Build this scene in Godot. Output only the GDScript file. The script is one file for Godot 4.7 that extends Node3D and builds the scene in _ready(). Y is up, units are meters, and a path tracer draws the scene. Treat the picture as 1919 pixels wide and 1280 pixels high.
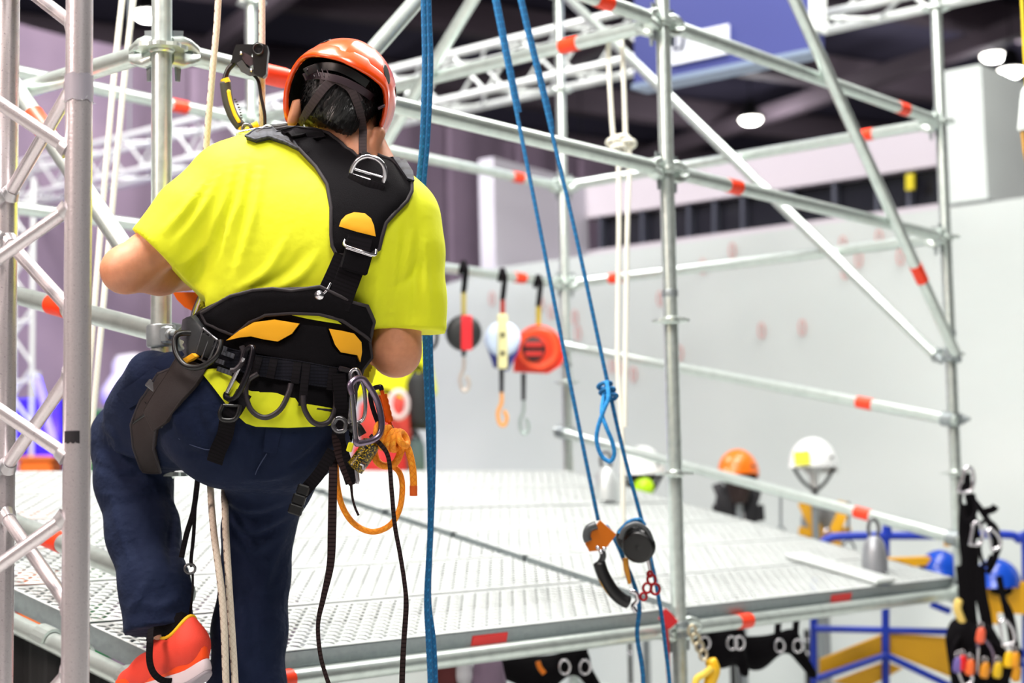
extends Node3D

const FOC := 3099.25
const PITCH := 0.0932649
const ROLL := 0.0179574
const EYE := 1.5
var cam_right: Vector3
var cam_up: Vector3
var cam_fwd: Vector3
var used := {}
var T := {}
var rng := RandomNumberGenerator.new()

# ---------------------------------------------------------------- mesh helpers
class M:
	var v := PackedVector3Array()
	var uv := PackedVector2Array()
	var idx := PackedInt32Array()
	var seam := PackedInt32Array()

	func add(p: Vector3, t := Vector2.ZERO) -> int:
		v.append(p)
		uv.append(t)
		return v.size() - 1

	func tri(a: int, b: int, c: int) -> void:
		idx.append(a)
		idx.append(b)
		idx.append(c)

	func quad(a: Vector3, b: Vector3, c: Vector3, d: Vector3) -> void:
		var i := add(a, Vector2(0, 0))
		add(b, Vector2(1, 0))
		add(c, Vector2(1, 1))
		add(d, Vector2(0, 1))
		tri(i, i + 1, i + 2)
		tri(i, i + 2, i + 3)

	func tri3(a: Vector3, b: Vector3, c: Vector3) -> void:
		var i := add(a)
		add(b)
		add(c)
		tri(i, i + 1, i + 2)

	# rings of equal size, each a closed loop; ends closed with fans when caps is true
	func loft(rings: Array, caps := true, vscale := 1.0) -> void:
		var n: int = rings[0].size()
		var base := v.size()
		var along := 0.0
		var centres := []
		for r in rings:
			var s := Vector3.ZERO
			for p in r:
				s += p
			centres.append(s / n)
		for k in rings.size():
			if k > 0:
				along += centres[k].distance_to(centres[k - 1])
			for j in n + 1:
				add(rings[k][j % n], Vector2(float(j) / n, along * vscale))
			seam.append(v.size() - 1)
			seam.append(v.size() - 1 - n)
		var w := n + 1
		for k in rings.size() - 1:
			for j in n:
				var a := base + k * w + j
				tri(a, a + w, a + w + 1)
				tri(a, a + w + 1, a + 1)
		if caps:
			for e in 2:
				var r = rings[0] if e == 0 else rings[-1]
				var c := add(centres[0] if e == 0 else centres[-1])
				var s0 := v.size()
				for p in r:
					add(p)
				for j in n:
					if e == 0:
						tri(c, s0 + j, s0 + (j + 1) % n)
					else:
						tri(c, s0 + (j + 1) % n, s0 + j)

	func frames(pts, ref: Vector3, closed := false) -> Array:
		var out := []
		var up := ref
		for i in pts.size():
			var a: Vector3 = pts[i - 1] if i > 0 else (pts[-2] if closed else pts[0])
			var b: Vector3 = pts[i + 1] if i < pts.size() - 1 else (pts[1] if closed else pts[-1])
			var t := (b - a).normalized()
			if t.length() < 0.5:
				t = Vector3.UP
			var s := t.cross(up)
			if s.length() < 0.05:
				s = t.cross(Vector3(0.3, 0.2, 0.93))
			s = s.normalized()
			up = s.cross(t).normalized()
			out.append([s, up])
		return out

	# round (or elliptical) tube along a polyline
	func tube(pts, r, sides := 10, caps := true, vscale := 20.0) -> void:
		var fr := frames(pts, Vector3(0.13, 0.31, 0.94))
		var rings := []
		for i in pts.size():
			var rr: float = r[i] if r is Array else r
			var ring := PackedVector3Array()
			for j in sides:
				var a := TAU * j / sides
				ring.append(pts[i] + fr[i][0] * cos(a) * rr + fr[i][1] * sin(a) * rr)
			rings.append(ring)
		loft(rings, caps, vscale)

	# flat webbing along a polyline; face is the direction its flat side looks to
	func ribbon(pts, face, width, thick: float) -> void:
		var rings := []
		for i in pts.size():
			var a: Vector3 = pts[max(i - 1, 0)]
			var b: Vector3 = pts[min(i + 1, pts.size() - 1)]
			var t := (b - a).normalized()
			var f: Vector3 = face[i] if face is Array else face
			var s := t.cross(f).normalized()
			var u := s.cross(t).normalized()
			var w: float = (width[i] if width is Array else width) * 0.5
			var h := thick * 0.5
			var ring := PackedVector3Array()
			for q in [[-1, -0.3], [-0.93, -1], [0.93, -1], [1, -0.3], [1, 0.3], [0.93, 1], [-0.93, 1], [-1, 0.3]]:
				ring.append(pts[i] + s * w * q[0] + u * h * q[1])
			rings.append(ring)
		loft(rings, true, 30.0)

	# profile: Vector2(radius, height) along the axis xf.y
	func lathe(profile, xf: Transform3D, sides := 20, squash := 1.0) -> void:
		var rings := []
		for p in profile:
			var ring := PackedVector3Array()
			for j in sides:
				var a := TAU * j / sides
				ring.append(xf * Vector3(cos(a) * p.x, p.y, sin(a) * p.x * squash))
			rings.append(ring)
		loft(rings, true)

	func box(xf: Transform3D, size: Vector3, bevel := 0.0) -> void:
		var h := size * 0.5
		var b: float = min(bevel, min(h.x, min(h.y, h.z)) * 0.98)
		var c := func(sx, sy, sz, ax) -> Vector3:
			var q := Vector3(sx * (h.x - b), sy * (h.y - b), sz * (h.z - b))
			q[ax] = [sx, sy, sz][ax] * h[ax]
			return xf * q
		for ax in 3:
			var o := (ax + 1) % 3
			var p := (ax + 2) % 3
			for s in [-1, 1]:
				var q := []
				for uvs in [[-1, -1], [1, -1], [1, 1], [-1, 1]]:
					var e := [0, 0, 0]
					e[ax] = s
					e[o] = uvs[0] * s
					e[p] = uvs[1]
					q.append(c.call(e[0], e[1], e[2], ax))
				quad(q[0], q[1], q[2], q[3])
				if b > 0.0:
					for s2 in [-1, 1]:
						var e1 := [0, 0, 0]
						e1[ax] = s
						e1[o] = s2
						e1[p] = -1
						var e2 := e1.duplicate()
						e2[p] = 1
						quad(c.call(e1[0], e1[1], e1[2], ax), c.call(e2[0], e2[1], e2[2], ax), c.call(e2[0], e2[1], e2[2], o), c.call(e1[0], e1[1], e1[2], o))
		if b > 0.0:
			for sx in [-1, 1]:
				for sy in [-1, 1]:
					for sz in [-1, 1]:
						tri3(c.call(sx, sy, sz, 0), c.call(sx, sy, sz, 1), c.call(sx, sy, sz, 2))

	# flat plate of the polygon's outline in the xy plane of xf, thick along z
	func plate(poly, xf: Transform3D, thick: float) -> void:
		var pv := PackedVector2Array(poly)
		var t := Geometry2D.triangulate_polygon(pv)
		var n := pv.size()
		for s in [-0.5, 0.5]:
			var b := v.size()
			for p in pv:
				add(xf * Vector3(p.x, p.y, s * thick), p)
			for k in range(0, t.size(), 3):
				tri(b + t[k], b + t[k + 1], b + t[k + 2])
		for j in n:
			var p := pv[j]
			var q := pv[(j + 1) % n]
			quad(xf * Vector3(p.x, p.y, -thick / 2), xf * Vector3(q.x, q.y, -thick / 2), xf * Vector3(q.x, q.y, thick / 2), xf * Vector3(p.x, p.y, thick / 2))

	func mesh() -> ArrayMesh:
		var n := PackedVector3Array()
		n.resize(v.size())
		for k in range(0, idx.size(), 3):
			var a := idx[k]
			var b := idx[k + 1]
			var c := idx[k + 2]
			var f := (v[c] - v[a]).cross(v[b] - v[a])
			n[a] += f
			n[b] += f
			n[c] += f
		# vertices doubled at a uv seam share their normal
		for k in range(0, seam.size(), 2):
			var both := n[seam[k]] + n[seam[k + 1]]
			n[seam[k]] = both
			n[seam[k + 1]] = both
		for k in n.size():
			n[k] = n[k].normalized() if n[k].length() > 1e-14 else Vector3.UP
		var arr := []
		arr.resize(Mesh.ARRAY_MAX)
		arr[Mesh.ARRAY_VERTEX] = v
		arr[Mesh.ARRAY_NORMAL] = n
		arr[Mesh.ARRAY_TEX_UV] = uv
		arr[Mesh.ARRAY_INDEX] = idx
		var m := ArrayMesh.new()
		m.add_surface_from_arrays(Mesh.PRIMITIVE_TRIANGLES, arr)
		return m

# ---------------------------------------------------------------- signed distance field, meshed as surface nets
class F:
	var lo: Vector3
	var c: float
	var nx: int
	var ny: int
	var nz: int
	var d := PackedFloat32Array()

	func _init(a: Vector3, b: Vector3, cell: float) -> void:
		lo = Vector3(min(a.x, b.x), min(a.y, b.y), min(a.z, b.z))
		var hi := Vector3(max(a.x, b.x), max(a.y, b.y), max(a.z, b.z))
		c = cell
		nx = int((hi.x - lo.x) / c) + 2
		ny = int((hi.y - lo.y) / c) + 2
		nz = int((hi.z - lo.z) / c) + 2
		d.resize(nx * ny * nz)
		d.fill(1.0)

	# tapered capsule, joined (or with cut, taken away) with a smooth minimum of width k; flat squeezes it along the direction fd
	func cap(a: Vector3, b: Vector3, ra: float, rb: float, k := 0.03, cut := false, fd := Vector3.ZERO, flat := 1.0) -> void:
		var r: float = max(ra, rb) + k + 2.5 * c
		var x0: int = clampi(int((min(a.x, b.x) - r - lo.x) / c), 0, nx - 1)
		var x1: int = clampi(int((max(a.x, b.x) + r - lo.x) / c) + 1, 0, nx - 1)
		var y0: int = clampi(int((min(a.y, b.y) - r - lo.y) / c), 0, ny - 1)
		var y1: int = clampi(int((max(a.y, b.y) + r - lo.y) / c) + 1, 0, ny - 1)
		var z0: int = clampi(int((min(a.z, b.z) - r - lo.z) / c), 0, nz - 1)
		var z1: int = clampi(int((max(a.z, b.z) + r - lo.z) / c) + 1, 0, nz - 1)
		var ba := b - a
		var bb: float = max(ba.dot(ba), 1e-9)
		for z in range(z0, z1 + 1):
			for y in range(y0, y1 + 1):
				var p := Vector3(lo.x + x0 * c, lo.y + y * c, lo.z + z * c)
				var i := (z * ny + y) * nx + x0
				for x in range(x0, x1 + 1):
					var pa := p - a
					var h := clampf(pa.dot(ba) / bb, 0.0, 1.0)
					var q := pa - ba * h
					if flat != 1.0:
						q += fd * (q.dot(fd) * (flat - 1.0))
					var e := q.length() - (ra + (rb - ra) * h)
					var o := d[i]
					if cut:
						e = -e
						var hh: float = max(k - absf(o - e), 0.0)
						d[i] = max(o, e) + hh * hh / (4.0 * k)
					else:
						var hh: float = max(k - absf(o - e), 0.0)
						d[i] = min(o, e) - hh * hh / (4.0 * k)
					p.x += c
					i += 1

	func chain(pts, rads, k := 0.03) -> void:
		for i in pts.size() - 1:
			cap(pts[i], pts[i + 1], rads[i], rads[i + 1], k)

	# keeps only what lies on the side of the plane that n points away from
	func clip(p0: Vector3, n: Vector3) -> void:
		for z in nz:
			for y in ny:
				var i := (z * ny + y) * nx
				for x in nx:
					if d[i] < 0.1:
						var e := (Vector3(lo.x + x * c, lo.y + y * c, lo.z + z * c) - p0).dot(n)
						if e > d[i]:
							d[i] = e
					i += 1

	func at(p: Vector3) -> float:
		var q := (p - lo) / c
		var x := int(q.x)
		var y := int(q.y)
		var z := int(q.z)
		if x < 0 or y < 0 or z < 0 or x >= nx - 1 or y >= ny - 1 or z >= nz - 1:
			return 1.0
		var f := Vector3(q.x - x, q.y - y, q.z - z)
		var i := (z * ny + y) * nx + x
		var s := nx * ny
		var a := lerpf(lerpf(d[i], d[i + 1], f.x), lerpf(d[i + nx], d[i + nx + 1], f.x), f.y)
		var b := lerpf(lerpf(d[i + s], d[i + s + 1], f.x), lerpf(d[i + s + nx], d[i + s + nx + 1], f.x), f.y)
		return lerpf(a, b, f.z)

	func grad(p: Vector3) -> Vector3:
		var e := c * 1.2
		var g := Vector3(at(p + Vector3(e, 0, 0)) - at(p - Vector3(e, 0, 0)), at(p + Vector3(0, e, 0)) - at(p - Vector3(0, e, 0)), at(p + Vector3(0, 0, e)) - at(p - Vector3(0, 0, e)))
		return g.normalized() if g.length() > 1e-9 else Vector3.BACK

	func net(m: M, bump = null) -> void:
		var at_cell := PackedInt32Array()
		at_cell.resize(nx * ny * nz)
		at_cell.fill(-1)
		var s := nx * ny
		var off := [0, 1, nx, nx + 1, s, s + 1, s + nx, s + nx + 1]
		var corner := [Vector3(0, 0, 0), Vector3(1, 0, 0), Vector3(0, 1, 0), Vector3(1, 1, 0), Vector3(0, 0, 1), Vector3(1, 0, 1), Vector3(0, 1, 1), Vector3(1, 1, 1)]
		var edges := [[0, 1], [2, 3], [4, 5], [6, 7], [0, 2], [1, 3], [4, 6], [5, 7], [0, 4], [1, 5], [2, 6], [3, 7]]
		var lim := c * 2.5
		for z in nz - 1:
			for y in ny - 1:
				var i := (z * ny + y) * nx - 1
				for x in nx - 1:
					i += 1
					if absf(d[i]) > lim:
						continue
					var neg := 0
					for o in off:
						if d[i + o] < 0.0:
							neg += 1
					if neg == 0 or neg == 8:
						continue
					var p := Vector3.ZERO
					var n := 0
					for e in edges:
						var a := d[i + off[e[0]]]
						var b := d[i + off[e[1]]]
						if (a < 0.0) != (b < 0.0):
							p += corner[e[0]].lerp(corner[e[1]], a / (a - b))
							n += 1
					var w := lo + (Vector3(x, y, z) + p / n) * c
					if bump != null:
						w += grad(w) * bump.call(w)
					at_cell[i] = m.add(w, Vector2(w.x, w.y))
		for z in range(1, nz - 1):
			for y in range(1, ny - 1):
				var i := (z * ny + y) * nx
				for x in range(1, nx - 1):
					i += 1
					var a := d[i]
					if absf(a) > lim:
						continue
					for ax in 3:
						var o: int = [1, nx, s][ax]
						var b := d[i + o]
						if (a < 0.0) == (b < 0.0):
							continue
						var u: int = [nx, s, 1][ax]
						var w: int = [s, 1, nx][ax]
						var q0 := at_cell[i]
						var q1 := at_cell[i - u]
						var q2 := at_cell[i - u - w]
						var q3 := at_cell[i - w]
						if q0 < 0 or q1 < 0 or q2 < 0 or q3 < 0:
							continue
						if a < 0.0:
							m.tri(q0, q2, q1)
							m.tri(q0, q3, q2)
						else:
							m.tri(q0, q1, q2)
							m.tri(q0, q2, q3)

# ---------------------------------------------------------------- scene helpers
func numbered(called: String) -> String:
	used[called] = used.get(called, 0) + 1
	return called if used[called] == 1 else "%s_%03d" % [called, used[called] - 1]

func tag(o: Node, label: String, category: String, group := "", kind := "") -> Node:
	o.set_meta("label", label)
	o.set_meta("category", category)
	if group:
		o.set_meta("group", group)
	if kind:
		o.set_meta("kind", kind)
	return o

func thing(called: String, label: String, category: String, at := Vector3.ZERO, group := "") -> Node3D:
	var o := Node3D.new()
	o.name = numbered(called)
	add_child(o)
	o.position = at
	tag(o, label, category, group)
	return o

# a mesh given in world coordinates becomes a part of parent (which is only shifted) or a thing
func obj(called: String, m, material: Material, parent: Node = null) -> MeshInstance3D:
	var o := MeshInstance3D.new()
	var shift := Vector3.ZERO
	if parent:
		o.name = called
		var q: Node = parent
		while q != self and q != null:
			shift += q.position
			q = q.get_parent()
	else:
		o.name = numbered(called)
	if m is M:
		if parent == null:
			var lo := Vector3(INF, INF, INF)
			var hi := -lo
			for p in m.v:
				lo = lo.min(p)
				hi = hi.max(p)
			shift = Vector3((lo.x + hi.x) / 2, lo.y, (lo.z + hi.z) / 2)
			o.position = shift
		if shift != Vector3.ZERO:
			for i in m.v.size():
				m.v[i] -= shift
		o.mesh = m.mesh()
	else:
		o.mesh = m
	o.material_override = material
	if parent:
		parent.add_child(o, true)
	else:
		add_child(o, true)
	return o

func struct(called: String, m, material: Material, label := "", parent: Node = null) -> MeshInstance3D:
	var o := obj(called, m, material, parent)
	if parent == null:
		o.set_meta("kind", "structure")
		if label:
			o.set_meta("label", label)
			o.set_meta("category", called.split("_")[0])
	return o

# point seen at pixel (px, py) of the 1919 x 1280 frame at camera depth z
func P(px: float, py: float, z: float) -> Vector3:
	return Vector3(0, EYE, 0) + (cam_fwd + cam_right * ((px - 959.5) / FOC) + cam_up * ((640.0 - py) / FOC)) * z

func PP(list, z: float) -> PackedVector3Array:
	var out := PackedVector3Array()
	for q in list:
		out.append(P(q[0], q[1], q[2] if q.size() > 2 else z))
	return out

func px_of(p: Vector3) -> Vector2:
	var q := p - Vector3(0, EYE, 0)
	var z := q.dot(cam_fwd)
	return Vector2(959.5 + FOC * q.dot(cam_right) / z, 640.0 - FOC * q.dot(cam_up) / z)

# smooth curve through the points
func curve(pts, per := 6) -> PackedVector3Array:
	var out := PackedVector3Array()
	var n: int = pts.size()
	for i in n - 1:
		var a: Vector3 = pts[max(i - 1, 0)]
		var b: Vector3 = pts[i]
		var c: Vector3 = pts[i + 1]
		var d: Vector3 = pts[min(i + 2, n - 1)]
		for k in per:
			out.append(b.cubic_interpolate(c, a, d, float(k) / per))
	out.append(pts[-1])
	return out

func look(at: Vector3, y: Vector3, z: Vector3) -> Transform3D:
	var yy := y.normalized()
	var x := yy.cross(z).normalized()
	return Transform3D(Basis(x, yy, x.cross(yy).normalized()), at)

func mat(color: Color, rough := 0.6, metal := 0.0, extra := {}) -> StandardMaterial3D:
	var m := StandardMaterial3D.new()
	m.albedo_color = color
	m.roughness = rough
	m.metallic = metal
	for k in extra:
		m.set(k, extra[k])
	return m

func noise_tex(freq: float, normal := false, bump := 2.0, ramp = null, size := 256, kind := FastNoiseLite.TYPE_SIMPLEX_SMOOTH) -> NoiseTexture2D:
	var n := FastNoiseLite.new()
	n.noise_type = kind
	n.frequency = freq
	n.seed = 7
	n.fractal_octaves = 4
	var t := NoiseTexture2D.new()
	t.noise = n
	t.width = size
	t.height = size
	t.seamless = true
	t.as_normal_map = normal
	t.bump_strength = bump
	if ramp:
		var g := Gradient.new()
		g.offsets = PackedFloat32Array(ramp[0])
		g.colors = PackedColorArray(ramp[1])
		t.color_ramp = g
	return t

func tri_tex(m: StandardMaterial3D, scale: float, world := true) -> StandardMaterial3D:
	m.uv1_triplanar = true
	m.uv1_world_triplanar = world
	m.uv1_scale = Vector3.ONE * scale
	return m

# woven cover of a rope: slanting strands with flecks of another yarn
func braid(base: Color, dark: Color, fleck: Color, every: int) -> ImageTexture:
	var im := Image.create(64, 128, false, Image.FORMAT_RGB8)
	for y in 128:
		for x in 64:
			var a := (x + y) % 16
			var b := (x - y + 128) % 16
			var c := base
			if a < 3 or b < 3:
				c = base.lerp(dark, 0.6)
			if every > 0 and ((x / 8 + y / 8) % every == 0) and (y / 8) % 4 == 0 and (a + b) % 5 < 3:
				c = fleck
			im.set_pixel(x, y, c)
	return ImageTexture.create_from_image(im)

func rib_tex(base: Color, dark: Color) -> ImageTexture:
	var im := Image.create(16, 32, false, Image.FORMAT_RGB8)
	for y in 32:
		for x in 16:
			im.set_pixel(x, y, base.lerp(dark, 0.75 if y % 8 < 3 else (0.25 if x % 4 == 0 else 0.0)))
	return ImageTexture.create_from_image(im)

# ---------------------------------------------------------------- the scene
func _ready() -> void:
	rng.seed = 11
	# camera
	var up0 := Vector3(0, cos(PITCH), sin(PITCH))
	cam_fwd = Vector3(0, sin(PITCH), -cos(PITCH))
	cam_right = Vector3(cos(ROLL), 0, 0) - up0 * sin(ROLL)
	cam_up = Vector3(sin(ROLL), 0, 0) + up0 * cos(ROLL)
	var cam := Camera3D.new()
	cam.name = "camera"
	cam.transform = Transform3D(Basis(cam_right, cam_up, -cam_fwd), Vector3(0, EYE, 0))
	var ca := CameraAttributesPhysical.new()
	ca.frustum_focal_length = FOC * 24.0 / 1280.0
	ca.frustum_focus_distance = 3.42
	ca.exposure_aperture = 2.7
	ca.frustum_near = 0.05
	ca.frustum_far = 200.0
	cam.attributes = ca
	cam.fov = 2.0 * rad_to_deg(atan(640.0 / FOC))
	add_child(cam)
	cam.make_current()
	# environment: an enclosed hall, no sky
	var we := WorldEnvironment.new()
	we.name = "world_environment"
	var env := Environment.new()
	env.background_mode = Environment.BG_COLOR
	env.background_color = Color(0.02, 0.02, 0.025)
	env.tonemap_mode = Environment.TONE_MAPPER_LINEAR
	env.tonemap_exposure = 1.06
	env.sdfgi_enabled = true
	env.ssao_enabled = true
	env.ssil_enabled = true
	we.environment = env
	add_child(we)
	materials()
	lights()
	hall()
	scaffold()
	deck()
	backdrop()
	truss_tower()
	ropes()
	person()
	harness()
	climbing_gear()
	display()

# unseen lamp, out of view, placed for its light: a flat panel in a housing, with an area light of its own size below its glowing face
func unseen_lamp(at: Vector3, aim: Vector3, size: float, energy: float, label: String, tint := Color(1, 0.985, 0.965)) -> void:
	var t := thing("unseen_panel_lamp", label, "lamp", at, "unseen lamps over the stand")
	var d := (aim - at).normalized()
	var xf := look(at, -d, Vector3(0.1, 0.2, 0.97))
	var m := M.new()
	m.box(xf.translated_local(Vector3(0, 0.07, 0)), Vector3(size + 0.08, 0.12, size + 0.08), 0.02)
	obj("housing", m, T.black_paint, t)
	m = M.new()
	m.box(xf.translated_local(Vector3(0, 0.002, 0)), Vector3(size, 0.012, size), 0.003)
	obj("lamp_diffuser", m, T.lamp_glow, t)
	m = M.new()
	m.tube([at + xf.basis.y * 0.12, Vector3(at.x, 8.98, at.z)], 0.015, 8)
	obj("drop_rod", m, T.black_paint, t)
	var l := AreaLight3D.new()
	l.name = "area_lamp"
	l.area_size = Vector2(size, size)
	l.light_energy = energy
	l.light_color = tint
	l.shadow_enabled = true
	l.area_range = 60.0
	l.area_attenuation = 2.0
	var z := -d
	var x := Vector3.UP.cross(z)
	x = x.normalized() if x.length() > 0.01 else Vector3.RIGHT
	l.transform = Transform3D(Basis(x, z.cross(x), z), d * 0.03)
	t.add_child(l)

func lights() -> void:
	unseen_lamp(Vector3(-1.2, 5.3, -3.3), Vector3(-0.5, 1.5, -3.7), 1.4, 35.0, "unseen square lamp placed above the climber to light head and shoulders")
	unseen_lamp(Vector3(0.6, 5.6, -0.6), Vector3(0.1, 1.3, -4.4), 1.4, 13.0, "unseen square lamp placed before the scaffold front to light the back of the climber")
	unseen_lamp(Vector3(1.2, 6.0, -6.0), Vector3(0.6, 1.2, -5.8), 1.6, 28.0, "unseen square lamp placed above the sloping deck to light it")
	unseen_lamp(Vector3(2.6, 6.4, -8.2), Vector3(2.2, 1.0, -8.4), 1.6, 14.0, "unseen square lamp placed to light the space between the scaffold and the white stand wall")
	unseen_lamp(Vector3(-3.0, 7.2, -9.2), Vector3(-1.5, 2.4, -16.0), 1.4, 52.0, "unseen square lamp placed to light the mauve drape", Color(1.0, 0.985, 0.985))
	unseen_lamp(Vector3(-3.4, 4.2, -1.2), Vector3(-0.8, 1.6, -3.2), 1.0, 15.0, "unseen warm square lamp placed to light the aluminium mast", Color(1.0, 0.90, 0.86))

func materials() -> void:
	var spots := noise_tex(0.02, false, 1.0, [[0.0, 0.45, 0.6, 1.0], [Color(0.93, 0.94, 0.94), Color(1, 1, 1), Color(0.97, 0.97, 0.97), Color(0.88, 0.89, 0.89)]])
	var fine := noise_tex(0.08, true, 1.2)
	T.galv = tri_tex(mat(Color(0.84, 0.88, 0.86), 0.30, 0.7, {"albedo_texture": spots, "normal_enabled": true, "normal_texture": fine, "normal_scale": 0.15}), 3.0)
	T.galv_dark = tri_tex(mat(Color(0.60, 0.63, 0.64), 0.42, 0.6, {"albedo_texture": spots}), 5.0)
	T.deck = tri_tex(mat(Color(0.81, 0.83, 0.825), 0.5, 0.22, {"albedo_texture": spots}), 1.5)
	var scuffs := noise_tex(0.045, false, 1.0, [[0.0, 0.18, 0.24, 1.0], [Color(0.74, 0.72, 0.74), Color(0.84, 0.82, 0.84), Color(1, 1, 1), Color(0.95, 0.95, 0.95)]], 512)
	T.alu = tri_tex(mat(Color(0.93, 0.90, 0.91), 0.30, 0.65, {"albedo_texture": scuffs, "normal_enabled": true, "normal_texture": fine, "normal_scale": 0.25}), 6.0)
	T.weld = mat(Color(0.82, 0.81, 0.82), 0.3, 0.5)
	T.white_truss = mat(Color(0.9, 0.92, 0.91), 0.4, 0.3)
	T.tape = mat(Color(0.97, 0.24, 0.09), 0.45)
	T.red_tape = mat(Color(0.90, 0.09, 0.09), 0.45)
	T.black_tape = mat(Color(0.10, 0.09, 0.11), 0.6)
	T.grey_tape = mat(Color(0.62, 0.60, 0.64), 0.5)
	T.black_paint = mat(Color(0.06, 0.06, 0.065), 0.55)
	T.lamp_glow = mat(Color(1, 1, 1), 0.5, 0.0, {"emission_enabled": true, "emission": Color(1, 0.99, 0.97), "emission_energy_multiplier": 3.0})
	T.bay_glow = mat(Color(1, 1, 1), 0.5, 0.0, {"emission_enabled": true, "emission": Color(1, 0.98, 0.94), "emission_energy_multiplier": 12.0})
	T.floor = tri_tex(mat(Color(0.80, 0.81, 0.80), 0.5, 0.0, {"albedo_texture": noise_tex(0.01, false, 1.0, [[0.0, 1.0], [Color(0.9, 0.9, 0.9), Color(1, 1, 1)]])}), 0.4)
	T.wall_white = tri_tex(mat(Color(0.80, 0.825, 0.815), 0.7, 0.0, {"albedo_texture": noise_tex(0.006, false, 1.0, [[0.0, 1.0], [Color(0.93, 0.94, 0.94), Color(1, 1, 1)]])}), 0.3)
	T.wall_lilac = mat(Color(0.80, 0.77, 0.80), 0.7)
	T.drape = tri_tex(mat(Color(0.64, 0.56, 0.64), 0.85, 0.0, {"albedo_texture": noise_tex(0.01, false, 1.0, [[0.0, 1.0], [Color(0.9, 0.9, 0.92), Color(1, 1, 1)]])}), 0.5)
	T.ceiling = mat(Color(0.29, 0.27, 0.36), 0.9)
	T.beam = mat(Color(0.40, 0.35, 0.39), 0.8)
	T.dark_wall = mat(Color(0.32, 0.30, 0.37), 0.85)
	T.unseen_pale_wall = mat(Color(0.66, 0.64, 0.66), 0.85)  # for walls out of view, made pale to reflect light onto metal and climber
	T.dark_glass = mat(Color(0.12, 0.12, 0.15), 0.12)
	T.mullion = mat(Color(0.30, 0.31, 0.36), 0.4, 0.3)

# ---------------------------------------------------------------- hall
# points of the stand's own grid: metres along the scaffold's front (f) and into its depth (b), from the front middle post
const YAW := 0.7000241
func G(f: float, b: float, y: float) -> Vector3:
	var d := Vector3(sin(YAW), 0, -cos(YAW))
	var e := Vector3(-cos(YAW), 0, -sin(YAW))
	return Vector3(0.5215242, y, -5.394444) + d * f + e * b

# upright wall slab between two ground points
func wall_slab(a: Vector3, b: Vector3, y0: float, y1: float, thick: float) -> M:
	var m := M.new()
	var mid := (a + b) / 2
	mid.y = (y0 + y1) / 2
	var dir := Vector3(b.x - a.x, 0, b.z - a.z)
	m.box(look(mid, Vector3.UP, dir.cross(Vector3.UP)), Vector3(dir.length(), y1 - y0, thick), 0.01)
	return m

# where the ray through a pixel meets the upright plane through a and b
func on_wall(px: float, py: float, a: Vector3, b: Vector3) -> Vector3:
	var n := (b - a).cross(Vector3.UP).normalized()
	var o := Vector3(0, EYE, 0)
	var r := P(px, py, 1.0) - o
	return o + r * ((a - o).dot(n) / r.dot(n))

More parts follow.
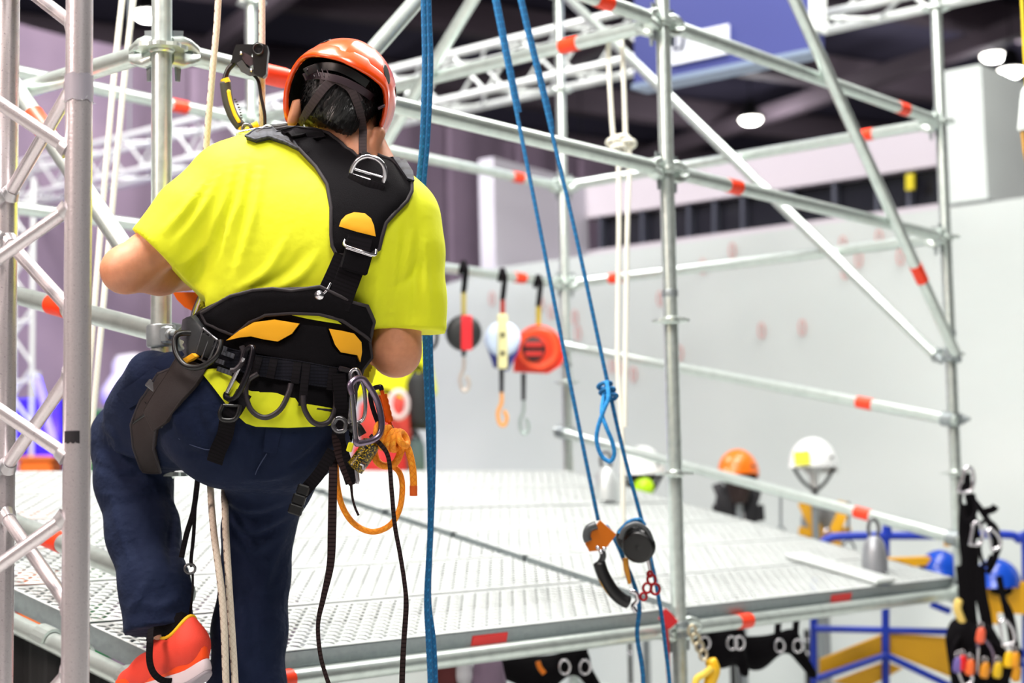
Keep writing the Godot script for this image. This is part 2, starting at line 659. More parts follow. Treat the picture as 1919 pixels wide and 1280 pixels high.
func hall() -> void:
	var m := M.new()
	m.box(Transform3D(Basis(), Vector3(0, -0.1, -17)), Vector3(44, 0.2, 56), 0.0)
	struct("floor", m, T.floor, "pale grey exhibition hall floor under the scaffold")
	m = M.new()
	m.box(Transform3D(Basis(), Vector3(0, 9.1, -17)), Vector3(44, 0.2, 56), 0.0)
	struct("ceiling", m, T.ceiling, "dark hall ceiling with crossing beams")
	for w in [["wall_far", Vector3(0, 4.5, -45), Vector3(44, 9, 0.3)], ["wall_near", Vector3(0, 4.5, 11), Vector3(44, 9, 0.3)], ["wall_west", Vector3(-22, 4.5, -17), Vector3(0.3, 9, 56)], ["wall_east", Vector3(22, 4.5, -17), Vector3(0.3, 9, 56)]]:
		m = M.new()
		m.box(Transform3D(Basis(), w[1]), w[2], 0.0)
		struct(w[0], m, T.unseen_pale_wall if w[0] in ["wall_near", "wall_west"] else T.dark_wall, "unseen outer wall of the exhibition hall, made pale to reflect light" if w[0] in ["wall_near", "wall_west"] else "dark outer wall of the exhibition hall")
	for k in 9:
		m = M.new()
		var dir := Vector3(0.86, 0, -0.5)
		var c := Vector3(0, 8.7, -8.0 - k * 4.2)
		m.box(look(c, Vector3.UP, dir.cross(Vector3.UP)), Vector3(42, 0.5, 0.35), 0.02)
		struct("beam", m, T.beam, "brownish steel beam under the dark hall ceiling")
	for k in 6:
		m = M.new()
		m.box(Transform3D(Basis(Vector3.UP, 0.5), Vector3(-14.0 + k * 6.0, 8.35, -20)), Vector3(0.25, 0.3, 46), 0.02)
		struct("beam", m, T.beam, "grey lengthwise roof girder under the dark ceiling")
	# round high-bay lamps of the hall, seen far away under the roof
	var bays := [[1407, 226, 8.0, "seen between the blue sign and the window band"], [1895, 136, 7.6, "low over the tall white block wall"], [278, 30, 7.8, "beside the post with the big rosette"], [1862, 107, 8.3, "behind the lamp over the white block wall"], [1090, 330, 7.2, "low behind the white rope knot"]]
	for q in bays:
		var r := P(q[0], q[1], 1.0) - Vector3(0, EYE, 0)
		var at: Vector3 = Vector3(0, EYE, 0) + r * ((q[2] - EYE) / r.y)
		if at.z < -43:
			at = Vector3(0, EYE, 0) + r * (43.0 / -r.z)
		var t := thing("high_bay_lamp", "round white high-bay lamp under the roof, " + q[3], "lamp", at, "high-bay lamps of the hall")
		m = M.new()
		m.lathe([Vector2(0.06, 0.35), Vector2(0.1, 0.3), Vector2(0.16, 0.12), Vector2(0.24, 0.06), Vector2(0.25, 0.03), Vector2(0.2, 0.03)], Transform3D(Basis(), at), 16)
		obj("lamp_housing", m, T.black_paint, t)
		m = M.new()
		m.lathe([Vector2(0.01, -0.06), Vector2(0.12, -0.05), Vector2(0.19, 0.0), Vector2(0.19, 0.03), Vector2(0.01, 0.03)], Transform3D(Basis(), at), 16)
		obj("lamp_lens", m, T.bay_glow, t)
		m = M.new()
		m.tube([at + Vector3(0, 0.33, 0), Vector3(at.x, 8.98, at.z)], 0.01, 6)
		obj("drop_rod", m, T.black_paint, t)
		var l := OmniLight3D.new()
		l.name = "bay_light"
		l.position = Vector3(0, -0.1, 0)
		l.light_energy = 4.0
		l.light_size = 0.15
		l.omni_range = 60
		l.omni_attenuation = 2.0
		l.shadow_enabled = true
		t.add_child(l)

# ---------------------------------------------------------------- scaffold
func lvl(k: float) -> float:
	return EYE + 0.0635943 + 0.5 * k

func tape_on(parent: Node, a: Vector3, b: Vector3, px: float, length := 0.075, r := 0.0262, material = null) -> void:
	var best := 0.0
	var err := INF
	for i in 401:
		var e := absf(px_of(a.lerp(b, i / 400.0)).x - px)
		if e < err:
			err = e
			best = i / 400.0
	var p := a.lerp(b, best)
	var d := (b - a).normalized() * length / 2
	var m := M.new()
	m.tube([p - d, p - d * 0.98, p + d * 0.98, p + d], [r * 0.99, r, r, r * 0.99], 18)
	obj("tape_band", m, material if material else T.tape, parent)

func scaffold() -> void:
	var root := thing("scaffold", "galvanized ring-lock scaffold of posts, rails and braces with orange tape bands", "scaffold", G(0, 0, 0))
	var B := 2.07
	var posts := {"one": [-B, 0, 0.0, 5.2], "four": [0, 0, 0.0, 5.2], "five": [B, 0, 0.0, 5.2], "three": [B, B, 0.0, 5.2], "two": [0, B, 0.0, 5.2], "zero": [-B, B, 0.0, 5.2]}
	# rosette: a flower-shaped disc shared by all posts
	var disc := M.new()
	var poly := []
	for i in 48:
		var a := TAU * i / 48
		var r := 0.058 + 0.004 * cos(a * 8)
		poly.append(Vector2(cos(a) * r, sin(a) * r))
	disc.plate(poly, Transform3D(Basis(Vector3.RIGHT, PI / 2), Vector3.ZERO), 0.009)
	disc.lathe([Vector2(0.026, -0.012), Vector2(0.031, -0.006), Vector2(0.031, 0.006), Vector2(0.026, 0.012)], Transform3D(), 20)
	var disc_mesh := disc.mesh()
	for name in posts:
		var q = posts[name]
		var g := G(q[0], q[1], 0)
		var m := M.new()
		m.tube([g + Vector3(0, q[2], 0), g + Vector3(0, q[3], 0)], 0.02415, 24)
		var post := obj("standard", m, T.galv, root)
		m = M.new()
		m.box(Transform3D(Basis(Vector3.UP, YAW), g + Vector3(0, 0.006, 0)), Vector3(0.15, 0.012, 0.15), 0.002)
		m.tube([g + Vector3(0, 0.01, 0), g + Vector3(0, 0.3, 0)], 0.0275, 18)
		obj("base_plate", m, T.galv_dark, post)
		for k in range(-2, 8):
			var y := lvl(k)
			if y > q[3]:
				continue
			var o := obj("rosette", disc_mesh, T.galv, post)
			o.position = g + Vector3(0, y, 0) - root.position
		# spigot joint sleeve
		m = M.new()
		var js: float = lvl(1.0) + 0.09
		m.tube([g + Vector3(0, js - 0.012, 0), g + Vector3(0, js - 0.008, 0), g + Vector3(0, js + 0.008, 0), g + Vector3(0, js + 0.012, 0)], [0.0245, 0.0265, 0.0265, 0.0245], 20)
		obj("joint_collar", m, T.galv_dark, post)
	# rails: [from, to, level from, level to, tape pixels]
	var rails := [
		["one", "four", 2, 2, [512]], ["four", "five", 2, 2, [1373]], ["one", "four", 3, 3, [1130]], ["four", "five", 3, 3, [1690]],
		["five", "three", 3, 3, [1622]], ["five", "three", 2, 2, [1155]], ["two", "three", 3, 3, [968]], ["two", "three", 2, 2, [972]],
		["four", "two", 3, 3, [1068]], ["one", "zero", 2, 2, []], ["zero", "two", 3, 3, [335]], ["zero", "two", 2, 2, []],
		["one", "four", -1, -1, [524]], ["four", "five", -1, -1, [1392]], ["zero", "two", 0, 0, []], ["two", "three", 0, 0, []],
		["one", "zero", -2, -2, []], ["five", "three", -2, -2, []], ["one", "zero", 4, 4, []], ["one", "four", 6, 6, []], ["four", "five", 6, 6, []], ["two", "three", 6, 6, []], ["zero", "two", 6, 6, []], ["five", "three", 6, 6, []], ["one", "zero", 6, 6, []]]
	for r in rails:
		var p = posts[r[0]]
		var q = posts[r[1]]
		var a := G(p[0], p[1], lvl(r[2]))
		var b := G(q[0], q[1], lvl(r[3]))
		var d := (b - a).normalized()
		var m := M.new()
		m.tube([a + d * 0.075, b - d * 0.075], 0.02415, 24)
		var rail := obj("ledger", m, T.galv, root)
		for e in 2:
			var at := a if e == 0 else b
			var o := d if e == 0 else -d
			m = M.new()
			var s := o.cross(Vector3.UP).normalized()
			# cast head: jaws above and below the disc, closing to the tube
			for h in [1, -1]:
				var rings := []
				for st in [[0.027, 0.030, 0.012, 0.004], [0.05, 0.034, 0.02, 0.005], [0.07, 0.029, 0.026, 0.005], [0.095, 0.0235, 0.024, 0.0]]:
					var c0: Vector3 = at + o * st[0] + Vector3.UP * h * st[3]
					rings.append(PackedVector3Array([c0 - s * st[2], c0 - s * st[2] + Vector3.UP * h * (st[1] - 0.008), c0 - s * (st[2] - 0.008) + Vector3.UP * h * st[1], c0 + s * (st[2] - 0.008) + Vector3.UP * h * st[1], c0 + s * st[2] + Vector3.UP * h * (st[1] - 0.008), c0 + s * st[2]]))
				m.loft(rings)
			var head := obj("ledger_head", m, T.galv, rail)
			m = M.new()
			m.plate([Vector2(-0.014, 0.05), Vector2(0.016, 0.055), Vector2(0.006, -0.07), Vector2(-0.004, -0.07)], Transform3D(Basis(o, Vector3.UP, s), at + o * 0.046), 0.006)
			obj("wedge", m, T.galv_dark, rail)
		for px in r[4]:
			tape_on(rail, a, b, px)
	# diagonal braces
	var braces := [["five", "four", 1, 5, 1722, 0.06], ["five", "three", 1, 5, 0, -0.0], ["two", "four", 1, 5, 0, 0.0], ["one", "four", 1, 5, 0, 0.03], ["one", "zero", 1, 5, 75, 0.03]]
	for r in braces:
		var p = posts[r[0]]
		var q = posts[r[1]]
		var a := G(p[0], p[1], lvl(r[2]))
		var b := G(q[0], q[1], lvl(r[3]))
		var flat := Vector3(b.x - a.x, 0, b.z - a.z).normalized()
		var side := flat.cross(Vector3.UP) * 0.045
		if side.z < 0:
			side = -side
		a += flat * 0.05 + side
		b += -flat * 0.05 + side
		var m := M.new()
		m.tube([a, b], 0.0235, 22)
		var br := obj("diagonal_brace", m, T.galv, root)
		for e in [a, b]:
			m = M.new()
			m.box(look(e, (b - a), side), Vector3(0.03, 0.1, 0.028), 0.008)
			m.box(look(e - side * 0.5, Vector3.UP, side), Vector3(0.045, 0.06, 0.05), 0.01)
			obj("brace_head", m, T.galv_dark, br)
		if r[4] > 0:
			tape_on(br, a, b, r[4], 0.085, 0.0258)
	# sloping guard rails and deck bearers held by couplers
	var slopes := [["five", "three", 0.725, 1.19, [1622], 0.0], ["five", "three", 0.23, 0.75, [1617], 0.0], ["one", "zero", 0.82, 1.32, [112], 0.0], ["one", "zero", 0.23, 0.73, [100], 0.0],
		["one", "zero", -0.5, 0.5, [], 0.0], ["four", "two", -0.5, 0.5, [], 0.0], ["five", "three", -0.5, 0.5, [], 0.0]]
	var n := 0
	for r in slopes:
		n += 1
		var p = posts[r[0]]
		var q = posts[r[1]]
		# heights of the bearers follow the sloping deck: one rosette lower in front than behind
		var ya: float = lvl(-1) if n > 4 else lvl(0) + (r[2] - 0.5)
		var yb: float = lvl(0) if n > 4 else lvl(0) + (r[3] - 0.5) + 0.0
		if n == 1:
			ya = lvl(0) + 0.225
			yb = lvl(1) + 0.19
		elif n == 2:
			ya = lvl(0) - 0.27
			yb = lvl(0) + 0.25
		elif n == 3:
			ya = lvl(1) - 0.18
			yb = lvl(2) - 0.18
		elif n == 4:
			ya = lvl(0) - 0.27
			yb = lvl(0) + 0.23
		var a := G(p[0], p[1], ya)
		var b := G(q[0], q[1], yb)
		var flat := Vector3(b.x - a.x, 0, b.z - a.z).normalized()
		var inward := Vector3(sin(YAW), 0, -cos(YAW)) * (0.05 if n in [3, 4] else (-0.05 if n in [1, 2] else 0.0))
		var m := M.new()
		var over := (b - a).normalized()
		m.tube([a + inward - over * (0.035 if n <= 4 else -0.03), b + inward + over * (0.035 if n <= 4 else -0.03)], 0.02415, 22)
		var rail := obj("guard_rail" if n <= 4 else "deck_bearer", m, T.galv, root)
		for e in [a, b]:
			m = M.new()
			m.tube([e - Vector3(0, 0.026, 0), e - Vector3(0, 0.022, 0), e + Vector3(0, 0.022, 0), e + Vector3(0, 0.026, 0)], [0.031, 0.034, 0.034, 0.031], 16)
			if n <= 4:
				m.tube([e + inward - over * 0.024, e + inward + over * 0.024], 0.032, 16)
				var s := inward.normalized()
				m.tube([e - flat * 0.07 - s * 0.01, e - flat * 0.02 - s * 0.01], 0.008, 8)
				m.lathe([Vector2(0.0, 0.0), Vector2(0.014, 0.0), Vector2(0.014, 0.012), Vector2(0.0, 0.012)], look(e - flat * 0.055 - s * 0.01, flat, Vector3.UP), 6)
				m.box(look(e - flat * 0.034 - s * 0.01, Vector3.UP, s), Vector3(0.026, 0.04, 0.024), 0.005)
			obj("coupler", m, T.galv_dark, rail)
		for px in r[4]:
			tape_on(rail, a + inward, b + inward, px)

func deck() -> void:
	var along := (G(1, 0, 0) - G(0, 0, 0)).normalized()
	var s := (G(0, 2.07, lvl(0)) - G(0, 0, lvl(-1)))
	var run := s.length()
	s = s / run
	var up := s.cross(along).normalized()
	if up.y < 0:
		up = -up
	# black sheet under the deck bearer, standing in for the black ground below
	var sk := M.new()
	var n_sk := 60
	for i in n_sk:
		var t0 := 0.03 + 0.94 * i / n_sk
		var t1 := 0.03 + 0.94 * (i + 1) / n_sk
		var w0 := 0.025 * sin(t0 * 40.0) + 0.01 * sin(t0 * 93.0)
		var w1 := 0.025 * sin(t1 * 40.0) + 0.01 * sin(t1 * 93.0)
		var a0 := G(-2.07 + w0 + 0.1, 2.07 * t0, lvl(-1) + 0.5 * t0 - 0.06)
		var a1 := G(-2.07 + w1 + 0.1, 2.07 * t1, lvl(-1) + 0.5 * t1 - 0.06)
		for th in [0.0, 0.004]:
			var o: Vector3 = (G(1, 0, 0) - G(0, 0, 0)) * th
			sk.quad(a0 + o, a1 + o, Vector3(a1.x, 0.01, a1.z) + o, Vector3(a0.x, 0.01, a0.z) + o)
	tag(obj("black_sheet", sk, mat(Color(0.05, 0.05, 0.055), 0.9)), "black sheet under the sloping bearer beside the aluminium mast, standing in for black ground", "cloth")
	var L := 1.98
	var Wd := 0.335
	# perforated top with slanting slots, in plank coordinates: x along, z across, y up
	var sheet := M.new()
	var nc := 68
	var nr := 12
	var cx := L / nc
	var cz := (Wd - 0.03) / nr
	for i in nc:
		for j in nr:
			var x0 := -L / 2 + i * cx
			var z0 := -(Wd - 0.03) / 2 + j * cz
			var lean := 0.005 if (i + j) % 2 == 0 else -0.005
			var o := [Vector3(x0, 0, z0), Vector3(x0 + cx, 0, z0), Vector3(x0 + cx, 0, z0 + cz), Vector3(x0, 0, z0 + cz)]
			var h := [Vector3(x0 + 0.0045, 0.003, z0 + 0.0068 - lean), Vector3(x0 + cx - 0.0045, 0.003, z0 + 0.0068 + lean), Vector3(x0 + cx - 0.0045, 0.003, z0 + cz - 0.0068 + lean), Vector3(x0 + 0.0045, 0.003, z0 + cz - 0.0068 - lean)]
			for k in 4:
				sheet.quad(o[k], o[(k + 1) % 4], h[(k + 1) % 4], h[k])
	for e in [-1, 1]:
		sheet.quad(Vector3(-L / 2, 0, e * (Wd / 2 - 0.015)), Vector3(L / 2, 0, e * (Wd / 2 - 0.015)), Vector3(L / 2, 0.002, e * Wd / 2), Vector3(-L / 2, 0.002, e * Wd / 2))
	var sheet_mesh := sheet.mesh()
	var fl := M.new()
	fl.box(Transform3D(Basis(), Vector3(0, -0.026, 0)), Vector3(L, 0.052, 0.006), 0.002)
	fl.box(Transform3D(Basis(), Vector3(0, -0.051, 0)), Vector3(L, 0.004, 0.03), 0.001)
	var flange_mesh := fl.mesh()
	var cl := M.new()
	var arc := []
	for k in 9:
		var a := deg_to_rad(10 + k * 23.0)
		arc.append(Vector3(0.0 + cos(a) * 0.031, -0.058 + sin(a) * 0.031, 0))
	cl.ribbon(arc, Vector3(0, 0, 1).cross(Vector3(0, 0, 1)) + Vector3(0.001, 1, 0), 0.05, 0.008)
	cl = M.new()
	var prof := []
	for k in 11:
		var a := deg_to_rad(-20 + k * 20.0)
		prof.append(Vector2(cos(a) * 0.034, sin(a) * 0.034))
	for k in 11:
		var a := deg_to_rad(180 - k * 20.0)
		prof.append(Vector2(cos(a) * 0.0265, sin(a) * 0.0265))
	cl.plate(prof, Transform3D(Basis(), Vector3.ZERO), 0.05)
	var claw_mesh := cl.mesh()
	var rows := ["lowest row", "second row up", "third row up", "fourth row up", "fifth row up", "top row"]
	for bay in 2:
		for r in 6:
			var w := 0.19 + r * 0.349
			if bay == 1 and r >= 4:
				w += 0.012
			var mid := G(-1.035 + bay * 2.07, 0, lvl(-1)) + s * w + up * 0.062
			var t := thing("deck_plank", "perforated galvanized deck plank, %s, %s" % [rows[r], "in the bay behind the climber" if bay == 0 else "in the bay with the bell weights"], "deck plank", mid, "perforated planks of the sloping scaffold deck")
			t.basis = Basis(along, up, along.cross(up))
			var o := MeshInstance3D.new()
			o.name = "perforated_sheet"
			o.mesh = sheet_mesh
			o.material_override = T.deck
			t.add_child(o)
			for e in [-1, 1]:
				o = MeshInstance3D.new()
				o.name = "side_flange"
				o.mesh = flange_mesh
				o.material_override = T.galv_dark
				o.position = Vector3(0, 0, e * (Wd / 2 - 0.003))
				t.add_child(o, true)
				o = MeshInstance3D.new()
				o.name = "end_plate"
				var em := BoxMesh.new()
				em.size = Vector3(0.006, 0.052, Wd - 0.01)
				o.mesh = em
				o.material_override = T.galv_dark
				o.position = Vector3(e * (L / 2 - 0.003), -0.026, 0)
				t.add_child(o, true)
				for q in [-1, 1]:
					o = MeshInstance3D.new()
					o.name = "claw"
					o.mesh = claw_mesh
					o.material_override = T.galv
					o.position = Vector3(e * (1.035 + 0.0), -0.062, q * 0.11 + e * 0.028)
					t.add_child(o, true)
			if r == 0:
				var m := M.new()
				m.box(Transform3D(Basis(), Vector3(0, 0, 0)), Vector3(0.15, 0.028, 0.004), 0.001)
				var st := MeshInstance3D.new()
				st.name = "red_sticker"
				st.mesh = m.mesh()
				st.material_override = T.red_tape
				st.position = Vector3(0.12 if bay == 0 else 0.05, -0.028, Wd / 2 + 0.001)
				t.add_child(st)

# ---------------------------------------------------------------- stand and hall behind the scaffold
# solid slab of an outline given by pixels on an upright plane through a and b
func slab_on(pixels, a: Vector3, b: Vector3, thick: float, back := 0.0) -> M:
	var m := M.new()
	var n := (b - a).cross(Vector3.UP).normalized()
	if n.dot(Vector3(0, EYE, 0) - a) < 0:
		n = -n
	var ux := Vector3.UP.cross(n).normalized()
	var o := on_wall(pixels[0][0], pixels[0][1], a, b)
	var poly := []
	for q in pixels:
		var p := on_wall(q[0], q[1], a, b) - o
		poly.append(Vector2(p.dot(ux), p.y))
	m.plate(poly, Transform3D(Basis(ux, Vector3.UP, n), o - n * (thick / 2 + back)), thick)
	return m

func backdrop() -> void:
	# pale stand wall with a swept left shoulder
	var a := G(5.0, 4, 0)
	var b := G(5.0, -3, 0)
	var left := on_wall(560, 900, a, b)
	var right := on_wall(2300, 900, a, b)
	var m := slab_on([[560, 1500], [560, 880], [640, 720], [720, 610], [780, 562], [830, 535], [931, 502], [1119, 476], [1360, 444], [1845, 380], [3000, 224], [3000, 1500]], a, b, 0.15)
	struct("wall_stand", m, T.wall_white, "tall white stand wall behind the scaffold")
	# upper storey with a glazed band
	var c := G(6.2, 4, 0)
	var d := G(6.2, -3, 0)
	m = slab_on([[1090, 342], [3000, 0], [3000, 123], [1090, 410]], c, d, 0.2)
	struct("wall_upper", m, T.wall_lilac, "pale lilac fascia above the dark window band")
	m = slab_on([[1090, 472], [3000, 213], [3000, 900], [1090, 900]], c, d, 0.2)
	struct("wall_lower", m, T.wall_lilac, "pale wall under the dark window band")
	var win := Node3D.new()
	win.name = "window_1"
	win.position = on_wall(1480, 440, c, d)
	add_child(win)
	win.set_meta("kind", "structure")
	var edges := [1122, 1200, 1287, 1335, 1388, 1480, 1560, 1640, 1700, 1790, 1850, 1960, 2080, 2200, 2340, 2500, 2680, 2900]
	for i in edges.size() - 1:
		var x0: float = edges[i]
		var x1: float = edges[i + 1]
		var top := func(x): return 405.0 - (x - 1125) * 0.1475
		var bot := func(x): return 471.0 - (x - 1125) * 0.129
		m = slab_on([[x0, top.call(x0)], [x1, top.call(x1)], [x1, bot.call(x1)], [x0, bot.call(x0)]], c, d, 0.02, 0.1)
		obj("pane", m, T.dark_glass, win)
		m = slab_on([[x0 - 3, top.call(x0)], [x0 + 3, top.call(x0)], [x0 + 3, bot.call(x0)], [x0 - 3, bot.call(x0)]], c, d, 0.1, 0.02)
		obj("mullion", m, T.mullion, win)
	m = slab_on([[1702, 328], [1716, 326], [1716, 356], [1702, 358]], c, d, 0.03, -0.04)
	tag(obj("wall_notice", m, mat(Color(0.85, 0.78, 0.05), 0.6)), "small yellow notice on the dark window band", "sign")
	# return wall to the left of the windows, and the tall white block to their right
	var p0 := on_wall(1100, 500, c, d)
	var along := G(1, 0, 0) - G(0, 0, 0)
	m = slab_on([[924, 294], [1100, 341], [1104, 505], [929, 515]], p0, p0 - along, 0.15)
	struct("wall_return", m, mat(Color(0.80, 0.79, 0.83), 0.7), "grey-white return wall beside the mauve drape")
	var p1 := on_wall(1838, 380, a, b) + along * 0.3
	m = slab_on([[1838, 120], [2300, 312], [2320, 470], [1851, 372]], p1, p1 + along, 0.3)
	struct("wall_block", m, T.wall_white, "tall white block wall at the end of the window band")
	# mauve drape, in hung lengths
	var wall := Node3D.new()
	wall.name = "wall_drape"
	wall.position = G(5, 9.13, 0)
	add_child(wall)
	wall.set_meta("kind", "structure")
	wall.set_meta("label", "mauve pleated drape across the hall")
	wall.set_meta("category", "wall")
	var da := G(0, 9.13, 0)
	var db := G(1, 9.13, 0)
	var ytop := on_wall(35, 45, da, db).y
	var f := -3.0
	var n := 0
	while f < 16.0:
		m = M.new()
		var k := 24
		for i in k:
			var u0 := f + 1.19 * i / k
			var u1 := f + 1.19 * (i + 1) / k
			var w0 := 0.03 * sin(u0 * 5.2) + 0.006 * sin(u0 * 13.0 + n) + (0.05 if i == 0 else 0.0)
			var w1 := 0.03 * sin(u1 * 5.2) + 0.006 * sin(u1 * 13.0 + n) + (0.05 if i == k - 1 else 0.0)
			m.quad(G(u0, 9.13 + w0, 0.0), G(u1, 9.13 + w1, 0.0), G(u1, 9.13 + w1, ytop), G(u0, 9.13 + w0, ytop))
			m.quad(G(u0, 9.18 + w0, 0.0), G(u1, 9.18 + w1, 0.0), G(u1, 9.18 + w1, ytop), G(u0, 9.18 + w0, ytop))
		obj("drape_length", m, T.drape, wall)
		f += 1.2
		n += 1
	box_truss()
	sign_box()
	far_left()

func box_truss() -> void:
	var f := 3.3
	var y0 := on_wall(1000, 150, G(f, 0, 0), G(f, 1, 0)).y
	var w := 0.29
	var t := thing("box_truss", "long white box truss hung level above the stand behind the scaffold", "truss", G(f, 4, y0))
	var chords := [[0.0, 0.0], [w, 0.0], [0.0, w], [w, w]]
	for q in chords:
		var m := M.new()
		m.tube([G(f + q[0], -5, y0 + q[1]), G(f + q[0], 14, y0 + q[1])], 0.025, 12)
		obj("chord", m, T.white_truss, t)
	var faces := [[[0, 0], [w, 0]], [[0, w], [w, w]], [[0, 0], [0, w]], [[w, 0], [w, w]]]
	for fc in faces:
		for i in 66:
			var b0 := -5.0 + i * 0.288
			var s: Array = fc[i % 2]
			var e: Array = fc[1 - i % 2]
			var m := M.new()
			m.tube([G(f + s[0], b0, y0 + s[1]), G(f + e[0], b0 + 0.288, y0 + e[1])], 0.011, 6)
			obj("brace", m, T.white_truss, t)
	for bb in [-4.0, 1.5, 7.5, 13.0]:
		var m := M.new()
		m.tube([G(f + w / 2, bb, y0 + w), G(f + w / 2, bb, 9.0)], 0.008, 6)
		obj("hanging_cable", m, T.galv_dark, t)
	# slim ladder truss mast far on the left
	var base := P(40, 940, 12.0)
	base.y = 0
	var t2 := thing("ladder_truss_mast", "slim white lattice mast standing before the violet booth", "truss", base)
	var sx := Vector3(1, 0, 0) * 0.068
	for s in [-1, 1]:
		var m := M.new()
		m.tube([base + sx * s, base + sx * s + Vector3(0, 3.9, 0)], 0.018, 10)
		obj("chord", m, T.white_truss, t2)
	for i in 17:
		var m := M.new()
		var s := 1 if i % 2 == 0 else -1
		m.tube([base - sx * s + Vector3(0, 0.1 + i * 0.22, 0), base + sx * s + Vector3(0, 0.3 + i * 0.22, 0)], 0.012, 6)
		if i % 2 == 0:
			m.tube([base - sx + Vector3(0, 0.2 + i * 0.22, 0), base + sx + Vector3(0, 0.2 + i * 0.22, 0)], 0.012, 6)
		obj("brace", m, T.white_truss, t2)

func sign_box() -> void:
	var a := G(2.75, 0, 0)
	var b := G(2.75, 1, 0)
	var t := thing("hanging_sign", "blue-violet hanging stand sign with a white band and a dark letter", "sign", on_wall(1350, 130, a, b))
	var m := slab_on([[1188, 163], [1188, -140], [1522, -220], [1522, 96]], a, b, 0.12)
	obj("sign_panel", m, mat(Color(0.22, 0.25, 0.50), 0.6), t)
	m = slab_on([[1186, 168], [1186, 158], [1524, 90], [1524, 99]], a, b, 0.15, -0.015)
	obj("edge_rail", m, mat(Color(0.55, 0.62, 0.72), 0.4, 0.4), t)
	m = slab_on([[1258, 124], [1258, 70], [1368, 46], [1368, 101]], a, b, 0.02, -0.02)
	obj("white_band", m, mat(Color(0.86, 0.88, 0.92), 0.6), t)
	m = slab_on([[1520, 60], [1520, -200], [1534, -203], [1534, 57]], a, b, 0.1, -0.02)
	obj("white_post", m, mat(Color(0.93, 0.95, 0.94), 0.5), t)
	var tm := TextMesh.new()
	tm.text = "D"
	tm.font_size = 64
	tm.pixel_size = 0.0021
	tm.depth = 0.01
	var sf := SystemFont.new()
	sf.font_names = PackedStringArray(["Droid Sans"])
	tm.font = sf
	var o := MeshInstance3D.new()
	o.name = "letter"
	o.mesh = tm
	o.material_override = mat(Color(0.12, 0.14, 0.26), 0.6)
	t.add_child(o)
	var n := (b - a).cross(Vector3.UP).normalized()
	if n.dot(Vector3(0, EYE, 0) - a) < 0:
		n = -n
	o.transform = Transform3D(Basis(Vector3.UP.cross(n), Vector3.UP, n), on_wall(1281, 80, a, b) + n * 0.045 - t.position)
	m = M.new()
	for q in [1215, 1495]:
		var p := on_wall(q, -150, a, b)
		m.tube([p - n * 0.06, Vector3(p.x, 9.0, p.z) - n * 0.06], 0.006, 6)
	obj("hanging_cable", m, T.galv_dark, t)

